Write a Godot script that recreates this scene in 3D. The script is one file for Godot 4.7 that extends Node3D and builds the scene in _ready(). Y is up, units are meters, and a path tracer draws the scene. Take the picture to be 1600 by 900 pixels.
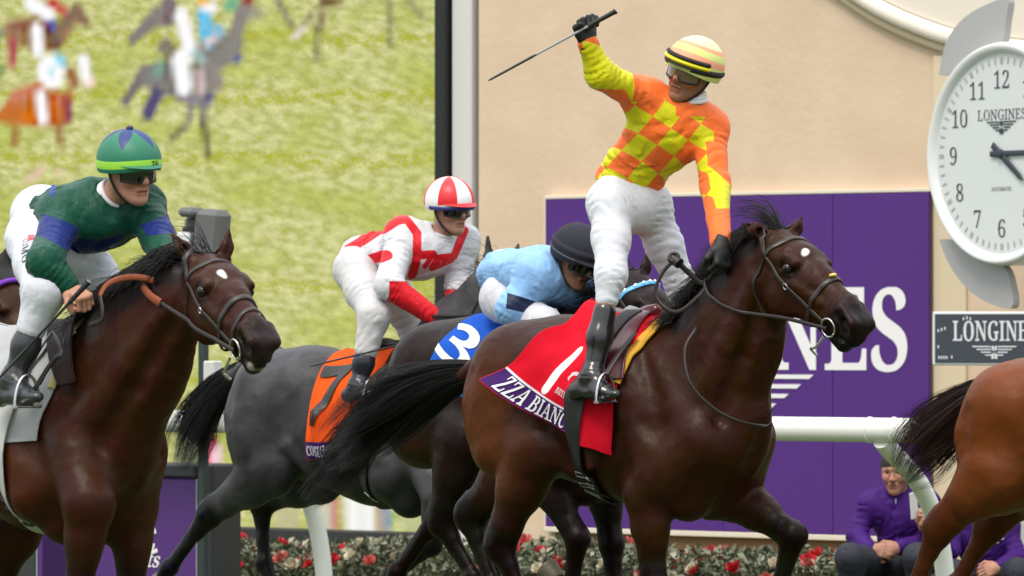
extends Node3D

# ---------------------------------------------------------------- smooth-union field, meshed as surface nets
class Blob:
	var prims := []
	var warps := []
	var grids := []          # grids kept for sampling, finest last
	var fold: FastNoiseLite
	var fold_amp := 0.0

	# cloth bunched along a - b: ridges «wave» metres apart, across «along»
	func crease(a: Vector3, b: Vector3, radius: float, along: Vector3, wave: float, amp: float, wander := 2.5) -> void:
		warps.append([a, b, radius, along.normalized() * PI / wave, amp, wander])

	var axes := Transform3D()

	# a tapered capsule; sq squashes it along the axes of «frame» (1 = round), neg carves
	func cap(a: Vector3, b: Vector3, ra: float, rb: float, k := 0.03, sq := Vector3.ONE, neg := false) -> void:
		var bs := Basis.from_scale(Vector3(1.0 / sq.x, 1.0 / sq.y, 1.0 / sq.z)) * axes.basis.inverse()
		var wa := axes * a
		var wb := axes * b
		prims.append([wa, wb, ra, rb, k, bs, maxf(1.0, maxf(sq.x, maxf(sq.y, sq.z))) * maxf(axes.basis.x.length(), maxf(axes.basis.y.length(), axes.basis.z.length())), neg, minf(1.0, minf(sq.x, minf(sq.y, sq.z)))])

	func ball(a: Vector3, r: float, k := 0.03, sq := Vector3.ONE, neg := false) -> void:
		cap(a, a, r, r, k, sq, neg)

	func chain(pts: Array, rs: Array, k := 0.02, sq := Vector3.ONE) -> void:
		for i in pts.size() - 1:
			cap(pts[i], pts[i + 1], rs[i], rs[i + 1], k, sq)

	func fill(box: AABB, c: float) -> Dictionary:
		var nx := int(ceil(box.size.x / c)) + 1
		var ny := int(ceil(box.size.y / c)) + 1
		var nz := int(ceil(box.size.z / c)) + 1
		var o := box.position
		var v := PackedFloat32Array()
		v.resize(nx * ny * nz)
		v.fill(9.0)
		for pr in prims:
			var a: Vector3 = pr[0]
			var b: Vector3 = pr[1]
			var ra: float = pr[2]
			var rb: float = pr[3]
			var kk: float = maxf(pr[4], 0.0005)
			var bs: Basis = pr[5]
			var neg: bool = pr[7]
			var back: float = pr[8]
			var rr: float = maxf(ra, rb) * pr[6] + kk * 1.3 + c * 2.5
			var lo := Vector3(minf(a.x, b.x), minf(a.y, b.y), minf(a.z, b.z)) - Vector3(rr, rr, rr) - o
			var hi := Vector3(maxf(a.x, b.x), maxf(a.y, b.y), maxf(a.z, b.z)) + Vector3(rr, rr, rr) - o
			var i0 := maxi(0, int(lo.x / c))
			var i1 := mini(nx, int(hi.x / c) + 2)
			var j0 := maxi(0, int(lo.y / c))
			var j1 := mini(ny, int(hi.y / c) + 2)
			var k0 := maxi(0, int(lo.z / c))
			var k1 := mini(nz, int(hi.z / c) + 2)
			if i0 >= i1 or j0 >= j1 or k0 >= k1:
				continue
			var ba := bs * (b - a)
			var bb := ba.dot(ba)
			var ibb := 1.0 / bb if bb > 1e-9 else 0.0
			var dr := rb - ra
			var stp := bs * Vector3(c, 0, 0)
			var quick := 0.25 / kk
			for kz in range(k0, k1):
				for jy in range(j0, j1):
					var p := bs * (o + Vector3(i0 * c, jy * c, kz * c) - a)
					var idx := (kz * ny + jy) * nx + i0
					for ix in range(i0, i1):
						var h := clampf(p.dot(ba) * ibb, 0.0, 1.0)
						var d := ((p - ba * h).length() - ra - dr * h) * back
						p += stp
						var old := v[idx]
						if neg:
							d = -d
							var e := kk - absf(old - d)
							if e > 0.0:
								v[idx] = maxf(old, d) + e * e * quick
							elif d > old:
								v[idx] = d
						else:
							var e := kk - absf(old - d)
							if e > 0.0:
								v[idx] = minf(old, d) - e * e * quick
							elif d < old:
								v[idx] = d
						idx += 1
		if fold:
			for kz in nz:
				for jy in ny:
					var idx := (kz * ny + jy) * nx
					for ix in nx:
						if absf(v[idx]) < c * 2.5:
							var w := o + Vector3(ix, jy, kz) * c
							var add := fold_amp * fold.get_noise_3dv(w)
							if warps.size():
								var ph := fold.get_noise_3dv(w * .7 + Vector3(5, 3, 1))
								for q in warps:
									var wa: Vector3 = q[0]
									var wb: Vector3 = q[1] - wa
									var hh := clampf((w - wa).dot(wb) / maxf(wb.length_squared(), 1e-6), 0.0, 1.0)
									var t: float = 1.0 - (w - wa - wb * hh).length() / q[2]
									if t > 0.0:
										add -= (absf(sin(w.dot(q[3]) + ph * q[5])) - .6) * q[4] * minf(1.0, t * 2.5) * clampf(.45 + 1.5 * fold.get_noise_3dv(w * 1.9 - Vector3(9, 2, 4)), 0.0, 1.2)
							v[idx] += add
						idx += 1
		return {"v": v, "n": Vector3i(nx, ny, nz), "o": o, "c": c, "box": AABB(o, Vector3(nx - 2, ny - 2, nz - 2) * c)}

	func bounds(m := 0.05) -> AABB:
		var r := AABB(prims[0][0], Vector3.ZERO)
		for pr in prims:
			if not pr[7]:
				r = r.expand(pr[0]).expand(pr[1])
		var most := 0.0
		for pr in prims:
			if not pr[7]:
				var q: float = maxf(pr[2], pr[3]) * pr[6]
				for s in [pr[0], pr[1]]:
					r = r.merge(AABB(s - Vector3.ONE * q, Vector3.ONE * 2.0 * q))
		return r.grow(m)

	func sample(p: Vector3) -> float:
		for gi in range(grids.size() - 1, -1, -1):
			var g: Dictionary = grids[gi]
			var q: Vector3 = (p - g.o) / g.c
			var n: Vector3i = g.n
			var x := int(floor(q.x))
			var y := int(floor(q.y))
			var z := int(floor(q.z))
			if x < 0 or y < 0 or z < 0 or x >= n.x - 1 or y >= n.y - 1 or z >= n.z - 1:
				continue
			var v: PackedFloat32Array = g.v
			var i := (z * n.y + y) * n.x + x
			var sy := n.x
			var sz := n.x * n.y
			var fx := q.x - x
			var fy := q.y - y
			var a := lerpf(lerpf(v[i], v[i + 1], fx), lerpf(v[i + sy], v[i + sy + 1], fx), fy)
			var b := lerpf(lerpf(v[i + sz], v[i + sz + 1], fx), lerpf(v[i + sz + sy], v[i + sz + sy + 1], fx), fy)
			return lerpf(a, b, q.z - z)
		return 9.0

	func grad(p: Vector3) -> Vector3:
		var e := 0.012
		return Vector3(sample(p + Vector3(e, 0, 0)) - sample(p - Vector3(e, 0, 0)), sample(p + Vector3(0, e, 0)) - sample(p - Vector3(0, e, 0)), sample(p + Vector3(0, 0, e)) - sample(p - Vector3(0, 0, e))).normalized()

	# walk from p towards «to» until the surface lies «off» below
	func march(p: Vector3, to: Vector3, off: float) -> Vector3:
		var d := (to - p)
		var far := d.length()
		d = d / far
		var t := 0.0
		for i in 60:
			var s := sample(p + d * t) - off
			if s < 0.0008 or t > far:
				break
			t += minf(s * 0.8, 0.03)
		return p + d * t

	func stick(p: Vector3, off: float) -> Vector3:
		for i in 6:
			var s := sample(p) - off
			if absf(s) < 0.0007:
				break
			p -= grad(p) * clampf(s, -0.03, 0.03) * 0.8
		return p

	func mesh(box: AABB, c: float, hole := AABB(), keep := true) -> Array:
		var g := fill(box, c)
		if keep:
			grids.append(g)
		var v: PackedFloat32Array = g.v
		var n: Vector3i = g.n
		var o: Vector3 = g.o
		var nx := n.x
		var ny := n.y
		var sy := nx
		var sz := nx * ny
		var at := PackedInt32Array()
		at.resize(v.size())
		at.fill(-1)
		var P := PackedVector3Array()
		var N := PackedVector3Array()
		var I := PackedInt32Array()
		var lim := c * 3.4
		var has_hole := hole.size.x > 0.0
		var ho := hole.position
		var he := hole.end
		for kz in n.z - 1:
			for jy in ny - 1:
				var idx := (kz * ny + jy) * nx - 1
				for ix in nx - 1:
					idx += 1
					var a0 := v[idx]
					if a0 > lim or a0 < -lim:
						continue
					var a1 := v[idx + 1]
					var a2 := v[idx + sy]
					var a3 := v[idx + sy + 1]
					var a4 := v[idx + sz]
					var a5 := v[idx + sz + 1]
					var a6 := v[idx + sz + sy]
					var a7 := v[idx + sz + sy + 1]
					var low := minf(minf(minf(a0, a1), minf(a2, a3)), minf(minf(a4, a5), minf(a6, a7)))
					if low >= 0.0:
						continue
					var high := maxf(maxf(maxf(a0, a1), maxf(a2, a3)), maxf(maxf(a4, a5), maxf(a6, a7)))
					if high < 0.0:
						continue
					var s := Vector3.ZERO
					var m := 0
					if (a0 < 0.0) != (a1 < 0.0):
						s += Vector3(a0 / (a0 - a1), 0, 0); m += 1
					if (a2 < 0.0) != (a3 < 0.0):
						s += Vector3(a2 / (a2 - a3), 1, 0); m += 1
					if (a4 < 0.0) != (a5 < 0.0):
						s += Vector3(a4 / (a4 - a5), 0, 1); m += 1
					if (a6 < 0.0) != (a7 < 0.0):
						s += Vector3(a6 / (a6 - a7), 1, 1); m += 1
					if (a0 < 0.0) != (a2 < 0.0):
						s += Vector3(0, a0 / (a0 - a2), 0); m += 1
					if (a1 < 0.0) != (a3 < 0.0):
						s += Vector3(1, a1 / (a1 - a3), 0); m += 1
					if (a4 < 0.0) != (a6 < 0.0):
						s += Vector3(0, a4 / (a4 - a6), 1); m += 1
					if (a5 < 0.0) != (a7 < 0.0):
						s += Vector3(1, a5 / (a5 - a7), 1); m += 1
					if (a0 < 0.0) != (a4 < 0.0):
						s += Vector3(0, 0, a0 / (a0 - a4)); m += 1
					if (a1 < 0.0) != (a5 < 0.0):
						s += Vector3(1, 0, a1 / (a1 - a5)); m += 1
					if (a2 < 0.0) != (a6 < 0.0):
						s += Vector3(0, 1, a2 / (a2 - a6)); m += 1
					if (a3 < 0.0) != (a7 < 0.0):
						s += Vector3(1, 1, a3 / (a3 - a7)); m += 1
					var gr := Vector3(a1 + a3 + a5 + a7 - a0 - a2 - a4 - a6, a2 + a3 + a6 + a7 - a0 - a1 - a4 - a5, a4 + a5 + a6 + a7 - a0 - a1 - a2 - a3)
					at[idx] = P.size()
					P.append(o + (Vector3(ix, jy, kz) + s / m) * c)
					N.append(gr.normalized())
		for kz in range(1, n.z - 1):
			for jy in range(1, ny - 1):
				var idx := (kz * ny + jy) * nx
				for ix in range(1, nx - 1):
					idx += 1
					if at[idx] < 0:
						continue
					if has_hole:
						var w := P[at[idx]]
						if w.x > ho.x and w.y > ho.y and w.z > ho.z and w.x < he.x and w.y < he.y and w.z < he.z:
							continue
					var in0 := v[idx] < 0.0
					if in0 != (v[idx + 1] < 0.0):
						quad(I, at, idx, idx - sy, idx - sy - sz, idx - sz, in0)
					if in0 != (v[idx + sy] < 0.0):
						quad(I, at, idx, idx - sz, idx - sz - 1, idx - 1, in0)
					if in0 != (v[idx + sz] < 0.0):
						quad(I, at, idx, idx - 1, idx - 1 - sy, idx - sy, in0)
		return [P, N, I]

	func quad(I: PackedInt32Array, at: PackedInt32Array, a: int, b: int, c: int, d: int, flip: bool) -> void:
		var qa := at[a]
		var qb := at[b]
		var qc := at[c]
		var qd := at[d]
		if qa < 0 or qb < 0 or qc < 0 or qd < 0:
			return
		if flip:
			I.append_array(PackedInt32Array([qa, qc, qb, qa, qd, qc]))
		else:
			I.append_array(PackedInt32Array([qa, qb, qc, qa, qc, qd]))


# turns every triangle so that its front agrees with its normals
static func facing(P: PackedVector3Array, N: PackedVector3Array, I: PackedInt32Array) -> PackedInt32Array:
	for i in range(0, I.size(), 3):
		var a := I[i]
		var b := I[i + 1]
		var c := I[i + 2]
		if (P[c] - P[a]).cross(P[b] - P[a]).dot(N[a] + N[b] + N[c]) < 0.0:
			I[i + 1] = c
			I[i + 2] = b
	return I


# joins [P, N, I] lists
static func join(parts: Array) -> Array:
	var P := PackedVector3Array()
	var N := PackedVector3Array()
	var I := PackedInt32Array()
	for q in parts:
		var base := P.size()
		P.append_array(q[0])
		N.append_array(q[1])
		for i in q[2]:
			I.append(i + base)
	return [P, N, I]


# colours every vertex: paints are [a, b, radius, softness, colour, strength]
static func paint(P: PackedVector3Array, base: Color, paints: Array, speck: FastNoiseLite = null, amount := 0.0) -> PackedColorArray:
	var C := PackedColorArray()
	C.resize(P.size())
	for i in P.size():
		var p := P[i]
		var col := base
		for q in paints:
			var a: Vector3 = q[0]
			var ba: Vector3 = q[1] - a
			var bb := ba.length_squared()
			var h := clampf((p - a).dot(ba) / bb, 0.0, 1.0) if bb > 1e-9 else 0.0
			var d := (p - a - ba * h).length()
			var t: float = clampf((q[2] + q[3] - d) / maxf(q[3], 1e-4), 0.0, 1.0)
			if t > 0.0:
				col = col.lerp(q[4], t * t * (3.0 - 2.0 * t) * q[5])
		if speck:
			col *= 1.0 + amount * speck.get_noise_3dv(p)
			col.a = 1.0
		C[i] = col
	return C


# ---------------------------------------------------------------- names, things, parts
var taken := {}
var mats := {}

func numbered(called: String) -> String:
	if not taken.has(called):
		taken[called] = 0
		return called
	taken[called] += 1
	return "%s_%03d" % [called, taken[called]]

func tag(o: Node3D, label := "", category := "", group := "", kind := "") -> Node3D:
	if label: o.set_meta("label", label)
	if category: o.set_meta("category", category)
	if group: o.set_meta("group", group)
	if kind: o.set_meta("kind", kind)
	return o

func thing(called: String, label: String, category: String, at := Vector3.ZERO, turn := 0.0, group := "") -> Node3D:
	var o := Node3D.new()
	o.name = numbered(called)
	add_child(o, true)
	o.position = at
	o.rotation.y = turn
	return tag(o, label, category, group)

func arr_(P: PackedVector3Array, N: PackedVector3Array, I: PackedInt32Array, C = null, UV = null) -> ArrayMesh:
	return arr(P, N, facing(P, N, I), C, UV)

func obj(called: String, m: Mesh, material: Material, parent: Node = null) -> MeshInstance3D:
	var o := MeshInstance3D.new()
	o.mesh = m
	o.material_override = material
	if parent == null or parent == self:
		o.name = numbered(called)
		add_child(o, true)
	else:
		var n := 0
		var nm := called
		while parent.has_node(NodePath(nm)):
			n += 1
			nm = "%s_%03d" % [called, n]
		o.name = nm
		parent.add_child(o, true)
	return o

func arr(P: PackedVector3Array, N: PackedVector3Array, I: PackedInt32Array, C = null, UV = null) -> ArrayMesh:
	var a := []
	a.resize(Mesh.ARRAY_MAX)
	a[Mesh.ARRAY_VERTEX] = P
	a[Mesh.ARRAY_NORMAL] = N
	a[Mesh.ARRAY_INDEX] = I
	if C != null: a[Mesh.ARRAY_COLOR] = C
	if UV != null: a[Mesh.ARRAY_TEX_UV] = UV
	var m := ArrayMesh.new()
	m.add_surface_from_arrays(Mesh.PRIMITIVE_TRIANGLES, a)
	return m

func lin(c: Color) -> Color:
	return c.linear_to_srgb()

# base colours are given as linear values
func mat(c: Color, rough := 0.7, metal := 0.0, more := {}) -> StandardMaterial3D:
	var key := str(c, rough, metal, more)
	if mats.has(key):
		return mats[key]
	var m := StandardMaterial3D.new()
	var s := lin(c)
	s.a = c.a
	m.albedo_color = s
	m.roughness = rough
	m.metallic = metal
	m.cull_mode = BaseMaterial3D.CULL_DISABLED
	for k in more:
		m.set(k, more[k])
	mats[key] = m
	return m

func vmat(rough := 0.5, more := {}) -> StandardMaterial3D:
	return mat(Color.WHITE, rough, 0.0, {"vertex_color_use_as_albedo": true}.merged(more))

func noise(sd: int, freq: float, kind := FastNoiseLite.TYPE_SIMPLEX_SMOOTH, oct := 3) -> FastNoiseLite:
	var f := FastNoiseLite.new()
	f.seed = sd
	f.noise_type = kind
	f.frequency = freq
	f.fractal_octaves = oct
	return f

func noise_tex(f: FastNoiseLite, size := 256, bump := 0.0, ramp: Gradient = null) -> NoiseTexture2D:
	var t := NoiseTexture2D.new()
	t.width = size
	t.height = size
	t.seamless = true
	t.noise = f
	if bump > 0.0:
		t.as_normal_map = true
		t.bump_strength = bump
	if ramp: t.color_ramp = ramp
	return t

# ---------------------------------------------------------------- shapes
class Shape:
	var P := PackedVector3Array()
	var N := PackedVector3Array()
	var I := PackedInt32Array()
	var UV := PackedVector2Array()
	var C := PackedColorArray()

	func vert(p: Vector3, n: Vector3, uv := Vector2.ZERO) -> int:
		P.append(p)
		N.append(n)
		UV.append(uv)
		return P.size() - 1

	func tri(a: Vector3, b: Vector3, c: Vector3) -> void:
		var n := (c - a).cross(b - a).normalized()
		var i := P.size()
		for p in [a, b, c]:
			vert(p, n)
		I.append_array(PackedInt32Array([i, i + 1, i + 2]))

	func quad(a: Vector3, b: Vector3, c: Vector3, d: Vector3) -> void:
		var n := (c - a).cross(b - a).normalized()
		var i := P.size()
		vert(a, n, Vector2(0, 0)); vert(b, n, Vector2(1, 0)); vert(c, n, Vector2(1, 1)); vert(d, n, Vector2(0, 1))
		I.append_array(PackedInt32Array([i, i + 1, i + 2, i, i + 2, i + 3]))

	# a box with chamfered edges along its 12 edges
	func box(lo: Vector3, hi: Vector3, ch := 0.0, t := Transform3D()) -> void:
		var c := (lo + hi) * 0.5
		var h := (hi - lo) * 0.5
		var e := minf(ch, minf(h.x, minf(h.y, h.z)) * 0.9)
		var f := func(v: Vector3) -> Vector3: return t * (c + v)
		for ax in 3:
			for s in [-1.0, 1.0]:
				var u := (ax + 1) % 3
				var w := (ax + 2) % 3
				var q := []
				for k in [[-1, -1], [1, -1], [1, 1], [-1, 1]]:
					var v := Vector3.ZERO
					v[ax] = s * h[ax]
					v[u] = k[0] * (h[u] - e)
					v[w] = k[1] * (h[w] - e)
					q.append(f.call(v))
				if s > 0: quad(q[0], q[3], q[2], q[1])
				else: quad(q[0], q[1], q[2], q[3])
		if e > 0.0:
			for ax in 3:
				var u := (ax + 1) % 3
				var w := (ax + 2) % 3
				for k in [[-1, -1], [1, -1], [1, 1], [-1, 1]]:
					var v1 := Vector3.ZERO
					v1[ax] = -(h[ax] - e); v1[u] = k[0] * h[u]; v1[w] = k[1] * (h[w] - e)
					var v2 := v1
					v2[u] = k[0] * (h[u] - e); v2[w] = k[1] * h[w]
					var v3 := v2
					v3[ax] = -v3[ax]
					var v4 := v1
					v4[ax] = -v4[ax]
					if k[0] * k[1] > 0: quad(f.call(v1), f.call(v4), f.call(v3), f.call(v2))
					else: quad(f.call(v1), f.call(v2), f.call(v3), f.call(v4))
			for sx in [-1, 1]:
				for sy in [-1, 1]:
					for sz in [-1, 1]:
						var a: Vector3 = f.call(Vector3(sx * h.x, sy * (h.y - e), sz * (h.z - e)))
						var b: Vector3 = f.call(Vector3(sx * (h.x - e), sy * h.y, sz * (h.z - e)))
						var d: Vector3 = f.call(Vector3(sx * (h.x - e), sy * (h.y - e), sz * h.z))
						if sx * sy * sz > 0: tri(a, d, b)
						else: tri(a, b, d)

	# a tube through points; ru across, rv along «flat» (a ribbon-like strap if they differ)
	func tube(pts: Array, ru, sides := 8, rv = null, flat := Vector3.ZERO, caps := true) -> void:
		var n := pts.size()
		if n < 2: return
		var start := P.size()
		var up := Vector3.UP
		for i in n:
			var d: Vector3 = (pts[mini(i + 1, n - 1)] - pts[maxi(i - 1, 0)])
			d = d.normalized()
			var f: Vector3 = flat
			if f == Vector3.ZERO:
				f = up if i > 0 else (Vector3.UP if absf(d.y) < 0.9 else Vector3.RIGHT)
			var s := d.cross(f).normalized()
			if s.length() < 0.5: s = d.cross(Vector3(0.3, 0.5, 0.8)).normalized()
			var w := s.cross(d).normalized()
			up = w
			var a: float = ru[i] if ru is Array else ru
			var b: float = (rv[i] if rv is Array else rv) if rv != null else a
			for k in sides:
				var an := TAU * k / sides
				var off := s * cos(an) * a + w * sin(an) * b
				vert(pts[i] + off, (s * cos(an) / maxf(a, 1e-5) + w * sin(an) / maxf(b, 1e-5)).normalized(), Vector2(float(k) / sides, float(i) / (n - 1)))
		for i in n - 1:
			for k in sides:
				var q := start + i * sides
				var k2 := (k + 1) % sides
				I.append_array(PackedInt32Array([q + k, q + sides + k, q + sides + k2, q + k, q + sides + k2, q + k2]))
		if caps:
			for e in [0, n - 1]:
				var d: Vector3 = (pts[0] - pts[1] if e == 0 else pts[n - 1] - pts[n - 2]).normalized()
				var m := vert(pts[e], d)
				var q: int = P.size()
				for k in sides:
					vert(P[start + e * sides + k], d)
				for k in sides:
					var k2 := (k + 1) % sides
					if e == 0: I.append_array(PackedInt32Array([m, q + k, q + k2]))
					else: I.append_array(PackedInt32Array([m, q + k2, q + k]))

	# a strap with its flat side on «normals»
	func strap(pts: Array, normals: Array, w: float, th: float) -> void:
		var n := pts.size()
		var start := P.size()
		for i in n:
			var d: Vector3 = (pts[mini(i + 1, n - 1)] - pts[maxi(i - 1, 0)]).normalized()
			var nn: Vector3 = normals[i]
			var s := d.cross(nn).normalized()
			nn = s.cross(d).normalized()
			for k in [[-1.0, -0.5], [-0.92, 0.7], [-0.6, 1.0], [0.6, 1.0], [0.92, 0.7], [1.0, -0.5]]:
				vert(pts[i] + s * w * k[0] + nn * th * k[1], (s * k[0] * 0.5 + nn).normalized() if k[1] > 0 else s * k[0])
		for i in n - 1:
			for k in 5:
				var q := start + i * 6 + k
				I.append_array(PackedInt32Array([q, q + 6, q + 7, q, q + 7, q + 1]))

	# revolve a profile of (radius, height) about y
	func lathe(prof: Array, sides := 32, t := Transform3D()) -> void:
		var start := P.size()
		for i in prof.size():
			var d: Vector2 = prof[mini(i + 1, prof.size() - 1)] - prof[maxi(i - 1, 0)]
			for k in sides + 1:
				var a := TAU * k / sides
				var n := Vector3(d.y * cos(a), -d.x, d.y * sin(a)).normalized()
				vert(t * Vector3(prof[i].x * cos(a), prof[i].y, prof[i].x * sin(a)), t.basis * n, Vector2(float(k) / sides, float(i) / (prof.size() - 1)))
		for i in prof.size() - 1:
			for k in sides:
				var q := start + i * (sides + 1) + k
				var r := q + sides + 1
				I.append_array(PackedInt32Array([q, r, r + 1, q, r + 1, q + 1]))

	# a flat polygon outline (Vector2) pushed out to a thickness, in plane «t» (x, y of t; thickness along z)
	func plate(poly: PackedVector2Array, th: float, t := Transform3D()) -> void:
		var idx := Geometry2D.triangulate_polygon(poly)
		for s in [0, 1]:
			var z: float = th * s
			var n := t.basis * Vector3(0, 0, 1 if s else -1)
			var st := P.size()
			for p in poly:
				vert(t * Vector3(p.x, p.y, z), n, p)
			for i in range(0, idx.size(), 3):
				I.append_array(PackedInt32Array([st + idx[i], st + idx[i + 1], st + idx[i + 2]]))
		if th > 0.0:
			for i in poly.size():
				var a := poly[i]
				var b := poly[(i + 1) % poly.size()]
				quad(t * Vector3(a.x, a.y, 0), t * Vector3(b.x, b.y, 0), t * Vector3(b.x, b.y, th), t * Vector3(a.x, a.y, th))

	func grid(pts: Array, nu: int, nv: int, both := true) -> void:
		var st := P.size()
		for j in nv:
			for i in nu:
				var du: Vector3 = pts[j * nu + mini(i + 1, nu - 1)] - pts[j * nu + maxi(i - 1, 0)]
				var dv: Vector3 = pts[mini(j + 1, nv - 1) * nu + i] - pts[maxi(j - 1, 0) * nu + i]
				vert(pts[j * nu + i], du.cross(dv).normalized(), Vector2(float(i) / (nu - 1), float(j) / (nv - 1)))
		for j in nv - 1:
			for i in nu - 1:
				var q := st + j * nu + i
				I.append_array(PackedInt32Array([q, q + nu, q + nu + 1, q, q + nu + 1, q + 1]))

	func add(a: Array) -> void:
		var st := P.size()
		P.append_array(a[0])
		N.append_array(a[1])
		UV.resize(P.size())
		for i in a[2]: I.append(i + st)

	func mesh(col := false) -> ArrayMesh:
		for i in range(0, I.size(), 3):
			var p := I[i]
			var q := I[i + 1]
			var r := I[i + 2]
			if (P[r] - P[p]).cross(P[q] - P[p]).dot(N[p] + N[q] + N[r]) < 0.0:
				I[i + 1] = r
				I[i + 2] = q
		var a := []
		a.resize(Mesh.ARRAY_MAX)
		a[Mesh.ARRAY_VERTEX] = P
		a[Mesh.ARRAY_NORMAL] = N
		a[Mesh.ARRAY_INDEX] = I
		a[Mesh.ARRAY_TEX_UV] = UV
		if C.size() == P.size() and col: a[Mesh.ARRAY_COLOR] = C
		var m := ArrayMesh.new()
		m.add_surface_from_arrays(Mesh.PRIMITIVE_TRIANGLES, a)
		return m

static func spline(pts: Array, per := 6) -> Array:
	var out := []
	for i in pts.size() - 1:
		var a = pts[maxi(i - 1, 0)]
		var b = pts[i]
		var c = pts[i + 1]
		var d = pts[mini(i + 2, pts.size() - 1)]
		for k in per:
			var t := float(k) / per
			out.append(b.cubic_interpolate(c, a, d, t) if not b is float else cubic_interpolate(b, c, a, d, t))
	out.append(pts[pts.size() - 1])
	return out

# lettering as flat triangles, [points (x right, y up, centred), indices]; «tall» is the height of a capital
func letters(text: String, tall: float, serif := true, bold := true, wide := 1.0, deep := 0.0) -> Array:
	var t := TextMesh.new()
	var f := SystemFont.new()
	f.font_names = PackedStringArray(["Droid Serif" if serif else "Droid Sans"])
	f.font_weight = 700 if bold else 400
	t.font = f
	t.font_size = 64
	t.pixel_size = 0.01
	t.depth = deep
	t.text = text
	var a := t.get_mesh_arrays()
	var P: PackedVector3Array = a[Mesh.ARRAY_VERTEX]
	var lo := Vector3(1e9, 1e9, 1e9)
	var hi := -lo
	for p in P:
		lo = lo.min(p)
		hi = hi.max(p)
	var cap := 64 * 0.01 * 0.714
	var s := tall / cap
	var Q := PackedVector3Array()
	for p in P:
		Q.append(Vector3((p.x - (lo.x + hi.x) * 0.5) * s * wide, (p.y - (lo.y + hi.y) * 0.5) * s, p.z))
	return [Q, a[Mesh.ARRAY_INDEX] if a[Mesh.ARRAY_INDEX] != null else PackedInt32Array(range(P.size()))]

# cuts triangles until no edge is longer than «most», so that lettering can bend with the cloth
func split_long(P: PackedVector3Array, I: PackedInt32Array, most: float) -> Array:
	for pass_ in 5:
		var J := PackedInt32Array()
		var did := false
		for i in range(0, I.size(), 3):
			var v := [I[i], I[i + 1], I[i + 2]]
			var longest := 0
			var far := 0.0
			for k in 3:
				var d := P[v[k]].distance_to(P[v[(k + 1) % 3]])
				if d > far:
					far = d
					longest = k
			if far <= most:
				J.append_array(PackedInt32Array(v))
				continue
			did = true
			var a: int = v[longest]
			var b: int = v[(longest + 1) % 3]
			var c: int = v[(longest + 2) % 3]
			P.append((P[a] + P[b]) * .5)
			var m := P.size() - 1
			J.append_array(PackedInt32Array([a, m, c, m, b, c]))
		I = J
		if not did: break
	return [P, I]

# lettering laid on a surface: «place» maps (x, y) to [point, normal]
func print_on(called: String, text: Array, place: Callable, material: Material, parent: Node) -> MeshInstance3D:
	var P := PackedVector3Array()
	var N := PackedVector3Array()
	text = split_long(text[0], text[1], 0.04)
	for p in text[0]:
		var q: Array = place.call(p.x, p.y)
		P.append(q[0])
		N.append(q[1])
	return obj(called, arr_(P, N, text[1]), material, parent)

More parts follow.
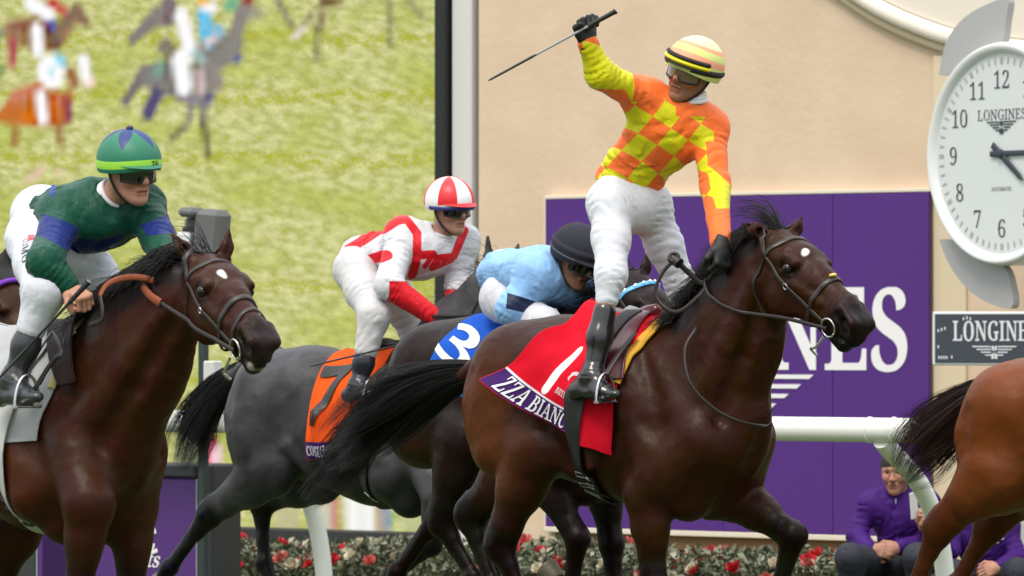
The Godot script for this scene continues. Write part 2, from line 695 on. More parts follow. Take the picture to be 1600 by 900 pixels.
# ---------------------------------------------------------------- the setting
func screen_picture() -> Image:
	var w := 1000
	var h := 880
	var x0 := -5.1
	var y1 := 4.5
	var sx := 4.85 / w
	var sy := 4.36 / h
	var n1 := noise(11, 1.0, FastNoiseLite.TYPE_SIMPLEX_SMOOTH, 4)
	var n2 := noise(12, 1.0, FastNoiseLite.TYPE_SIMPLEX_SMOOTH, 3)
	var px := PackedFloat32Array()
	px.resize(w * h * 3)
	var i := 0
	var tone := func(r: float, g: float, b: float) -> Color: return Color(r / 255.0, g / 255.0, b / 255.0).srgb_to_linear()
	var dark: Color = tone.call(172, 176, 98)
	var pale: Color = tone.call(230, 229, 168)
	var fresh: Color = tone.call(196, 206, 84)
	var spot: Color = tone.call(178, 182, 14)
	for y in h:
		var Y := y1 - y * sy
		for x in w:
			var X := x0 + x * sx
			var a := n1.get_noise_2d(X * 5.5 + Y * 3.0, Y * 12.0)
			var b := n2.get_noise_2d(X * .9, Y * 2.2 + 40.0)
			var c := n2.get_noise_2d(X * 19.0 + 100.0 + Y * 6.0, Y * 46.0)
			var f := clampf(.50 + a * .62 + c * .34, 0.0, 1.0)
			var lush := clampf(b * 1.4 + .25 - Y * .05, 0.0, .75)
			var col := dark.lerp(pale.lerp(fresh, lush), f)
			var band := 0.0
			for q in [3.56, 3.17, 2.72, 1.86, 1.15]:
				band = maxf(band, exp(-pow((Y - q + .03 * X - .06 * b) / .05, 2.0)))
			var s := clampf((c * 1.2 - a * .5 + band * .55 - .42) * 3.0, 0.0, .85)
			col = col.lerp(spot, s)
			px[i] = col.r
			px[i + 1] = col.g
			px[i + 2] = col.b
			i += 3
	# what runs across the broadcast picture: soft, out of focus
	var marks := [
		[Vector3(-4.24, 3.6911, 0), Vector3(-4.24, 3.6911, 0), .1, tone.call(150, 105, 88), .8, 1, [Vector3(-4.24, 3.6911, 0), Vector3(-4.209, 3.7928, 0), Vector3(-4.0845, 3.8396, 0), Vector3(-3.9357, 3.8386, 0), Vector3(-3.7445, 3.7896, 0), Vector3(-3.6281, 3.8594, 0), Vector3(-3.5793, 3.9454, 0), Vector3(-3.5304, 3.9342, 0), Vector3(-3.4633, 3.83, 0), Vector3(-3.4267, 3.764, 0), Vector3(-3.4754, 3.752, 0), Vector3(-3.5425, 3.7914, 0), Vector3(-3.6096, 3.7199, 0), Vector3(-3.6769, 3.6343, 0), Vector3(-3.7997, 3.5968, 0), Vector3(-3.9663, 3.6024, 0), Vector3(-4.1029, 3.649, 0), Vector3(-4.1401, 3.557, 0), Vector3(-4.1525, 3.4967, 0), Vector3(-4.2086, 3.4985, 0), Vector3(-4.215, 3.6015, 0)]],
		[Vector3(-4.3395, 3.1422, 0), Vector3(-4.3395, 3.1422, 0), .1, tone.call(186, 104, 52), .88, 1, [Vector3(-4.3395, 3.1422, 0), Vector3(-4.2582, 3.2149, 0), Vector3(-4.1522, 3.2913, 0), Vector3(-4.0156, 3.3387, 0), Vector3(-3.8672, 3.3343, 0), Vector3(-3.6642, 3.3006, 0), Vector3(-3.5969, 3.3263, 0), Vector3(-3.5785, 3.2334, 0), Vector3(-3.6273, 3.1237, 0), Vector3(-3.664, 3.046, 0), Vector3(-3.7991, 3.0493, 0), Vector3(-4.0029, 3.0543, 0), Vector3(-4.1395, 3.0857, 0), Vector3(-4.3394, 3.1001, 0)]],
		[Vector3(-2.6054, 3.943, 0), Vector3(-2.6054, 3.943, 0), .1, tone.call(130, 116, 122), .8, 1, [Vector3(-2.6054, 3.943, 0), Vector3(-2.7358, 3.9483, 0), Vector3(-2.7654, 3.8537, 0), Vector3(-2.8666, 3.7937, 0), Vector3(-2.9981, 3.7116, 0), Vector3(-3.07, 3.6363, 0), Vector3(-3.046, 3.6171, 0), Vector3(-2.9322, 3.6681, 0), Vector3(-2.801, 3.7273, 0), Vector3(-2.6526, 3.7583, 0), Vector3(-2.6231, 3.8072, 0)]],
		[Vector3(-2.8664, 3.4556, 0), Vector3(-2.8664, 3.4556, 0), .1, tone.call(128, 122, 120), .9, 1, [Vector3(-2.8664, 3.4556, 0), Vector3(-2.8008, 3.49, 0), Vector3(-2.6702, 3.4858, 0), Vector3(-2.5401, 3.4452, 0), Vector3(-2.3754, 3.4897, 0), Vector3(-2.3461, 3.5884, 0), Vector3(-2.2175, 3.6201, 0), Vector3(-2.1185, 3.6527, 0), Vector3(-2.0895, 3.7508, 0), Vector3(-2.0431, 3.8482, 0), Vector3(-1.991, 3.9182, 0), Vector3(-1.9158, 3.9152, 0), Vector3(-1.9274, 3.8797, 0), Vector3(-1.9909, 3.8237, 0), Vector3(-2.0256, 3.7259, 0), Vector3(-2.0082, 3.5767, 0), Vector3(-2.0255, 3.4873, 0), Vector3(-2.1533, 3.4418, 0), Vector3(-2.2349, 3.4083, 0), Vector3(-2.2465, 3.3092, 0), Vector3(-2.299, 3.2113, 0), Vector3(-2.3751, 3.1636, 0), Vector3(-2.5399, 3.1953, 0), Vector3(-2.67, 3.2354, 0), Vector3(-2.753, 3.224, 0), Vector3(-2.8482, 3.1263, 0), Vector3(-2.9138, 3.0777, 0), Vector3(-2.9318, 3.1285, 0), Vector3(-2.8781, 3.2276, 0), Vector3(-2.8662, 3.3049, 0), Vector3(-2.9618, 3.3077, 0), Vector3(-3.0277, 3.2318, 0), Vector3(-3.0937, 3.1969, 0), Vector3(-3.1298, 3.2209, 0), Vector3(-3.0637, 3.2832, 0), Vector3(-3.0098, 3.3686, 0), Vector3(-2.932, 3.4303, 0)]],
	]
	marks += [[Vector3(-4.209, 3.7928, 0), Vector3(-3.7999, 3.801, 0), 0.0564, tone.call(150, 95, 75), .7, 1], [Vector3(-3.7506, 3.7389, 0), Vector3(-3.5609, 3.8845, 0), 0.0470, tone.call(130, 105, 85), .75, 1], [Vector3(-3.5609, 3.9076, 0), Vector3(-3.4632, 3.8023, 0), 0.0376, tone.call(140, 112, 90), .7, 1], [Vector3(-4.1714, 3.6887, 0), Vector3(-4.1774, 3.5068, 0), 0.0329, tone.call(190, 60, 80), .75, 1], [Vector3(-4.2901, 3.7537, 0), Vector3(-4.3464, 3.6808, 0), 0.0423, tone.call(120, 118, 112), .7, 1], [Vector3(-3.7998, 3.736, 0), Vector3(-3.7444, 3.6366, 0), 0.0423, tone.call(105, 82, 84), .8, 1], [Vector3(-4.2773, 3.482, 0), Vector3(-4.3335, 3.4182, 0), 0.0376, tone.call(90, 120, 70), .6, 1], [Vector3(-4.0039, 3.9529, 0), Vector3(-3.8123, 3.8664, 0), 0.0517, tone.call(252, 250, 252), 1, .5], [Vector3(-3.8124, 3.9546, 0), Vector3(-3.6771, 3.889, 0), 0.0376, tone.call(205, 60, 80), .85, 1], [Vector3(-3.7999, 3.7963, 0), Vector3(-3.7876, 3.782, 0), 0.0329, tone.call(70, 100, 190), .9, 1], [Vector3(-3.9356, 3.7595, 0), Vector3(-3.9231, 3.6103, 0), 0.0517, tone.call(252, 250, 253), 1, .5]]
	marks += [[Vector3(-4.1522, 3.2633, 0), Vector3(-3.9165, 3.3218, 0), 0.0658, tone.call(208, 130, 100), .85, 1], [Vector3(-4.2082, 3.1528, 0), Vector3(-3.6947, 3.1486, 0), 0.0752, tone.call(200, 112, 40), .9, 1], [Vector3(-4.0588, 3.1116, 0), Vector3(-3.9968, 3.138, 0), 0.0470, tone.call(222, 120, 10), .7, 1], [Vector3(-3.6458, 3.2213, 0), Vector3(-3.6273, 3.1052, 0), 0.0376, tone.call(140, 40, 80), .85, 1], [Vector3(-4.1395, 3.0344, 0), Vector3(-4.1456, 2.9459, 0), 0.0376, tone.call(160, 90, 40), .7, 1], [Vector3(-3.7192, 3.0473, 0), Vector3(-3.7129, 2.936, 0), 0.0376, tone.call(150, 90, 40), .7, 1], [Vector3(-3.8118, 3.458, 0), Vector3(-3.7872, 3.4479, 0), 0.1175, tone.call(253, 252, 254), 1, .5], [Vector3(-3.732, 3.5482, 0), Vector3(-3.689, 3.5097, 0), 0.0376, tone.call(150, 215, 240), .9, 1], [Vector3(-3.7872, 3.4665, 0), Vector3(-3.7995, 3.4297, 0), 0.0282, tone.call(200, 240, 245), .8, 1], [Vector3(-3.6093, 3.4377, 0), Vector3(-3.5786, 3.3628, 0), 0.0423, tone.call(165, 108, 84), .9, 1], [Vector3(-3.4873, 3.517, 0), Vector3(-3.4567, 3.3822, 0), 0.0517, tone.call(250, 246, 246), 1, .5], [Vector3(-3.4081, 3.3669, 0), Vector3(-3.4567, 3.3453, 0), 0.0376, tone.call(245, 220, 205), .8, 1], [Vector3(-3.898, 3.2748, 0), Vector3(-3.8731, 3.1115, 0), 0.0470, tone.call(252, 250, 254), 1, .5], [Vector3(-3.7378, 3.2702, 0), Vector3(-3.7624, 3.2338, 0), 0.0376, tone.call(215, 120, 90), .7, 1]]
	marks += [[Vector3(-2.8011, 3.8551, 0), Vector3(-3.028, 3.6486, 0), 0.0376, tone.call(132, 128, 126), .85, 1], [Vector3(-2.7001, 3.8876, 0), Vector3(-2.6882, 3.7869, 0), 0.0658, tone.call(128, 110, 118), .85, 1], [Vector3(-2.9141, 3.4068, 0), Vector3(-2.6997, 3.3865, 0), 0.0705, tone.call(130, 126, 124), .9, 1], [Vector3(-2.3461, 3.5386, 0), Vector3(-2.1533, 3.5547, 0), 0.1034, tone.call(138, 134, 130), .92, 1], [Vector3(-2.3108, 3.3745, 0), Vector3(-2.2757, 3.3463, 0), 0.0940, tone.call(150, 140, 134), .9, 1], [Vector3(-2.1068, 3.5892, 0), Vector3(-2.0083, 3.8243, 0), 0.0658, tone.call(140, 135, 130), .88, 1], [Vector3(-2.0083, 3.8514, 0), Vector3(-1.9042, 3.7844, 0), 0.0376, tone.call(150, 140, 132), .7, 1], [Vector3(-2.9619, 3.3672, 0), Vector3(-3.0937, 3.2107, 0), 0.0376, tone.call(118, 112, 110), .85, 1], [Vector3(-2.8006, 3.2528, 0), Vector3(-2.884, 3.1181, 0), 0.0517, tone.call(72, 62, 118), .85, 1], [Vector3(-2.7532, 3.4702, 0), Vector3(-2.8067, 3.3989, 0), 0.0423, tone.call(120, 165, 145), .7, 1], [Vector3(-2.7236, 3.5969, 0), Vector3(-2.6643, 3.5402, 0), 0.0658, tone.call(118, 106, 104), .8, 1], [Vector3(-2.5699, 3.8052, 0), Vector3(-2.4812, 3.5431, 0), 0.0611, tone.call(252, 250, 254), 1, .5], [Vector3(-2.5814, 3.492, 0), Vector3(-2.5459, 3.3136, 0), 0.0752, tone.call(253, 252, 254), 1, .5], [Vector3(-2.4105, 3.3912, 0), Vector3(-2.3928, 3.2774, 0), 0.0423, tone.call(208, 188, 188), .95, 1], [Vector3(-2.3639, 3.7974, 0), Vector3(-2.3286, 3.6376, 0), 0.0658, tone.call(112, 196, 232), .95, 1], [Vector3(-2.2175, 3.6969, 0), Vector3(-2.2409, 3.6616, 0), 0.0423, tone.call(122, 186, 220), .85, 1], [Vector3(-2.2819, 3.853, 0), Vector3(-2.3581, 3.8741, 0), 0.0423, tone.call(250, 248, 250), .9, .5], [Vector3(-2.1361, 3.8654, 0), Vector3(-2.0896, 3.8816, 0), 0.0470, tone.call(110, 180, 140), .85, 1], [Vector3(-1.991, 3.8867, 0), Vector3(-1.9389, 3.8846, 0), 0.0329, tone.call(150, 30, 20), .9, 1], [Vector3(-2.3933, 3.9118, 0), Vector3(-2.3346, 3.9094, 0), 0.0282, tone.call(240, 180, 40), .9, 1], [Vector3(-2.2525, 3.6439, 0), Vector3(-2.3579, 3.6024, 0), 0.0235, tone.call(235, 205, 195), .8, 1], [Vector3(-2.4518, 3.5331, 0), Vector3(-2.3812, 3.4945, 0), 0.0376, tone.call(165, 190, 185), .9, 1], [Vector3(-2.5871, 3.2194, 0), Vector3(-2.3107, 3.1754, 0), 0.0282, tone.call(152, 142, 160), .7, 1], [Vector3(-2.475, 3.1663, 0), Vector3(-2.4985, 3.0807, 0), 0.0235, tone.call(100, 92, 150), .75, 1], [Vector3(-2.5397, 3.0182, 0), Vector3(-2.6697, 2.9304, 0), 0.0188, tone.call(96, 90, 78), .85, 1], [Vector3(-2.3634, 3.1859, 0), Vector3(-2.3692, 3.0502, 0), 0.0329, tone.call(118, 116, 118), .85, 1], [Vector3(-2.3633, 3.0501, 0), Vector3(-2.328, 2.8094, 0), 0.0212, tone.call(24, 40, 36), .95, 1], [Vector3(-2.3049, 3.225, 0), Vector3(-2.2932, 3.2111, 0), 0.0235, tone.call(40, 44, 150), .9, 1], [Vector3(-2.0719, 3.4708, 0), Vector3(-2.0313, 3.483, 0), 0.0188, tone.call(50, 64, 170), .8, 1], [Vector3(-2.4868, 3.1893, 0), Vector3(-2.5103, 3.0084, 0), 0.0235, tone.call(130, 126, 120), .5, 1]]
	marks += [[Vector3(-1.2648, 3.8666, 0), Vector3(-1.3325, 3.6691, 0), 0.0282, tone.call(120, 90, 78), .8, 1], [Vector3(-1.3325, 3.6691, 0), Vector3(-1.3494, 3.4605, 0), 0.0164, tone.call(62, 60, 66), .85, 1], [Vector3(-1.3779, 3.791, 0), Vector3(-1.5256, 3.627, 0), 0.0212, tone.call(128, 116, 100), .75, 1], [Vector3(-1.4573, 3.6781, 0), Vector3(-1.5484, 3.6234, 0), 0.0188, tone.call(250, 235, 230), .9, 1], [Vector3(-1.7029, 3.8842, 0), Vector3(-1.5712, 3.7002, 0), 0.0212, tone.call(110, 108, 112), .75, 1], [Vector3(-0.7056, 3.8443, 0), Vector3(-0.7, 3.5272, 0), 0.0150, tone.call(88, 84, 78), .85, 1], [Vector3(-0.551, 3.8381, 0), Vector3(-0.4191, 3.7102, 0), 0.0164, tone.call(112, 104, 100), .7, 1], [Vector3(-1.3043, 3.8682, 0), Vector3(-1.1633, 3.8448, 0), 0.0329, tone.call(110, 80, 40), .8, 1], [Vector3(-1.991, 3.8507, 0), Vector3(-1.8465, 3.8001, 0), 0.0376, tone.call(150, 146, 140), .4, 1], [Vector3(-3.8727, 2.7539, 0), Vector3(-4.0086, 2.6728, 0), 0.0282, tone.call(236, 200, 180), .75, 1], [Vector3(-3.7127, 2.7322, 0), Vector3(-3.7618, 2.7053, 0), 0.0235, tone.call(240, 205, 180), .6, 1]]
	marks += [[Vector3(-2.485, 0.7858, 0), Vector3(-2.4846, 0.1967, 0), 0.1222, tone.call(150, 156, 140), .7, 1], [Vector3(-2.2973, 0.7883, 0), Vector3(-2.3089, 0.5848, 0), 0.0470, tone.call(240, 80, 130), .95, 1], [Vector3(-2.2214, 0.7442, 0), Vector3(-2.2329, 0.5635, 0), 0.0329, tone.call(245, 200, 215), .85, 1], [Vector3(-2.2622, 0.7436, 0), Vector3(-2.2738, 0.6306, 0), 0.0141, tone.call(250, 250, 250), .9, .5], [Vector3(-3.8084, 0.3974, 0), Vector3(-3.8082, 0.1564, 0), 0.0658, tone.call(176, 182, 120), .7, 1], [Vector3(-3.7592, 0.3752, 0), Vector3(-3.759, 0.1669, 0), 0.0164, tone.call(250, 250, 250), .9, .5], [Vector3(-1.6152, 0.3956, 0), Vector3(-1.6151, 0.2171, 0), 0.1128, tone.call(196, 190, 150), .8, 1], [Vector3(-1.3764, 0.4449, 0), Vector3(-1.3819, 0.2136, 0), 0.0235, tone.call(60, 110, 96), .85, 1], [Vector3(-1.2408, 0.3944, 0), Vector3(-1.252, 0.2167, 0), 0.0705, tone.call(206, 202, 186), .8, 1], [Vector3(-1.1844, 0.4044, 0), Vector3(-1.1844, 0.2183, 0), 0.0306, tone.call(205, 130, 120), .85, 1], [Vector3(-0.9659, 0.4309, 0), Vector3(-0.9602, 0.2148, 0), 0.1316, tone.call(244, 243, 238), 1, .5], [Vector3(-0.7933, 0.3683, 0), Vector3(-0.7877, 0.2189, 0), 0.0376, tone.call(178, 150, 120), .85, 1], [Vector3(-0.749, 0.3693, 0), Vector3(-0.7378, 0.22, 0), 0.0329, tone.call(165, 168, 196), .85, 1], [Vector3(-0.6991, 0.3484, 0), Vector3(-0.6936, 0.2211, 0), 0.0122, tone.call(30, 140, 124), .9, 1], [Vector3(-0.5502, 0.3516, 0), Vector3(-0.4952, 0.2346, 0), 0.1034, tone.call(188, 192, 146), .7, 1]]
	var layer := PackedFloat32Array()
	layer.resize(w * h * 4)
	for m in marks:
		var a := Vector2((m[0].x - x0) / sx, (y1 - m[0].y) / sy)
		var b := Vector2((m[1].x - x0) / sx, (y1 - m[1].y) / sy)
		var r: float = m[2] / sx
		var poly := []
		if m.size() > 6:
			for q in m[6]: poly.append(Vector2((q.x - x0) / sx, (y1 - q.y) / sy))
		var soft: float = r * .3 * m[5] + 2.0
		var lo := a.min(b) - Vector2.ONE * (r + soft)
		var hi := a.max(b) + Vector2.ONE * (r + soft)
		if poly.size():
			lo = poly[0]
			hi = poly[0]
			for q in poly:
				lo = lo.min(q)
				hi = hi.max(q)
		var ba := b - a
		var bb := maxf(ba.length_squared(), 1e-6)
		for y in range(maxi(0, int(lo.y)), mini(h, int(hi.y) + 1)):
			for x in range(maxi(0, int(lo.x)), mini(w, int(hi.x) + 1)):
				var p := Vector2(x, y)
				var t := 1.0
				var shade := 1.0
				if poly.size():
					if not inside(p, poly): continue
					shade = 1.0 + .35 * n1.get_noise_2d(x * .03, y * .04)
				else:
					p -= a
					var d: float = (p - ba * clampf(p.dot(ba) / bb, 0.0, 1.0)).length() + n1.get_noise_2d(x * .06, y * .08) * r * .4 * m[5]
					t = clampf((r + soft * .5 - d) / soft, 0.0, 1.0)
				t *= m[4]
				if t > 0.0:
					var k := (y * w + x) * 4
					layer[k] = lerpf(layer[k], m[3].r * shade, t)
					layer[k + 1] = lerpf(layer[k + 1], m[3].g * shade, t)
					layer[k + 2] = lerpf(layer[k + 2], m[3].b * shade, t)
					layer[k + 3] = lerpf(layer[k + 3], 1.0, t)
	var li := Image.create_from_data(w, h, false, Image.FORMAT_RGBAF, layer.to_byte_array())
	li.resize(int(w / 2.0), int(h / 2.0), Image.INTERPOLATE_LANCZOS)
	li.resize(int(w / 5.0), int(h / 5.0), Image.INTERPOLATE_LANCZOS)
	li.resize(int(w / 11.0), int(h / 9.0), Image.INTERPOLATE_LANCZOS)
	li.resize(w, h, Image.INTERPOLATE_CUBIC)
	layer = li.get_data().to_float32_array()
	for k in w * h:
		var al := clampf(layer[k * 4 + 3], 0.0, 1.0)
		for c in 3: px[k * 3 + c] = px[k * 3 + c] * (1.0 - al) + maxf(layer[k * 4 + c], 0.0)
	var by := PackedByteArray()
	by.resize(w * h * 3)
	for k in px.size():
		by[k] = int(clampf(pow(maxf(px[k], 0.0), 1.0 / 2.2), 0.0, 1.0) * 255.0)
	return Image.create_from_data(w, h, false, Image.FORMAT_RGB8, by)

func plain_print(called: String, text: Array, t: Transform3D, material: Material, parent: Node, slant := 0.0) -> void:
	print_on(called, text, func(x: float, y: float) -> Array: return [t * Vector3(x + y * slant, y, 0), t.basis.z], material, parent)

# a winged hour-glass, drawn as bars in the plane of t, «w» wide
func wings(w: float, t: Transform3D, material: Material, parent: Node, called := "emblem") -> void:
	var s := Shape.new()
	var u := w / 20.0
	for e in [-1, 1]:
		for k in 4:
			var y := 2.2 - k * 1.25
			var x1 := 10.0 - k * 1.9
			var x0 := 1.6 - k * .1
			var poly := PackedVector2Array([Vector2(x0, y - .55), Vector2(x1 - .7, y - .55), Vector2(x1, y), Vector2(x0, y)])
			for i in poly.size(): poly[i] = Vector2(poly[i].x * e, poly[i].y) * u
			s.plate(poly, .002, t)
		s.plate(PackedVector2Array([Vector2(.15 * e, -3.4) * u, Vector2(1.3 * e, -3.6) * u, Vector2(1.3 * e, -1.6) * u, Vector2(.15 * e, -.6) * u]), .002, t)
		s.plate(PackedVector2Array([Vector2(.15 * e, -.2) * u, Vector2(1.2 * e, .8) * u, Vector2(1.2 * e, 2.2) * u, Vector2(.15 * e, 2.2) * u]), .002, t)
	obj(called, s.mesh(), material, parent)

func build_setting() -> void:
	var g := Shape.new()
	g.quad(Vector3(-250, 0, -300), Vector3(250, 0, -300), Vector3(250, 0, 60), Vector3(-250, 0, 60))
	var ramp := Gradient.new()
	ramp.colors = PackedColorArray([lin(Color(.035, .06, .012)), lin(Color(.10, .13, .035))])
	tag(obj("ground", g.mesh(), mat(Color.WHITE, .95, 0.0, {"albedo_texture": noise_tex(noise(2, .02), 512, 0.0, ramp), "uv1_triplanar": true, "uv1_world_triplanar": true, "uv1_scale": Vector3(.5, .5, .5)})), "", "", "", "structure")
	# ---- stucco wall with its pilaster and the curved cornice
	var wall := thing("stucco_wall", "beige stucco wall with a curved cream cornice, behind the purple banner", "wall", Vector3(-0.2562, 0, -33), deg_to_rad(-36))
	var stucco_ramp := Gradient.new()
	stucco_ramp.colors = PackedColorArray([lin(Color(.62, .47, .34)), lin(Color(.68, .53, .39))])
	var stucco := mat(Color.WHITE, .92, 0.0, {"albedo_texture": noise_tex(noise(31, .008, FastNoiseLite.TYPE_SIMPLEX, 5), 512, 0.0, stucco_ramp), "uv1_triplanar": true, "uv1_scale": Vector3(.35, .35, .35), "normal_enabled": true, "normal_texture": noise_tex(noise(32, .06, FastNoiseLite.TYPE_SIMPLEX, 4), 512, 2.5), "normal_scale": .09})
	var cream := mat(Color(.80, .74, .64), .85)
	var s := Shape.new()
	s.box(Vector3(.03, 0, -.5), Vector3(9, 6.2, 0), .01)
	obj("render", s.mesh(), stucco, wall)
	s = Shape.new()
	var p0: Vector3 = Vector3(-0.1733, 2.0796, 0)
	var p1: Vector3 = Vector3(-0.0054, 2.0781, 0)
	s.box(Vector3(p0.x, 0, -.5), Vector3(p1.x, 6.2, .03), .012)
	obj("pilaster", s.mesh(), mat(Color(.62, .61, .60), .8), wall)
	s = Shape.new()
	s.box(Vector3(p1.x, 0, -.5), Vector3(.028, 6.2, -.06))
	obj("joint", s.mesh(), mat(Color(.10, .09, .08), .9), wall)
	# cornice: three mouldings along one curve
	var curve := spline([Vector3(2.4976, 3.9654, 0), Vector3(2.8648, 3.7344, 0), Vector3(3.2029, 3.5322, 0), Vector3(3.5368, 3.3895, 0), Vector3(3.8431, 3.2979, 0), Vector3(4.2845, 3.2271, 0), Vector3(4.8314, 3.1778, 0), Vector3(5.6307, 3.1293, 0)], 8)
	for k in 3:
		s = Shape.new()
		var lo: float = [0.0, .055, .16][k]
		var hi: float = [.055, .16, 2.2][k]
		var th: float = [.05, .09, .06][k]
		var rows := []
		var prof := [[lo, 0.0], [lo, th * .6], [lo + minf(.012, hi - lo), th], [lerpf(lo, hi, .5), th * (1.12 if k == 1 else 1.0)], [hi, th * .94], [hi, 0.0]]
		for q in prof:
			for c in curve:
				rows.append(Vector3(c.x + q[0] * .30, c.y + q[0], q[1]))
		s.grid(rows, curve.size(), prof.size())
		obj("moulding" if k < 2 else "fascia", s.mesh(), [mat(Color(.60, .50, .34), .85), cream, mat(Color(.74, .67, .58), .85)][k], wall)
	s = Shape.new()
	var q0: Vector3 = Vector3(3.8741, 1.3962, 0)
	s.box(Vector3(q0.x - .24, 0, 0), Vector3(q0.x, Vector3(3.8759, 3.313, 0).y, .025), .006)
	obj("pilaster", s.mesh(), mat(Color(.66, .55, .39), .9), wall)
	s = Shape.new()
	s.box(Vector3(.9, 0, .0), Vector3(3.6, .12, .12), .01)
	obj("plinth", s.mesh(), mat(Color(.50, .30, .14), .9), wall)
	# ---- banner: three boards with big white letters
	var ban := thing("banner", "large purple banner board with big white letters and a winged emblem", "banner", Vector3(-0.2562, 0, -33), deg_to_rad(-36))
	var purple := mat(Color(.070, .012, .185), .62, 0.0, {"normal_enabled": true, "normal_texture": noise_tex(noise(33, .01, FastNoiseLite.TYPE_SIMPLEX, 3), 256, 2.0), "normal_scale": .12, "uv1_triplanar": true, "uv1_scale": Vector3(.6, .6, .6)})
	var xs := [Vector3(0.6456, 2.0722, 0).x, Vector3(2.0642, 2.0594, 0).x, Vector3(2.9122, 2.0517, 0).x, Vector3(3.6302, 2.0452, 0).x]
	for i in 3:
		s = Shape.new()
		s.box(Vector3(xs[i] + .0015, .262, .045), Vector3(xs[i + 1] - .0015, 2.45, .07), .003)
		obj("board", s.mesh(), purple, ban)
	s = Shape.new()
	s.box(Vector3(xs[0] - .015, .225, .0), Vector3(xs[3] + .01, .26, .075), .004)
	s.box(Vector3(xs[0] - .015, 2.452, .0), Vector3(xs[3] + .01, 2.475, .072), .003)
	s.box(Vector3(xs[0] - .015, .262, .0), Vector3(xs[0] - .001, 2.45, .072), .003)
	obj("frame", s.mesh(), mat(Color(.70, .63, .52), .7), ban)
	s = Shape.new()
	s.box(Vector3(xs[0] + .05, .13, .0), Vector3(xs[3] - .03, .222, .03), .004)
	obj("batten", s.mesh(), mat(Color(.16, .10, .045), .85), ban)
	var white := mat(Color(.80, .79, .81), .6)
	var c0: Vector3 = Vector3(3.4735, 1.5781, 0)
	var tall: float = Vector3(3.3213, 1.8437, 0).y - Vector3(3.3209, 1.3086, 0).y
	var span := 2.86
	var word := letters("LONGINES", tall * .985, true, true, 1.0)
	var wide := 0.0
	for p in word[0]: wide = maxf(wide, p.x)
	for i in word[0].size(): word[0][i].x *= span * .5 / wide
	plain_print("lettering", word, Transform3D(Basis(), Vector3(c0.x - span * .5, Vector3(3.3211, 1.5782, 0).y, .0735)), white, ban)
	wings(1.0, Transform3D(Basis(), Vector3(Vector3(2.7705, 1.2274, 0).x - .5, Vector3(2.7705, 1.1779, 0).y, .073)), white, ban)
	# ---- big screen
	var scr := thing("video_screen", "giant video screen showing horses racing on yellow green turf", "screen", Vector3(-0.2562, 0, -33), deg_to_rad(-36))
	var f0: Vector3 = Vector3(-0.2767, 2.0806, 0)
	var f1: Vector3 = Vector3(-0.1842, 2.0797, 0)
	s = Shape.new()
	s.quad(Vector3(-5.1, .14, .02), Vector3(-.25, .14, .02), Vector3(-.25, 4.5, .02), Vector3(-5.1, 4.5, .02))
	s.UV = PackedVector2Array([Vector2(0, 1), Vector2(1, 1), Vector2(1, 0), Vector2(0, 0)])
	obj("display", s.mesh(), null, scr)
	s = Shape.new()
	s.box(Vector3(f0.x, 0, -.3), Vector3(f1.x - .004, 5.2, .09), .01)
	s.box(Vector3(-5.3, 4.5, -.3), Vector3(f0.x - .003, 5.2, .06), .01)
	s.box(Vector3(-5.3, 0, -.3), Vector3(-5.103, 4.497, .06), .01)
	obj("frame", s.mesh(), mat(Color(.010, .010, .012), .5), scr)
	s = Shape.new()
	var b0: float = Vector3(-0.9937, 0.1963, 0).y
	s.box(Vector3(-5.1, b0 - .12, -.3), Vector3(f0.x - .003, b0, .16), .01)
	obj("lower_frame", s.mesh(), mat(Color(.022, .024, .026), .6), scr)
	s = Shape.new()
	s.box(Vector3(-5.1, .0, -.3), Vector3(f0.x - .003, b0 - .124, .1), .01)
	obj("skirting", s.mesh(), mat(Color(.2, .16, .1), .8), scr)
	# ---- running rail
	var rail := thing("running_rail", "white tubular running rail on curved posts behind the horses", "rail", Vector3(0, 0, -26.2), deg_to_rad(-33))
	var pvc := mat(Color(.80, .81, .78), .38, 0.0, {"metallic_specular": .45})
	var y0: float = Vector3(1.9706, 1.061, 0).y
	s = Shape.new()
	var rp := []
	for i in 25: rp.append(Vector3(lerpf(-9, 9, i / 24.0), y0, 0))
	s.tube(rp, .063, 24)
	obj("rail_tube", s.mesh(), pvc, rail)
	var a0: float = Vector3(2.2635, 1.0018, 0).x
	var a1: float = Vector3(-1.7372, 0.9522, 0).x
	for k in range(-1, 3):
		var x: float = a0 + (a1 - a0) * k
		s = Shape.new()
		s.tube(spline([Vector3(x, y0 - .05, 0), Vector3(x, y0 - .10, -.08), Vector3(x, y0 - .18, -.23), Vector3(x, y0 - .30, -.42), Vector3(x, y0 - .47, -.57), Vector3(x, y0 - .67, -.66), Vector3(x, y0 - .9, -.71), Vector3(x, -.05, -.72)], 6), .05, 16)
		obj("post", s.mesh(), pvc, rail)
		s = Shape.new()
		var ring := []
		for i in 21: ring.append(Vector3(x - .07, y0 + sin(TAU * i / 20) * .064, cos(TAU * i / 20) * .064))
		s.tube(ring, .006, 6)
		ring = ring.map(func(v: Vector3) -> Vector3: return v + Vector3(.14, 0, 0))
		s.tube(ring, .006, 6)
		obj("joint_collar", s.mesh(), pvc, rail)
	clock_and_sign()
	boards_and_devices()
	flower_bed()

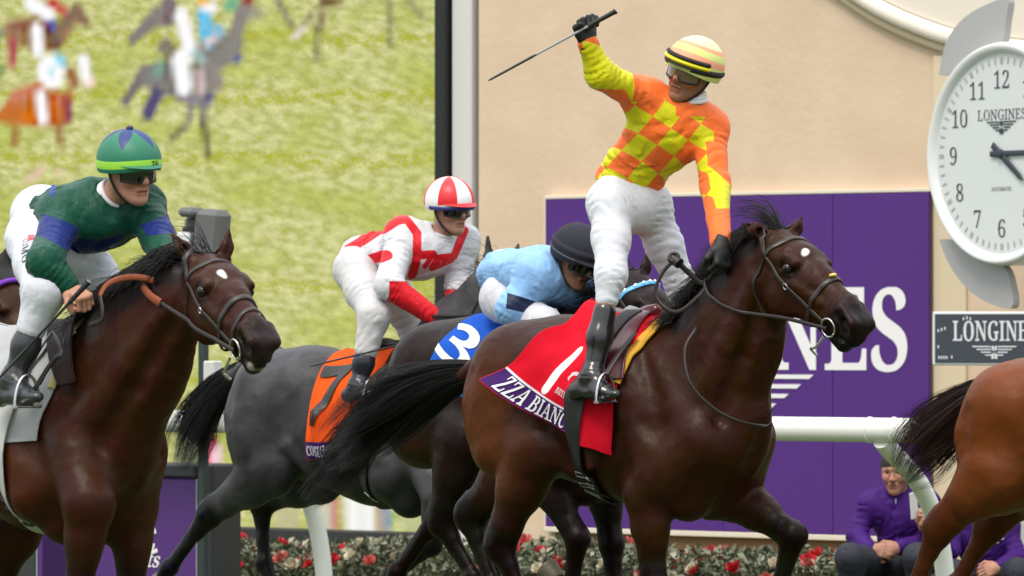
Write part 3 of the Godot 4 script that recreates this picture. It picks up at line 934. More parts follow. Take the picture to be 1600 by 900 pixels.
func clock_and_sign() -> void:
	var o := thing("post_clock", "white round post clock with black numerals in front of the stucco wall", "clock", Vector3(2.9, 0, -29), deg_to_rad(-55))
	var c := Vector3(0, Vector3(0.0012, 2.6272, 0).y, 0)
	var t := Transform3D(Basis(Vector3(1, 0, 0), Vector3(0, 0, 1), Vector3(0, -1, 0)), c)   # lathe axis along z
	var paint_ := mat(Color(.72, .74, .75), .3, 0.0, {"metallic_specular": .5})
	var s := Shape.new()
	s.lathe([Vector2(.0, -.30), Vector2(.60, -.30), Vector2(.655, -.27), Vector2(.668, -.2), Vector2(.668, -.03), Vector2(.66, .0), Vector2(.645, .012), Vector2(.618, .0), Vector2(.606, -.02), Vector2(.598, -.03)], 72, t)
	obj("case", s.mesh(), paint_, o)
	s = Shape.new()
	s.lathe([Vector2(.602, -.028), Vector2(.0, -.028)], 72, t)
	obj("dial", s.mesh(), mat(Color(.62, .66, .66), .45), o)
	var ink := mat(Color(.035, .045, .06), .6)
	for i in 12:
		var a := TAU * (i + 1) / 12.0
		plain_print("numeral", letters(str(i + 1), .105, true, false, .95), Transform3D(Basis(), c + Vector3(sin(a) * .445, cos(a) * .445, -.025)), ink, o)
	s = Shape.new()
	for i in 60:
		var a := TAU * i / 60.0
		var u := Vector3(sin(a), cos(a), 0)
		var v := Vector3(cos(a), -sin(a), 0)
		var w := .006 if i % 5 else .012
		s.quad(c + u * .535 - v * w + Vector3(0, 0, -.0255), c + u * .535 + v * w + Vector3(0, 0, -.0255), c + u * .575 + v * w + Vector3(0, 0, -.0255), c + u * .575 - v * w + Vector3(0, 0, -.0255))
	tag(obj("minute_marks", s.mesh(), mat(Color(.38, .36, .33), .7), o), "", "", "", "stuff")
	var word := letters("LONGINES", .062, true, false, 1.0)
	plain_print("lettering", word, Transform3D(Basis(), c + Vector3(0, .235, -.025)), ink, o)
	wings(.27, Transform3D(Basis(), c + Vector3(0, .165, -.025)), ink, o)
	plain_print("small_lettering", letters("AUTOMATIC", .024, false, false, 1.0), Transform3D(Basis(), c + Vector3(0, -.21, -.025)), ink, o)
	for h in [[90.0, .40, .018], [128.0, .27, .022]]:
		var a := deg_to_rad(h[0])
		var u := Vector3(sin(a), cos(a), 0)
		s = Shape.new()
		s.tube([c - u * .09 + Vector3(0, 0, -.012), c + Vector3(0, 0, -.012), c + u * h[1] * .85 + Vector3(0, 0, -.012), c + u * h[1] + Vector3(0, 0, -.012)], [h[2], h[2], h[2] * .8, .003], 6, [.003, .004, .003, .002], Vector3(0, 0, 1))
		obj("hand", s.mesh(), ink, o)
	s = Shape.new()
	s.lathe([Vector2(.0, .004), Vector2(.022, .003), Vector2(.028, -.004), Vector2(.028, -.02)], 24, t)
	obj("hand_boss", s.mesh(), ink, o)
	# two crescent blades behind the case, and the post
	var up := 1.0
	for pts in [[Vector2(-.62, .50), Vector2(-.55, .70), Vector2(-.38, .84), Vector2(-.12, .92), Vector2(.02, .93), Vector2(.0, .80), Vector2(-.04, .66), Vector2(-.2, .62), Vector2(-.4, .5)], [Vector2(-.62, -.5), Vector2(-.52, -.66), Vector2(-.36, -.8), Vector2(-.16, -.89), Vector2(.05, -.92), Vector2(.05, -.80), Vector2(-.02, -.67), Vector2(-.2, -.62), Vector2(-.4, -.5)]]:
		s = Shape.new()
		var poly := PackedVector2Array()
		for q in spline(pts, 4): poly.append(q)
		s.plate(poly, .05, Transform3D(Basis(), c + Vector3(-.06, 0, -.16)))
		obj("crescent", s.mesh(), mat(Color(.38, .38, .385), .4), o)
	s = Shape.new()
	s.tube([Vector3(.24, 0, -.30), Vector3(.24, c.y - .6, -.30)], .075, 20)
	obj("post", s.mesh(), mat(Color(.45, .46, .46), .4), o)
	# plaque under the clock
	var g := thing("plaque", "dark slate plaque with white border and letters below the clock", "sign", Vector3(2.8042, 0, -28.8), deg_to_rad(-8))
	var l0: Vector3 = Vector3(-0.3138, 1.6839, 0)
	var l1: Vector3 = Vector3(-0.3141, 1.3651, 0)
	s = Shape.new()
	s.box(Vector3(l0.x, l1.y, -.05), Vector3(l0.x + .73, l0.y, 0), .008)
	obj("border", s.mesh(), mat(Color(.66, .68, .69), .45), g)
	s = Shape.new()
	s.box(Vector3(l0.x + .014, l1.y + .014, -.02), Vector3(l0.x + .716, l0.y - .014, .004), .003)
	obj("slate", s.mesh(), mat(Color(.040, .050, .068), .5), g)
	var mid: float = l0.x + .365
	var pale := mat(Color(.66, .69, .72), .6)
	word = letters("LONGINES", .118, true, true, 1.0)
	var reach := 0.0
	for p in word[0]: reach = maxf(reach, p.x)
	for k in word[0].size(): word[0][k].x *= .245 / reach
	plain_print("lettering", word, Transform3D(Basis(), Vector3(mid, lerpf(l1.y, l0.y, .64), .0065)), pale, g)
	wings(.27, Transform3D(Basis(), Vector3(mid, lerpf(l1.y, l0.y, .27), .0065)), pale, g)
	s = Shape.new()
	for q in [[.03, .62], [.05, .64], [.07, .66], [.035, .12], [.05, .12], [.065, .12], [.08, .12], [.11, .13], [.03, .32], [.18, .84], [.2, .86], [.22, .84]]:
		var x: float = l0.x + q[0]
		var y: float = lerpf(l1.y, l0.y, q[1])
		s.box(Vector3(x, y, .004), Vector3(x + .008, y + .018, .0062))
	tag(obj("small_print", s.mesh(), pale, g), "", "", "", "stuff")
	s = Shape.new()
	var pl: Vector3 = Vector3(0.2227, 1.6346, -0.1)
	s.tube([Vector3(pl.x, 0, -.1), Vector3(pl.x, l1.y + .02, -.1)], .05, 16)
	obj("post", s.mesh(), mat(Color(.45, .46, .46), .4), g)

func boards_and_devices() -> void:
	var purple := mat(Color(.075, .020, .17), .5)
	var dark := mat(Color(.030, .033, .036), .55)
	var white := mat(Color(.78, .77, .80), .6)
	var edge := mat(Color(.45, .46, .48), .4, .3)
	# display column with script, partly behind the left horse
	var o := thing("display_column", "purple display column with white script in a dark frame, behind the left horse's forelegs", "sign", Vector3(0, 0, -26.2), deg_to_rad(-33))
	var x0: float = Vector3(-3.0924, 0.5243, -0.25).x
	var x1: float = Vector3(-2.3012, 0.5403, -0.25).x
	var x2: float = Vector3(-2.1792, 0.5428, -0.25).x
	var top: float = Vector3(-2.3331, 0.8127, -0.25).y
	var s := Shape.new()
	s.box(Vector3(x0, 0, -.50), Vector3(x1, top - .085, -.25), .006)
	obj("panel", s.mesh(), purple, o)
	s = Shape.new()
	s.box(Vector3(x1 + .006, 0, -.52), Vector3(x2, top, -.24), .012)
	s.box(Vector3(x0 - .02, top - .08, -.52), Vector3(x1 + .003, top, -.235), .012)
	obj("frame", s.mesh(), dark, o)
	s = Shape.new()
	s.box(Vector3(x1, 0, -.30), Vector3(x1 + .006, top - .085, -.246))
	obj("edge_strip", s.mesh(), edge, o)
	s = Shape.new()
	var bolt: Vector3 = Vector3(-2.2367, 0.7855, -0.23)
	s.tube([Vector3(bolt.x, bolt.y, -.245), Vector3(bolt.x, bolt.y, -.232)], .012, 12)
	obj("bolt", s.mesh(), mat(Color(.008, .008, .008), .5), o)
	var at: Vector3 = Vector3(-2.6208, 0.2632, -0.245)
	plain_print("lettering", letters("its", .085, true, true, .9), Transform3D(Basis(), Vector3(at.x, at.y, -.2465)), white, o, .35)
	s = Shape.new()
	for st in [[Vector3(-2.6218, 0.5266, -0.246), Vector3(-2.6034, 0.4978, -0.246), Vector3(-2.6126, 0.461, -0.246)], [Vector3(-2.64, 0.4164, -0.246), Vector3(-2.6034, 0.4319, -0.246), Vector3(-2.5942, 0.4102, -0.246)], [Vector3(-2.6583, 0.3208, -0.246), Vector3(-2.6033, 0.3441, -0.246), Vector3(-2.6308, 0.2995, -0.246), Vector3(-2.5758, 0.3155, -0.246)]]:
		var line := spline(st, 5)
		s.tube(line, .0125, 8, .002, Vector3(0, 0, 1))
	obj("script", s.mesh(), white, o)
	# second column at the left edge
	o = thing("display_column", "dark posted purple display column at the left edge below the green jockey's boot", "sign", Vector3(0, 0, -26.2), deg_to_rad(-33))
	x0 = Vector3(-4.3117, 0.4996, -0.25).x
	x1 = Vector3(-3.6495, 0.513, -0.25).x
	x2 = Vector3(-3.4593, 0.5169, -0.25).x
	top = Vector3(-3.5401, 0.6419, -0.25).y
	s = Shape.new()
	s.box(Vector3(x0, 0, -.50), Vector3(x1, top - .06, -.25), .006)
	obj("panel", s.mesh(), purple, o)
	s = Shape.new()
	s.box(Vector3(x1 + .003, 0, -.52), Vector3(x2, top, -.24), .012)
	s.box(Vector3(x0 - .02, top - .057, -.52), Vector3(x1, top, -.235), .012)
	obj("frame", s.mesh(), dark, o)
	s = Shape.new()
	s.box(Vector3(x2 + .001, 0, -.30), Vector3(x2 + .008, top, -.246))
	obj("edge_strip", s.mesh(), edge, o)
	s = Shape.new()
	s.box(Vector3(x2 + .009, 0, -.5), Vector3(Vector3(-3.4167, 0.5177, -0.25).x, top, -.25), .004)
	obj("side_panel", s.mesh(), purple, o)
	# padded grey camera box on a post
	o = thing("camera_post", "grey padded box with a white panel on a dark post, behind the left horse's head", "camera", Vector3(0, 0, -26.2), deg_to_rad(-33))
	var grey := mat(Color(.12, .125, .125), .75)
	var m: Vector3 = Vector3(-2.1563, 2.1356, 0)
	var tilt := Basis(Vector3(0, 0, 1), deg_to_rad(-6)) * Basis(Vector3(0, 1, 0), deg_to_rad(20))
	var tr := Transform3D(tilt, Vector3(m.x, m.y, -.1))
	s = Shape.new()
	s.box(Vector3(-.02, -.16, -.14), Vector3(.135, .125, .10), .03, tr)
	s.box(Vector3(-.12, .07, -.14), Vector3(-.024, .125, .10), .02, tr)
	s.box(Vector3(-.12, -.16, -.14), Vector3(-.024, .066, -.05), .015, tr)
	obj("padded_hood", s.mesh(), grey, o)
	s = Shape.new()
	s.box(Vector3(-.11, -.17, .02), Vector3(-.035, -.015, .105), .008, tr)
	obj("white_panel", s.mesh(), mat(Color(.72, .74, .76), .4), o)
	s = Shape.new()
	s.box(Vector3(-.12, -.17, -.047), Vector3(-.028, .01, -.02), .004, tr)
	obj("bracket", s.mesh(), dark, o)
	s = Shape.new()
	var px: float = Vector3(-2.1646, 1.271, 0).x
	s.box(Vector3(px - .025, 0, -.16), Vector3(px + .02, m.y - .17, -.11), .006)
	obj("post", s.mesh(), mat(Color(.02, .035, .035), .5), o)
	for q in [[Vector3(-2.0572, 1.3364, 0), .075, .13], [Vector3(-2.0036, 1.2828, 0), .07, .09], [Vector3(-2.075, 1.2284, 0), .06, .08]]:
		s = Shape.new()
		s.box(Vector3(q[0].x - q[1] * .5, q[0].y - q[2] * .5, -.12), Vector3(q[0].x + q[1] * .5, q[0].y + q[2] * .5, -.03), .008)
		obj("junction_box", s.mesh(), mat(Color(.55, .56, .55), .5), o)
	# remote cameras on the ground behind the rail
	var spots := [[Vector3(-1.21, 0.3018, 0.35), "black remote camera with a long lens on the ground beside the left curved post", 8.0], [Vector3(-1.5688, 0.2326, 0.35), "black remote camera on the ground between the grey horse's hind legs", -14.0], [Vector3(-0.3456, 0.2659, 0.35), "black remote camera on the ground under the near black horse", 20.0]]
	var first: Node3D
	for q in spots:
		if first == null:
			first = thing("remote_camera", q[1], "camera", Vector3.ZERO, 0.0, "remote cameras on the ground")
			s = Shape.new()
			s.box(Vector3(-.07, .05, -.05), Vector3(.07, .16, .05), .012)
			s.box(Vector3(-.03, .16, -.035), Vector3(.035, .195, .04), .012)
			obj("body", s.mesh(), mat(Color(.010, .010, .011), .5), first)
			s = Shape.new()
			s.lathe([Vector2(.0, .18), Vector2(.036, .18), Vector2(.045, .19), Vector2(.045, .12), Vector2(.038, .11), Vector2(.036, .0)], 24, Transform3D(Basis(Vector3(1, 0, 0), Vector3(0, 0, 1), Vector3(0, -1, 0)), Vector3(0, .1, .045)))
			obj("lens", s.mesh(), mat(Color(.012, .012, .013), .35), first)
			s = Shape.new()
			s.tube([Vector3(0, .1, .13), Vector3(0, .1, .14)], .0465, 24)
			obj("lens_ring", s.mesh(), mat(Color(.35, .02, .12), .4), first)
			s = Shape.new()
			s.box(Vector3(-.06, 0, -.06), Vector3(.06, .048, .08), .01)
			obj("ground_plate", s.mesh(), mat(Color(.02, .02, .02), .6), first)
		else:
			var cp := first.duplicate()
			cp.name = numbered("remote_camera")
			add_child(cp, true)
			cp.set_meta("label", q[1])
			first = cp
		first.transform = Transform3D(Basis(Vector3.UP, deg_to_rad(-33)), Vector3(0, 0, -26.2)) * Transform3D(Basis(Vector3.UP, deg_to_rad(q[2])), Vector3(q[0].x, 0, q[0].z))

func rose(r: float, rng: RandomNumberGenerator) -> ArrayMesh:
	var s := Shape.new()
	for ring in 4:
		var n: int = [3, 4, 5, 6][ring]
		var rr: float = r * [.25, .5, .8, 1.05][ring]
		var open: float = [.05, .2, .4, .7][ring]
		for i in n:
			var a := TAU * (i + ring * .4) / n + rng.randf() * .3
			var rows := []
			for j in 4:
				var f := j / 3.0
				for k in 4:
					var w := (k / 3.0 - .5) * 3.8 / n * (1.3 - .3 * absf(f - .5))
					var rad := rr * (.35 + .65 * sin(f * PI * .5) * (1.0 if ring < 2 else 1.0)) + rr * .25 * f * f * open
					var y := r * (-.35 + f * (1.15 - open * .55)) - (pow(k / 3.0 - .5, 2.0) * r * .35 * f)
					rows.append(Vector3(cos(a + w) * rad, y, sin(a + w) * rad))
			s.grid(rows, 4, 4)
	return s.mesh()

func flower_bed() -> void:
	var rng := RandomNumberGenerator.new()
	rng.seed = 77
	var bushes := []
	for v in 3:
		var s := Shape.new()
		for i in 330:
			var a := rng.randf() * TAU
			var e := sqrt(rng.randf())
			var y := .03 + .21 * pow(rng.randf(), .7)
			var rr := .21 * sqrt(maxf(.1, 1.0 - pow(y / .34, 2.0))) * e
			var p := Vector3(cos(a) * rr, y, sin(a) * rr * .9)
			var out := Vector3(cos(a), rng.randf_range(-.2, .9), sin(a)).normalized()
			out = (out + Vector3(rng.randfn(), rng.randfn(), rng.randfn()) * .35).normalized()
			var side := out.cross(Vector3(rng.randfn(), 1, rng.randfn())).normalized()
			var nn := side.cross(out)
			var l := rng.randf_range(.035, .062)
			var w := l * .33
			var b := p + out * l
			var st := s.P.size()
			var col := Color(.10, .12, .07).lerp(Color(.20, .215, .15), rng.randf())
			if rng.randf() < .12: col = Color(.30, .28, .20)
			for q in [p, p + out * l * .45 + side * w + nn * .006, p + out * l * .45 - side * w + nn * .006, b - nn * .006]:
				s.vert(q, (nn + out * .2).normalized())
				s.C.append(col)
			s.I.append_array(PackedInt32Array([st, st + 1, st + 3, st, st + 3, st + 2]))
		bushes.append(s.mesh(true))
	var stems := Shape.new()
	for i in 9:
		var a := rng.randf() * TAU
		stems.tube([Vector3(cos(a) * .03, 0, sin(a) * .03), Vector3(cos(a) * .08, .12, sin(a) * .08), Vector3(cos(a + .3) * .14, .26, sin(a + .3) * .13)], [.006, .005, .003], 5)
	var stem_mesh := stems.mesh()
	var reds := [rose(.042, rng), rose(.034, rng)]
	var leaf := vmat(.6, {"backlight_enabled": true, "backlight": Color(.12, .14, .06)})
	var red := mat(Color(.52, .012, .022), .6)
	var cream := mat(Color(.62, .56, .42), .65)
	var pink := mat(Color(.55, .10, .09), .65)
	var base := Transform3D(Basis(Vector3.UP, deg_to_rad(-33)), Vector3(0, 0, -26.2))
	var from: float = Vector3(-5.6901, 0.0512, -3).x
	var to: float = Vector3(0.3681, 0.2087, -3).x
	var n := 40
	for i in n:
		var x := lerpf(from, to, (i + .5) / n)
		var z := -3.0 + (.28 if i % 2 else -.24) + rng.randf_range(-.06, .06)
		var o := thing("rose_bush", "", "rose bush", base * Vector3(x, 0, z), deg_to_rad(-33) + rng.randf() * TAU, "rose bushes in the bed along the wall")
		var f := obj("foliage", bushes[i % 3], leaf, o)
		tag(f, "", "", "", "stuff")
		obj("stem", stem_mesh, mat(Color(.06, .07, .03), .8), o)
		var sc := rng.randf_range(.85, 1.15)
		f.scale = Vector3(1, sc, 1)
		var count := [0, 0, 0]
		for k in rng.randi_range(5, 8):
			var a := rng.randf() * TAU
			var y := rng.randf_range(.08, .25) * sc
			var rr := .215 * sqrt(maxf(.08, 1.0 - pow(y / .36, 2.0)))
			var which := rng.randf()
			var sort := 0 if which < .42 else 1 if which < .85 else 2
			count[sort] += 1
			var ro := obj("rose", reds[k % 2], [red, cream, pink][sort], o)
			ro.position = Vector3(cos(a) * rr, y, sin(a) * rr)
			var up := Vector3(cos(a) * .8, .8, sin(a) * .8).normalized()
			ro.basis = Basis(Quaternion(Vector3.UP, up))
		var what := []
		for k in 3:
			if count[k] and k < 2: what.append("%s %s" % [["no", "one", "two", "three", "four", "five", "six", "seven", "eight"][count[k]], ["red", "cream", "pink"][k]])
		o.set_meta("label", "rose bush with %s roses, %s from the bed's left end" % [" and ".join(what), ["first", "second", "third", "fourth", "fifth", "sixth", "seventh", "eighth", "ninth", "tenth", "eleventh", "twelfth", "thirteenth", "fourteenth", "fifteenth", "sixteenth", "seventeenth", "eighteenth", "nineteenth", "twentieth", "twenty-first", "twenty-second", "twenty-third", "twenty-fourth", "twenty-fifth", "twenty-sixth", "twenty-seventh", "twenty-eighth", "twenty-ninth", "thirtieth", "thirty-first", "thirty-second", "thirty-third", "thirty-fourth", "thirty-fifth", "thirty-sixth", "thirty-seventh", "thirty-eighth", "thirty-ninth", "fortieth"][i]])

# ---------------------------------------------------------------- horses
static func head_axes(poll: Vector3, turn: float, pitch: float, roll := 0.0, size := Vector3.ONE) -> Transform3D:
	var a := deg_to_rad(turn)
	var p := deg_to_rad(pitch)
	var x := Vector3(cos(p) * cos(a), -sin(p), cos(p) * sin(a))
	var z: Vector3 = Vector3(-sin(a), 0, cos(a)).rotated(x, deg_to_rad(roll))
	return Transform3D(Basis(x * size.x, z.cross(x) * size.y, z * size.z), poll)

# head in its own axes: x from poll to muzzle, y towards the forehead side, z to the right
static func horse_head(b: Blob, t: Transform3D, ears: Array) -> void:
	b.axes = t
	var r := func(v: float) -> float: return v
	b.cap(Vector3(0.02, -0.07, 0), Vector3(0.17, -0.075, 0), r.call(.075), r.call(.082), .03, Vector3(1, 1, 1.12))
	b.cap(Vector3(0.16, -0.07, 0), Vector3(0.30, -0.085, 0), r.call(.078), r.call(.066), .03, Vector3(1, 1, 1.05))
	b.cap(Vector3(0.28, -0.08, 0), Vector3(0.50, -0.105, 0), r.call(.062), r.call(.05), .03, Vector3(1, 1, .82))
	for s in [-1, 1]:
		b.cap(Vector3(0.10, -0.15, s * .035), Vector3(0.17, -0.175, s * .042), r.call(.088), r.call(.085), .03, Vector3(1, 1, .52))
		b.cap(Vector3(0.20, -0.17, s * .035), Vector3(0.42, -0.172, s * .022), r.call(.062), r.call(.034), .03, Vector3(1, 1, .6))
		b.cap(Vector3(0.18, -0.13, s * .045), Vector3(0.43, -0.135, s * .028), r.call(.06), r.call(.04), .03, Vector3(1, 1, .6))
		b.cap(Vector3(0.235, -0.108, s * .078), Vector3(0.40, -0.118, s * .05), r.call(.012), r.call(.01), .025)
		b.cap(Vector3(0.155, -0.035, s * .078), Vector3(0.225, -0.037, s * .082), r.call(.016), r.call(.016), .02)
		b.cap(Vector3(0.09, -0.06, s * .07), Vector3(0.16, -0.05, s * .078), r.call(.02), r.call(.02), .03)
	b.cap(Vector3(0.49, -0.115, 0), Vector3(0.57, -0.135, 0), r.call(.056), r.call(.05), .03, Vector3(1, 1, .92))
	b.cap(Vector3(0.47, -0.155, 0), Vector3(0.585, -0.165, 0), r.call(.040), r.call(.038), .02, Vector3(1, 1, 1.05))
	b.cap(Vector3(0.43, -0.19, 0), Vector3(0.54, -0.208, 0), r.call(.03), r.call(.032), .02, Vector3(1, 1, .95))
	b.cap(Vector3(0.545, -0.20, -.012), Vector3(0.56, -0.198, .012), r.call(.027), r.call(.027), .015)
	for s in [-1, 1]:
		b.cap(Vector3(0.51, -0.092, s * .046), Vector3(0.59, -0.118, s * .042), r.call(.024), r.call(.027), .018)
		# carved nostril, eye socket and mouth
		b.cap(Vector3(0.535, -0.108, s * .078), Vector3(0.585, -0.138, s * .068), r.call(.02), r.call(.026), .014, Vector3.ONE, true)
		b.cap(Vector3(0.555, -0.115, s * .052), Vector3(0.575, -0.127, s * .05), r.call(.011), r.call(.013), .008, Vector3.ONE, true)
		b.ball(Vector3(0.20, -0.066, s * .108), r.call(.024), .02, Vector3.ONE, true)
		b.cap(Vector3(0.48, -0.186, s * .055), Vector3(0.62, -0.186, s * .02), r.call(.005), r.call(.006), .008, Vector3.ONE, true)
		b.cap(Vector3(0.175, -0.049, s * .089), Vector3(0.218, -0.048, s * .089), r.call(.009), r.call(.009), .01)
		b.cap(Vector3(0.178, -0.087, s * .089), Vector3(0.22, -0.086, s * .086), r.call(.008), r.call(.008), .01)
	# ears: base and tip
	for i in 2:
		var s := -1.0 if i == 0 else 1.0
		var base := Vector3(0.0, -0.03, s * .055)
		var tip: Vector3 = ears[i]
		var mid := base.lerp(tip, .42) + Vector3(0, .004, s * .008)
		b.cap(base, mid, r.call(.026), r.call(.027), .02, Vector3(.8, 1, .9))
		b.cap(mid, tip, r.call(.027), r.call(.006), .012, Vector3(.8, 1, .9))
		b.cap(base.lerp(tip, .3) + Vector3(.028, .012, s * .01), base.lerp(tip, .82) + Vector3(.014, .006, s * .006), r.call(.014), r.call(.006), .01, Vector3.ONE, true)
	b.axes = Transform3D()

static func horse_trunk(b: Blob, dh: float) -> void:
	var u := Vector3(0, dh, 0)
	b.cap(Vector3(-.28, 1.27, 0) + u, Vector3(.20, 1.215, 0) + u, .30, .355, .05, Vector3(1, 1, .8))
	b.cap(Vector3(.20, 1.215, 0) + u, Vector3(.46, 1.17, 0) + u, .355, .28, .05, Vector3(1, 1, .72))
	b.cap(Vector3(-.26, 1.47, 0) + u, Vector3(.13, 1.44, 0) + u, .14, .14, .08)
	b.cap(Vector3(.10, 1.49, 0) + u, Vector3(.34, 1.50, 0) + u, .085, .085, .08)
	b.cap(Vector3(-.40, 1.44, 0) + u, Vector3(-.22, 1.45, 0) + u, .17, .17, .08)
	for s in [-1, 1]:
		b.cap(Vector3(-.43, 1.405, s * .105) + u, Vector3(-.20, 1.40, s * .07) + u, .20, .185, .06)
		b.cap(Vector3(-.50, 1.28, s * .12) + u, Vector3(-.47, 1.10, s * .14) + u, .175, .15, .06)
		b.cap(Vector3(-.24, 1.46, s * .19) + u, Vector3(-.20, 1.38, s * .21) + u, .05, .04, .08)
		# shoulder blade, arm, chest
		b.cap(Vector3(.28, 1.42, s * .13) + u, Vector3(.58, 1.17, s * .125) + u, .095, .115, .045)
		b.cap(Vector3(.20, 1.36, s * .17) + u, Vector3(.38, 1.10, s * .19) + u, .10, .10, .055)
		b.cap(Vector3(.58, 1.13, s * .12) + u, Vector3(.40, 1.0, s * .165) + u, .115, .12, .04)
		b.cap(Vector3(.60, 1.09, s * .07) + u, Vector3(.46, .91, s * .08) + u, .12, .11, .04)
	b.cap(Vector3(.46, 1.24, 0) + u, Vector3(.60, 1.2, 0) + u, .25, .18, .06, Vector3(1, 1, .75))
	for s in [-1, 1]:
		b.cap(Vector3(.12, 1.44, s * .33) + u, Vector3(.28, 1.02, s * .345) + u, .045, .05, .07, Vector3.ONE, true)
		b.cap(Vector3(-.13, 1.36, s * .345) + u, Vector3(-.16, 1.08, s * .335) + u, .06, .05, .08, Vector3.ONE, true)
		b.cap(Vector3(.40, 1.20, s * .30) + u, Vector3(.56, 1.10, s * .285) + u, .03, .03, .05, Vector3.ONE, true)
		b.cap(Vector3(-.56, 1.38, s * .30) + u, Vector3(-.56, 1.02, s * .31) + u, .03, .03, .05, Vector3.ONE, true)
		b.cap(Vector3(.30, 1.52, s * .20) + u, Vector3(.44, 1.30, s * .265) + u, .02, .03, .05, Vector3.ONE, true)
		b.cap(Vector3(.28, 1.24, s * .19) + u, Vector3(.40, 1.0, s * .205) + u, .07, .075, .025)
		b.ball(Vector3(-.34, 1.40, s * .185) + u, .11, .05)
		b.cap(Vector3(-.20, 1.14, s * .235) + u, Vector3(-.06, .99, s * .17) + u, .035, .03, .04)
		b.cap(Vector3(.06, 1.30, s * .30) + u, Vector3(.10, 1.02, s * .27) + u, .02, .02, .05)
	b.cap(Vector3(.80, 1.16, 0) + u, Vector3(.66, .86, 0) + u, .035, .03, .05, Vector3.ONE, true)

# joints: [hip, stifle, hock, fetlock, coronet, toe]
static func hind_leg(b: Blob, j: Array, s: float) -> void:
	var hip: Vector3 = j[0]
	var sti: Vector3 = j[1]
	var hock: Vector3 = j[2]
	var fet: Vector3 = j[3]
	var cor: Vector3 = j[4]
	var back := (hock - sti).cross(Vector3(0, 0, 1)).normalized()
	if back.x > 0: back = -back
	b.cap(hip, sti, .21, .125, .05, Vector3(1, 1, .72))
	b.cap(hip + Vector3(-.06, -.08, 0), hip.lerp(sti, .5) + back * .1 + Vector3(0, -.12, 0), .14, .11, .06, Vector3(1, 1, .8))
	var g := sti.lerp(hock, .35)
	b.cap(sti, g, .135, .11, .03, Vector3(1, 1, .8))
	b.cap(g, sti.lerp(hock, .8), .105, .066, .03, Vector3(1, 1, .8))
	b.cap(sti.lerp(hock, .25) + back * .05, hock + back * .045 + (sti - hock).normalized() * .06, .065, .024, .03)
	b.cap(sti.lerp(hock, .8), hock, .064, .068, .03, Vector3(1, 1, .75))
	b.cap(hock + back * .058 + (sti - hock).normalized() * .055, hock + back * .035, .027, .036, .02)
	var c := hock.lerp(fet, .3)
	b.cap(hock, c, .064, .046, .03, Vector3(1, 1, .75))
	b.cap(c, fet, .034, .032, .02, Vector3(1, 1, .85))
	var cb := (fet - hock).cross(Vector3(0, 0, 1)).normalized()
	if cb.x > 0: cb = -cb
	b.cap(hock.lerp(fet, .1) + cb * .035, fet + cb * .02, .018, .018, .01)
	b.ball(fet + cb * .012, .045, .02, Vector3(1, 1, .9))
	b.cap(fet, cor, .036, .038, .02)

# joints: [point of shoulder, elbow, knee, fetlock, coronet, toe]
static func fore_leg(b: Blob, j: Array, s: float) -> void:
	var elb: Vector3 = j[1]
	var kne: Vector3 = j[2]
	var fet: Vector3 = j[3]
	var cor: Vector3 = j[4]
	var fwd := (kne - elb).cross(Vector3(0, 0, 1)).normalized()
	if fwd.x < 0: fwd = -fwd
	b.cap(j[0], elb, .11, .10, .05)
	var g := elb.lerp(kne, .35)
	b.cap(elb, g, .098, .078, .03, Vector3(1, 1, .85))
	b.cap(elb.lerp(kne, .1) + fwd * .03, elb.lerp(kne, .55) + fwd * .02, .06, .045, .03)
	b.cap(g, elb.lerp(kne, .86), .076, .054, .03, Vector3(1, 1, .85))
	b.cap(elb.lerp(kne, .86), kne, .054, .058, .02, Vector3(1, 1, .9))
	b.ball(kne + fwd * .012, .047, .02)
	var c := kne.lerp(fet, .25)
	b.cap(kne, c, .054, .041, .02, Vector3(1, 1, .85))
	b.cap(c, fet, .039, .035, .02, Vector3(1, 1, .85))
	var cb := (fet - kne).cross(Vector3(0, 0, 1)).normalized()
	if cb.x > 0: cb = -cb
	b.cap(kne.lerp(fet, .12) + cb * .03, fet + cb * .02, .016, .017, .01)
	b.ball(fet + cb * .012, .041, .02, Vector3(1, 1, .9))
	b.cap(fet, cor, .034, .036, .02)

func hoof(cor: Vector3, toe: Vector3) -> ArrayMesh:
	var d := (toe - cor).normalized()
	var s := Shape.new()
	var side := d.cross(Vector3(0, 0, 1)).normalized()
	var t := Transform3D(Basis(side, -d, Vector3(0, 0, 1)), cor)
	s.lathe([Vector2(0.02, .02), Vector2(.036, .012), Vector2(.041, 0), Vector2(.047, -.03), Vector2(.056, -.065), Vector2(.058, -.072), Vector2(.052, -.076), Vector2(.03, -.07), Vector2(.001, -.068)], 18, t)
	return s.mesh()

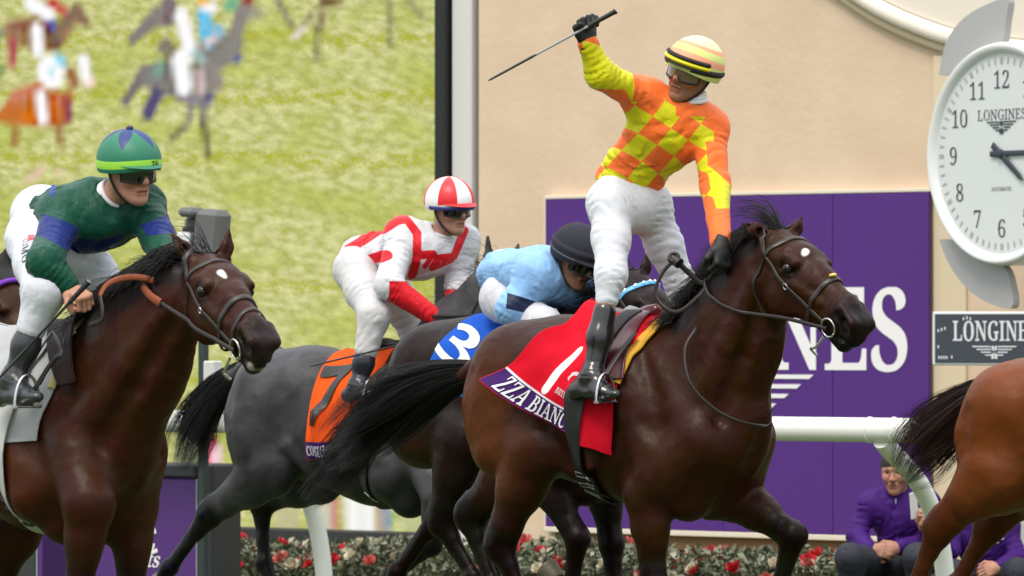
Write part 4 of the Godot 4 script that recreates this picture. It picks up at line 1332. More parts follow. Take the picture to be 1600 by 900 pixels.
# runs in a worker thread: everything that needs only numbers
func horse_body(d: Dictionary) -> Dictionary:
	var b := Blob.new()
	horse_trunk(b, d.dh)
	for i in d.neck.size() - 1:
		var s: float = 1.0
		b.cap(d.neck[i], d.neck[i + 1], d.neck_r[i], d.neck_r[i + 1], .05, Vector3(1, 1, d.get("neck_flat", .62)))
	# the long muscle under the side of the neck, and the groove below it
	for i in d.neck.size() - 1:
		var ax: Vector3 = (d.neck[i + 1] - d.neck[i]).normalized()
		var low: Vector3 = ax.cross(Vector3(0, 0, -1)).normalized()
		if low.y > 0.0: low = -low
		for s in [-1, 1]:
			var z := Vector3(0, 0, s)
			var ra: float = d.neck_r[i]
			var rb: float = d.neck_r[i + 1]
			b.cap(d.neck[i] + low * ra * .34 + z * ra * .42, d.neck[i + 1] + low * rb * .34 + z * rb * .42, ra * .25, rb * .25, .025)
			b.cap(d.neck[i] + low * ra * .74 + z * ra * .52, d.neck[i + 1] + low * rb * .74 + z * rb * .52, ra * .09, rb * .09, .04, Vector3.ONE, true)
	b.fold = noise(int(d.sd) + 200, 7.0, FastNoiseLite.TYPE_SIMPLEX_SMOOTH, 2)
	b.fold.fractal_type = FastNoiseLite.FRACTAL_RIDGED
	b.fold_amp = -.0026
	for j in d.hind: hind_leg(b, j, 1.0)
	for j in d.fore: fore_leg(b, j, 1.0)
	# dock of the tail
	b.chain(d.dock, [.06, .045, .035, .025], .04)
	horse_head(b, d.head, d.ears)
	var t: Transform3D = d.head
	var box := AABB(t * Vector3(0, 0, 0), Vector3.ZERO)
	for c in [Vector3(-.16, -.2, -.14), Vector3(.66, .1, .14), Vector3(-.16, .16, -.14), Vector3(.66, -.26, .14), Vector3(-.16, -.2, .14), Vector3(.66, .1, -.14), Vector3(.66, -.26, -.14), Vector3(-.16, .16, .14)]:
		box = box.expand(t * c)
	var full := b.bounds(.06)
	if d.has("trim"): full = full.intersection(d.trim)
	var cell: float = d.get("cell", .015)
	var rough := b.mesh(full, cell, box.grow(-cell * 2.5))
	var fine := b.mesh(box, d.get("fine", .0065))
	var all := join([rough, fine])
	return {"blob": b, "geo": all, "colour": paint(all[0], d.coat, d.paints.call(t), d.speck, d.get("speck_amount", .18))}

func coat_paints(t: Transform3D, d: Dictionary) -> Array:
	var out := []
	var dark: Color = d.dark
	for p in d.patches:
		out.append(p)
	for leg in d.hind:
		out.append([leg[2], leg[3], .075, .07, dark, .95])
		out.append([leg[3], leg[4], .07, .04, dark, .95])
		out.append([leg[1].lerp(leg[2], .6), leg[2], .05, .07, dark, .6])
	for leg in d.fore:
		out.append([leg[2], leg[3], .08, .07, dark, .95])
		out.append([leg[3], leg[4], .07, .04, dark, .95])
		out.append([leg[1].lerp(leg[2], .6), leg[2], .04, .07, dark, .6])
	var q := t.basis.x.length()
	out.append([t * Vector3(.53, -.12, 0), t * Vector3(.62, -.17, 0), .06 * q, .06, d.muzzle, .9])
	out.append([t * Vector3(.5, -.2, 0), t * Vector3(.56, -.2, 0), .04 * q, .04, d.muzzle, .8])
	for s in [-1, 1]:
		out.append([t * Vector3(.2, -.066, s * .1), t * Vector3(.22, -.075, s * .098), .018 * q, .035, d.muzzle, .75])
		out.append([t * Vector3(.552, -.115, s * .06), t * Vector3(.578, -.130, s * .054), .019 * q, .012, Color(.004, .003, .003), .95])
	for m in d.get("marks", []):
		out.append([t * m[0], t * m[1], m[2], m[3], m[4], m[5]])
	return out

# hair: tapered strands that leave «roots» and follow splines
func hair(sh: Shape, root: Vector3, pts: Array, w: float) -> void:
	var p := [root]
	p.append_array(pts)
	var sp := spline(p, 3)
	var n := sp.size()
	var st := sh.P.size()
	for i in n:
		var d: Vector3 = (sp[mini(i + 1, n - 1)] - sp[maxi(i - 1, 0)]).normalized()
		var s := d.cross(Vector3(.3, .7, .65)).normalized()
		var m := d.cross(s)
		var a := w * (1.0 - pow(float(i) / (n - 1), 2.0) * .92)
		for k in 3:
			var an := TAU * k / 3.0 + root.x * 40.0
			var o := s * cos(an) + m * sin(an)
			sh.vert(sp[i] + o * a, o)
	for i in n - 1:
		for k in 3:
			var q := st + i * 3
			var k2 := (k + 1) % 3
			sh.I.append_array(PackedInt32Array([q + k, q + 3 + k, q + 3 + k2, q + k, q + 3 + k2, q + k2]))

# hair round a centre line, gathered in locks: spread[i] is the half width there
func tress(sh: Shape, line: Array, spread: Array, count: int, w: float, rng: RandomNumberGenerator, frizz := .25, flat := .6, locks := 46) -> void:
	var n := line.size()
	var S := []
	var Z := []
	for i in n:
		var d: Vector3 = (line[mini(i + 1, n - 1)] - line[maxi(i - 1, 0)]).normalized()
		S.append(d.cross(Vector3(0, 0, 1)).normalized())
		Z.append(d.cross(S[i]))
	for l in locks:
		var a := rng.randf() * TAU
		var r := sqrt(rng.randf())
		var drift := Vector3(rng.randfn(), rng.randfn(), rng.randfn()) * frizz
		var cut := rng.randf_range(.7, 1.0)
		var wave := rng.randf() * TAU
		var c := []
		for i in n:
			var t := float(i) / (n - 1)
			c.append(line[i] + (S[i] * cos(a) + Z[i] * sin(a) * flat) * r * spread[i] + drift * spread[i] * t * t + (S[i] * sin(wave + t * 6.0) + Z[i] * cos(wave * 2.0 + t * 5.0)) * spread[i] * .14 * t)
		for k in maxi(1, int(count / locks)):
			var b := rng.randf() * TAU
			var q := sqrt(rng.randf())
			var own := Vector3(rng.randfn(), rng.randfn(), rng.randfn()) * .03
			var far := cut * (rng.randf_range(.6, 1.0) if rng.randf() < .5 else 1.0)
			var pts := []
			for i in n:
				var t := float(i) / (n - 1)
				pts.append(c[i] + (S[i] * cos(b) + Z[i] * sin(b)) * q * spread[i] * lerpf(.42, .10, t) + own * spread[i] * t * 3.0)
			pts = pts.slice(0, maxi(3, int(round(n * far))))
			var root: Vector3 = pts.pop_front()
			hair(sh, root, pts, w * rng.randf_range(.6, 1.25))

var horses := {}

func add_horse(key: String, d: Dictionary) -> void:
	d.paints = func(t: Transform3D) -> Array: return coat_paints(t, d)
	d.speck = noise(int(d.sd), 5.0, FastNoiseLite.TYPE_SIMPLEX_SMOOTH, 5)
	d.job = jobs.size()
	jobs.append(horse_body.bind(d))
	horses[key] = d

func gait(dh: float, swap := false) -> Dictionary:
	var u := Vector3(0, dh, 0)
	var f := -1.0 if swap else 1.0
	var h := []
	var g := []
	h.append([Vector3(-.42, 1.25, .15 * f) + u, Vector3(-.28, .98, .2 * f) + u, Vector3(-.62, .64, .18 * f) + u, Vector3(-.78, .36, .17 * f) + u, Vector3(-.82, .28, .17 * f) + u, Vector3(-.88, .21, .17 * f) + u])
	h.append([Vector3(-.42, 1.25, -.15 * f) + u, Vector3(-.14, .96, -.2 * f) + u, Vector3(-.34, .58, -.18 * f) + u, Vector3(-.18, .24, -.17 * f) + u, Vector3(-.13, .16, -.17 * f) + u, Vector3(-.06, .09, -.17 * f) + u])
	g.append([Vector3(.58, 1.12, .14 * f) + u, Vector3(.40, .92, .17 * f) + u, Vector3(.46, .54, .16 * f) + u, Vector3(.46, .22, .16 * f) + u, Vector3(.49, .14, .16 * f) + u, Vector3(.54, .06, .16 * f) + u])
	g.append([Vector3(.58, 1.12, -.14 * f) + u, Vector3(.46, .92, -.17 * f) + u, Vector3(.76, .70, -.16 * f) + u, Vector3(.78, .40, -.16 * f) + u, Vector3(.74, .31, -.16 * f) + u, Vector3(.66, .26, -.16 * f) + u])
	return {"hind": h, "fore": g}

const NECK := [Vector3(.36, 1.30, 0), Vector3(.56, 1.52, .01), Vector3(.74, 1.75, .03)]

func horses_data() -> void:
	var hip := Vector3(-.42, 1.25, .15)
	var hipf := Vector3(-.42, 1.25, -.15)
	var sho := Vector3(.58, 1.12, .14)
	var shof := Vector3(.58, 1.12, -.14)
	var mirror := Vector3(1, 1, -1)
	add_horse("W", {
		"at": Vector3(0.4211, 0, -20), "turn": deg_to_rad(-42), "sd": 3, "dh": 0.0, "cell": .012,
		"label": "dark bay horse with a white star, under the jockey who raises his whip",
		"neck": [Vector3(0.4719, 1.2981, 0), Vector3(0.6491, 1.5571, 0.02), Vector3(0.7994, 1.7924, 0.05)], "neck_r": [.31, .225, .16],
		"head": head_axes(Vector3(0.9288, 1.972, 0.06), 8, 27, 0, Vector3(.97, 1.14, 1.08)), "ears": [Vector3(-.02, .04, -.10), Vector3(-.125, -.03, .09)],
		"dock": [Vector3(-0.5666, 1.4681, 0), Vector3(-0.7207, 1.4139, 0.03), Vector3(-0.8762, 1.3511, 0.06), Vector3(-0.9684, 1.2964, 0.08)],
		"hind": [[hip, Vector3(-0.2535, 1.0751, 0.21), Vector3(-0.4543, 0.682, 0.2), Vector3(-0.3032, 0.4277, 0.19), Vector3(-0.2326, 0.3304, 0.19), Vector3(-0.1623, 0.2336, 0.19)],
			[hipf, Vector3(-0.683, 1.0064, -0.19), Vector3(-0.9751, 0.7826, -0.18), Vector3(-0.8221, 0.4878, -0.17), Vector3(-0.7562, 0.3816, -0.17), Vector3(-0.676, 0.2901, -0.17)]],
		"fore": [[sho, Vector3(0.3326, 0.9163, 0.18), Vector3(0.3579, 0.5423, 0.17), Vector3(0.3493, 0.2447, 0.16), Vector3(0.3932, 0.1436, 0.16), Vector3(0.4437, 0.0431, 0.16)],
			[shof, Vector3(0.5062, 0.8985, -0.17), Vector3(0.8024, 0.743, -0.17), Vector3(0.731, 0.5039, -0.16), Vector3(0.6646, 0.4239, -0.16), Vector3(0.5644, 0.3551, -0.16)]],
		"coat": Color(.032, .0098, .0040), "dark": Color(.0045, .0036, .0034), "muzzle": Color(.006, .005, .0048),
		"patches": [[Vector3(-.5, 1.2, .3), Vector3(-.6, 1.0, .3), .12, .26, Color(.105, .032, .012), .85], [Vector3(.5, 1.1, .3), Vector3(.45, .95, .3), .05, .2, Color(.040, .014, .006), .6],
			[Vector3(0.4613, 1.6268, 0.08), Vector3(0.7943, 1.9403, 0.08), .07, .05, Color(.008, .006, .006), .95]],
		"marks": [[Vector3(.205, .004, .034), Vector3(.222, .002, .056), .011, .007, Color(.75, .72, .68), 1.0]],
		"mane": [[Vector3(0.3503, 1.596, 0), Vector3(0.5039, 1.7898, 0.01), Vector3(0.6708, 1.9144, 0.03), Vector3(0.8193, 1.966, 0.05)], .14, 520, Color(.007, .006, .006), Vector3(-.6, -.15, .55), 1.0],
		"tail": [[Vector3(-0.748, 1.4002, 0.02), Vector3(-0.8946, 1.3618, 0.06), Vector3(-1.0424, 1.296, 0.1), Vector3(-1.1897, 1.2133, 0.13), Vector3(-1.3138, 1.1356, 0.15), Vector3(-1.4409, 1.0572, 0.16)], [.035, .072, .11, .125, .12, .085], 1100, Color(.007, .006, .006)],
	})
	add_horse("L", {
		"at": Vector3(-1.9109, 0, -18.5), "turn": deg_to_rad(-46), "sd": 4, "dh": -.03, "cell": .013,
		"label": "bay horse with a white star, on the left, ridden by the jockey in green",
		"neck": [Vector3(0.5496, 1.2771, 0), Vector3(0.7969, 1.4969, 0.02), Vector3(1.0299, 1.6796, 0.05)], "neck_r": [.31, .235, .165],
		"head": head_axes(Vector3(1.2353, 1.8474, 0.06), 16, 22, 0, Vector3(.93, 1.08, 1.02)), "ears": [Vector3(-.05, .07, -.085), Vector3(-.12, .03, .10)],
		"dock": [Vector3(-.55, 1.45, 0), Vector3(-.72, 1.44, 0), Vector3(-.86, 1.40, 0), Vector3(-.95, 1.36, 0)],
		"hind": gait(-.03).hind,
		"fore": [[sho, Vector3(0.6967, 0.94, 0.18), Vector3(0.6251, 0.5961, 0.17), Vector3(0.5943, 0.2994, 0.16), Vector3(0.6356, 0.2073, 0.16), Vector3(0.6879, 0.1278, 0.16)],
			[shof, Vector3(0.5193, 0.9029, -0.17), Vector3(0.5197, 0.5671, -0.17), Vector3(0.5396, 0.2689, -0.16), Vector3(0.5884, 0.1758, -0.16), Vector3(0.6444, 0.0836, -0.16)]],
		"coat": Color(.038, .0118, .0050), "dark": Color(.010, .005, .004), "muzzle": Color(.014, .010, .009),
		"patches": [[Vector3(.1, 1.2, .3), Vector3(.3, 1.1, .3), .1, .25, Color(.07, .019, .007), .6], [Vector3(0.6735, 1.5865, 0.08), Vector3(1.1302, 1.8298, 0.08), .065, .05, Color(.008, .006, .006), .95]],
		"marks": [[Vector3(.205, .006, .034), Vector3(.236, .006, .028), .010, .007, Color(.75, .72, .70), 1.0], [Vector3(.56, -.205, -.02), Vector3(.575, -.2, .02), .012, .01, Color(.5, .42, .4), .8]],
		"mane": [[Vector3(0.5567, 1.5629, 0), Vector3(0.7366, 1.6811, 0.01), Vector3(0.926, 1.7856, 0.03), Vector3(1.1163, 1.8373, 0.05)], .15, 420, Color(.007, .006, .006), Vector3(-.5, -.1, .6), .35],
		"tail": [[Vector3(-.95, 1.36, 0), Vector3(-1.1, 1.3, 0), Vector3(-1.3, 1.18, 0), Vector3(-1.45, 1.0, 0)], [.03, .09, .1, .06], 250, Color(.007, .006, .006)],
	})
	add_horse("G", {
		"at": Vector3(-0.7958, 0, -24), "turn": deg_to_rad(-40), "sd": 5, "dh": -.14,
		"label": "dark grey horse wearing an orange number cloth with a 7",
		"neck": [Vector3(0.5021, 1.2336, 0), Vector3(0.7244, 1.4988, 0.02), Vector3(0.9283, 1.7145, 0.05)], "neck_r": [.30, .225, .155],
		"head": head_axes(Vector3(1.0292, 1.8796, 0.06), 0, 42, 0, Vector3(1.05, 1.08, 1.05)), "ears": [Vector3(-.05, .09, -.085), Vector3(-.1, .085, .085)],
		"dock": [Vector3(-0.5288, 1.4483, 0), Vector3(-0.6414, 1.4127, 0.02), Vector3(-0.7772, 1.3414, 0.03), Vector3(-0.8651, 1.2699, 0.04)],
		"hind": [[hip + Vector3(0, -.14, 0), Vector3(-0.3338, 0.8803, 0.21), Vector3(-0.7659, 0.6545, 0.2), Vector3(-1.0506, 0.3699, 0.19), Vector3(-1.1088, 0.3229, 0.19), Vector3(-1.1672, 0.266, 0.19)],
			[hipf + Vector3(0, -.14, 0), Vector3(-0.3769, 0.8386, -0.19), Vector3(-0.7702, 0.7082, -0.18), Vector3(-0.7342, 0.3955, -0.17), Vector3(-0.6901, 0.2935, -0.17), Vector3(-0.6197, 0.1894, -0.17)]],
		"fore": [[sho + Vector3(0, -.14, 0), Vector3(0.7482, 0.7919, 0.18), Vector3(0.6663, 0.5434, 0.17), Vector3(0.4109, 0.3744, 0.16), Vector3(0.3446, 0.3225, 0.16), Vector3(0.278, 0.2642, 0.16)],
			[shof + Vector3(0, -.14, 0), Vector3(0.6314, 0.7805, -0.17), Vector3(0.7948, 0.5356, -0.17), Vector3(0.7829, 0.2872, -0.16), Vector3(0.8236, 0.2018, -0.16), Vector3(0.8884, 0.1206, -0.16)]],
		"coat": Color(.056, .057, .061), "dark": Color(.0045, .0045, .005), "muzzle": Color(.012, .012, .012), "speck_amount": .6,
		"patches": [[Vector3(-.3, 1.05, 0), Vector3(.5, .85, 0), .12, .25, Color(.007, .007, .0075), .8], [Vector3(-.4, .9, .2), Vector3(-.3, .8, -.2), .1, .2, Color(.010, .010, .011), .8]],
		"mane": [[Vector3(0.6541, 1.5607, 0), Vector3(0.7972, 1.7399, 0.01), Vector3(0.9234, 1.8531, 0.03), Vector3(1.0087, 1.9044, 0.05)], .13, 22, Color(.008, .008, .008), Vector3(-.8, .2, .2), 1.0],
		"tail": [[Vector3(-0.7073, 1.3899, 0.02), Vector3(-0.843, 1.2927, 0.04), Vector3(-0.9712, 1.1463, 0.05), Vector3(-1.0285, 1.0098, 0.06), Vector3(-1.0957, 0.8856, 0.06)], [.03, .065, .10, .105, .06], 520, Color(.010, .010, .010)],
	})
	add_horse("B", {
		"at": Vector3(0.0428, 0, -21.7), "turn": deg_to_rad(-42), "sd": 6, "dh": 0.0,
		"label": "near black horse wearing a blue number cloth with a 3",
		"neck": [Vector3(0.4649, 1.2746, 0), Vector3(0.5825, 1.5056, 0.02), Vector3(0.6734, 1.6733, 0.04)], "neck_r": [.30, .22, .155],
		"head": head_axes(Vector3(0.709, 1.8153, 0.06), 4, 30, 0, Vector3(1, 1.1, 1.05)), "ears": [Vector3(-.05, .08, -.085), Vector3(-.14, .01, .10)],
		"dock": [Vector3(-0.5578, 1.4451, 0), Vector3(-0.7065, 1.3718, 0.02), Vector3(-0.808, 1.2924, 0.04), Vector3(-0.8711, 1.21, 0.05)],
		"hind": [[hip, Vector3(-0.156, 1.0774, 0.21), Vector3(-0.3011, 0.7174, 0.2), Vector3(-0.1086, 0.4748, 0.19), Vector3(-0.047, 0.3832, 0.19), Vector3(0.0296, 0.2869, 0.19)],
			[hipf, Vector3(-0.4442, 1.0371, -0.19), Vector3(-0.6533, 0.741, -0.18), Vector3(-0.9176, 0.4545, -0.17), Vector3(-0.9826, 0.3932, -0.17), Vector3(-1.0479, 0.3228, -0.17)]],
		"fore": [[sho, Vector3(0.2748, 0.9569, 0.18), Vector3(0.4791, 0.6616, 0.17), Vector3(0.4331, 0.3996, 0.16), Vector3(0.3509, 0.4808, 0.16), Vector3(0.2569, 0.5479, 0.16)],
			[shof, Vector3(0.3248, 0.9362, -0.17), Vector3(0.381, 0.6253, -0.17), Vector3(0.427, 0.3156, -0.16), Vector3(0.4643, 0.2322, -0.16), Vector3(0.5202, 0.1499, -0.16)]],
		"coat": Color(.013, .0075, .0055), "dark": Color(.004, .0035, .0034), "muzzle": Color(.010, .009, .0085),
		"patches": [[Vector3(-.45, 1.0, .25), Vector3(-.5, .8, .2), .06, .2, Color(.032, .013, .007), .8]],
		"mane": [[Vector3(0.3415, 1.5615, 0), Vector3(0.4625, 1.7022, 0.01), Vector3(0.5542, 1.7859, 0.03), Vector3(0.6269, 1.8272, 0.05)], .16, 90, Color(.007, .006, .006), Vector3(-.8, .1, .4), .6],
		"tail": [[Vector3(-0.7546, 1.3277, 0.02), Vector3(-0.8388, 1.2104, 0.05), Vector3(-0.9477, 1.0631, 0.08), Vector3(-1.075, 0.9293, 0.1), Vector3(-1.2477, 0.799, 0.1)], [.03, .075, .11, .10, .05], 420, Color(.007, .006, .006)],
	})
	add_horse("C", {
		"at": Vector3(2.5343, 0, -20.6), "turn": deg_to_rad(-38), "sd": 7, "dh": -.17, "fine": .011, "cell": .016,
		"label": "chestnut horse running out of view at the right edge",
		"neck": NECK, "neck_r": [.30, .21, .15], "head": head_axes(Vector3(.84, 1.84, .05), 0, 35, 0, Vector3.ONE * 1.05), "ears": [Vector3(-.05, .08, -.085), Vector3(-.12, .05, .09)],
		"dock": [Vector3(-0.4294, 1.3833, 0), Vector3(-0.5459, 1.347, 0.01), Vector3(-0.6501, 1.2857, 0.02), Vector3(-0.7188, 1.2161, 0.03)],
		"hind": [[hip + Vector3(0, -.17, 0), Vector3(-0.4424, 0.9626, 0.21), Vector3(-0.737, 0.7153, 0.2), Vector3(-0.8683, 0.4441, 0.19), Vector3(-0.9112, 0.3736, 0.19), Vector3(-0.9608, 0.2889, 0.19)],
			[hipf + Vector3(0, -.17, 0), Vector3(-0.4189, 0.9676, -0.19), Vector3(-0.7223, 0.7118, -0.18), Vector3(-0.8811, 0.4564, -0.17), Vector3(-0.9243, 0.371, -0.17), Vector3(-0.9643, 0.2855, -0.17)]],
		"fore": gait(-.17, true).fore,
		"coat": Color(.135, .038, .011), "dark": Color(.06, .016, .006), "muzzle": Color(.05, .02, .012),
		"patches": [[Vector3(-.2, 1.5, 0), Vector3(-.4, 1.5, .1), .1, .2, Color(.18, .05, .014), .7]],
		"mane": [[Vector3(.25, 1.45, 0), Vector3(.5, 1.65, .01), Vector3(.8, 1.86, .04)], .2, 100, Color(.06, .018, .008), Vector3(-.8, .1, .4), .6],
		"tail": [[Vector3(-0.5459, 1.347, 0.01), Vector3(-0.6959, 1.2522, 0.03), Vector3(-0.8208, 1.1405, 0.05), Vector3(-0.9168, 1.0396, 0.07), Vector3(-0.9931, 0.9441, 0.08)], [.035, .085, .12, .115, .06], 560, Color(.022, .008, .005)],
	})
	add_horse("Q", {
		"at": Vector3(-2.9082, 0, -21.5), "turn": deg_to_rad(-42), "sd": 8, "dh": -.1, "cell": .017,
		"label": "dark brown horse in a black hood at the left edge, behind the green jockey",
		"neck": [Vector3(.36, 1.2, 0), Vector3(.54, 1.42, .01), Vector3(0.9706, 1.6768, 0.04)], "neck_r": [.30, .21, .15],
		"head": head_axes(Vector3(1.0008, 1.8572, 0.06), -2, 45, 0, Vector3.ONE * 1.05), "ears": [Vector3(-.03, .09, -.07), Vector3(-.05, .10, .075)],
		"dock": [Vector3(-.55, 1.38, 0), Vector3(-.72, 1.36, 0), Vector3(-.86, 1.30, 0), Vector3(-.95, 1.26, 0)],
		"hind": gait(-.1, true).hind, "fore": gait(-.1).fore,
		"coat": Color(.040, .0165, .009), "dark": Color(.0075, .006, .0055), "muzzle": Color(.006, .005, .0048),
		"patches": [],
		"mane": [[Vector3(.25, 1.45, 0), Vector3(.42, 1.6, .01), Vector3(0.9215, 1.8087, 0.04)], .2, 60, Color(.007, .006, .006), Vector3(-.8, .1, .4), .3],
		"tail": [[Vector3(-.95, 1.26, 0), Vector3(-1.1, 1.2, 0), Vector3(-1.3, 1.08, 0), Vector3(-1.45, .9, 0)], [.03, .09, .1, .06], 200, Color(.007, .006, .006)],
	})

func mane(d: Dictionary, root: Node3D, rng: RandomNumberGenerator) -> void:
	var m: Array = d.mane
	var crest := spline(m[0], 12)
	var sh := Shape.new()
	var go: Vector3 = m[4]
	for c in int(m[2] * 3.2):
		var f := rng.randf() * (crest.size() - 1)
		var i := int(f)
		var p: Vector3 = crest[i].lerp(crest[mini(i + 1, crest.size() - 1)], f - i)
		p = d.blob.stick(p + Vector3(0, .02, rng.randf_range(-.02, .05)), -.004)
		var l: float = m[1] * rng.randf_range(.45, 1.15)
		var j := Vector3(rng.randfn(), rng.randfn(), rng.randfn()) * .16
		var dir := (go + j).normalized()
		var lift: float = rng.randf_range(.25, .75) * m[5]
		var pts := []
		for k in [.35, .7, 1.0]:
			var q: Vector3 = p + (dir * k + Vector3(0, lift * k * (1.0 - k * .95) - .34 * k * k, 0)) * l
			q += Vector3(rng.randfn(), rng.randfn(), rng.randfn()) * l * .05 * k
			var s: float = d.blob.sample(q)
			if s < .01: q = d.blob.stick(q, .012 + rng.randf() * .02)
			pts.append(q)
		hair(sh, p, pts, .0014 * rng.randf_range(.6, 1.3))
	# forelock
	var t: Transform3D = d.head
	for c in int(m[2] * (.18 if m[5] > .5 else .05)):
		var p := t * Vector3(rng.randf_range(-.03, .03), -.01, rng.randf_range(-.03, .03))
		var l := rng.randf_range(.08, .2)
		var dir: Vector3 = (Vector3(-.55, .75, .1) + Vector3(rng.randfn(), rng.randfn(), rng.randfn()) * .22).normalized()
		hair(sh, p, [p + dir * l * .4, p + (dir + Vector3(-.25, 0, 0)) * l * .75, p + (dir + Vector3(-.6, -.2, 0)) * l], .0017)
	obj("mane", sh.mesh(), mat(m[3], .42, 0.0, {"metallic_specular": .4}), root)
	var tl: Array = d.tail
	sh = Shape.new()
	tress(sh, tl[0], tl[1], int(tl[2] * 4.4), .00125, rng, .38, .7, 90)
	# thick core, so that the lock is not see-through
	var core := []
	var cr := []
	for i in tl[0].size() - 1:
		core.append(tl[0][i])
		cr.append(tl[1][i] * (.6 - .5 * pow(float(i) / (tl[0].size() - 2), 2.0)))
	var sp := spline(core, 4)
	sh.tube(sp, spline(cr, 4), 10)
	obj("tail", sh.mesh(), mat(tl[3], .42, 0.0, {"metallic_specular": .4}), root)

func finish_horses() -> void:
	var coat := vmat(.41, {"metallic_specular": .27, "normal_enabled": true, "uv1_triplanar": true, "uv1_scale": Vector3(2.2, 4.5, 2.2), "normal_scale": .42, "normal_texture": noise_tex(noise(5, .045, FastNoiseLite.TYPE_SIMPLEX, 4), 512, 3.0)})
	for key in horses:
		var d: Dictionary = horses[key]
		var r: Dictionary = done[d.job]
		d.blob = r.blob
		var root := thing("galloping_horse", d.label, "horse", d.at, d.turn, "horses galloping past the rail")
		d.root = root
		var g: Array = r.geo
		obj("body", arr(g[0], g[1], g[2], r.colour), coat, root)
		for leg in d.hind + d.fore:
			obj("hoof", hoof(leg[4], leg[5]), mat(Color(.10, .085, .06) if key == "G" or key == "B" else Color(.03, .026, .022), .5), root)
		var t: Transform3D = d.head
		for sd in [-1, 1]:
			var e := SphereMesh.new()
			e.radius = .0215 * 1.1
			e.height = .043 * 1.1
			e.radial_segments = 24
			e.rings = 12
			var eye := obj("eye", e, mat(Color(.006, .004, .003), .12), root)
			eye.position = t * Vector3(.2, -.067, sd * .0865)
		var rng := RandomNumberGenerator.new()
		rng.seed = 100 + int(d.sd)
		mane(d, root, rng)
		if key == "Q":
			var h := Blob.new()
			h.axes = t
			h.cap(Vector3(-.10, -.10, 0), Vector3(.10, -.07, 0), .10, .10, .03, Vector3(1, 1, 1.05))
			h.cap(Vector3(.0, -.1, .03), Vector3(.10, -.1, .05), .08, .07, .03)
			h.cap(Vector3(.0, -.1, -.03), Vector3(.10, -.1, -.05), .08, .07, .03)
			for s in [-1, 1]:
				h.cap(Vector3(0, -.02, s * .055), d.ears[0 if s < 0 else 1], .042, .022, .03)
			h.cap(Vector3(.25, -.3, 0), Vector3(.25, .3, 0), .12, .12, .01, Vector3(1, 1, 4), true)
			h.axes = Transform3D()
			var hm := h.mesh(h.bounds(.02), .009)
			obj("hood", arr(hm[0], hm[1], hm[2]), mat(Color(.010, .010, .011), .8), root)
			var ring := []
			for i in 21:
				var a := lerpf(-1.9, 1.9, i / 20.0)
				ring.append(h.stick(t * Vector3(.125, -.08 + cos(a) * .11, sin(a) * .12), .004))
			var tr := Shape.new()
			tr.tube(ring, .011, 8)
			obj("hood_trim", tr.mesh(), mat(Color(.17, .03, .42), .7), root)

# ---------------------------------------------------------------- people
# the head's own axes: x to its left, y up, z out of the face
static func face_axes(c: Vector3, fwd: Vector3, up := Vector3.UP, size := 1.0) -> Transform3D:
	var z := fwd.normalized()
	var x := up.cross(z).normalized()
	return Transform3D(Basis(x, z.cross(x), z) * size, c)

static func head_prims(b: Blob, t: Transform3D, neck: Vector3) -> void:
	b.axes = t
	b.ball(Vector3(0, .025, -.012), .09, .02, Vector3(.86, 1, 1.06))
	b.cap(Vector3(0, 0, .025), Vector3(0, -.07, .04), .066, .046, .03)
	for s in [-1, 1]:
		b.cap(Vector3(s * .05, -.055, -.005), Vector3(s * .016, -.105, .06), .024, .019, .03)
		b.ball(Vector3(s * .04, -.03, .06), .025, .025)
		b.cap(Vector3(s * .008, .022, .089), Vector3(s * .05, .016, .066), .011, .011, .015)
		b.ball(Vector3(s * .012, -.037, .099), .0085, .008)
		b.cap(Vector3(s * .077, 0, -.008), Vector3(s * .076, -.032, -.004), .019, .013, .008, Vector3(.45, 1, .8))
		b.ball(Vector3(s * .031, .003, .093), .013, .012, Vector3.ONE, true)
	b.ball(Vector3(0, -.107, .07), .019, .02)
	b.cap(Vector3(0, .008, .09), Vector3(0, -.034, .11), .009, .0125, .012)
	b.cap(Vector3(-.017, -.066, .088), Vector3(.017, -.066, .088), .0085, .0085, .01)
	b.cap(Vector3(-.014, -.08, .085), Vector3(.014, -.08, .085), .0085, .0085, .01)
	b.cap(Vector3(-.022, -.0735, .096), Vector3(.022, -.0735, .096), .003, .003, .004, Vector3.ONE, true)
	b.axes = Transform3D()
	b.cap(t * Vector3(0, -.06, -.025), neck, .05, .056, .03)

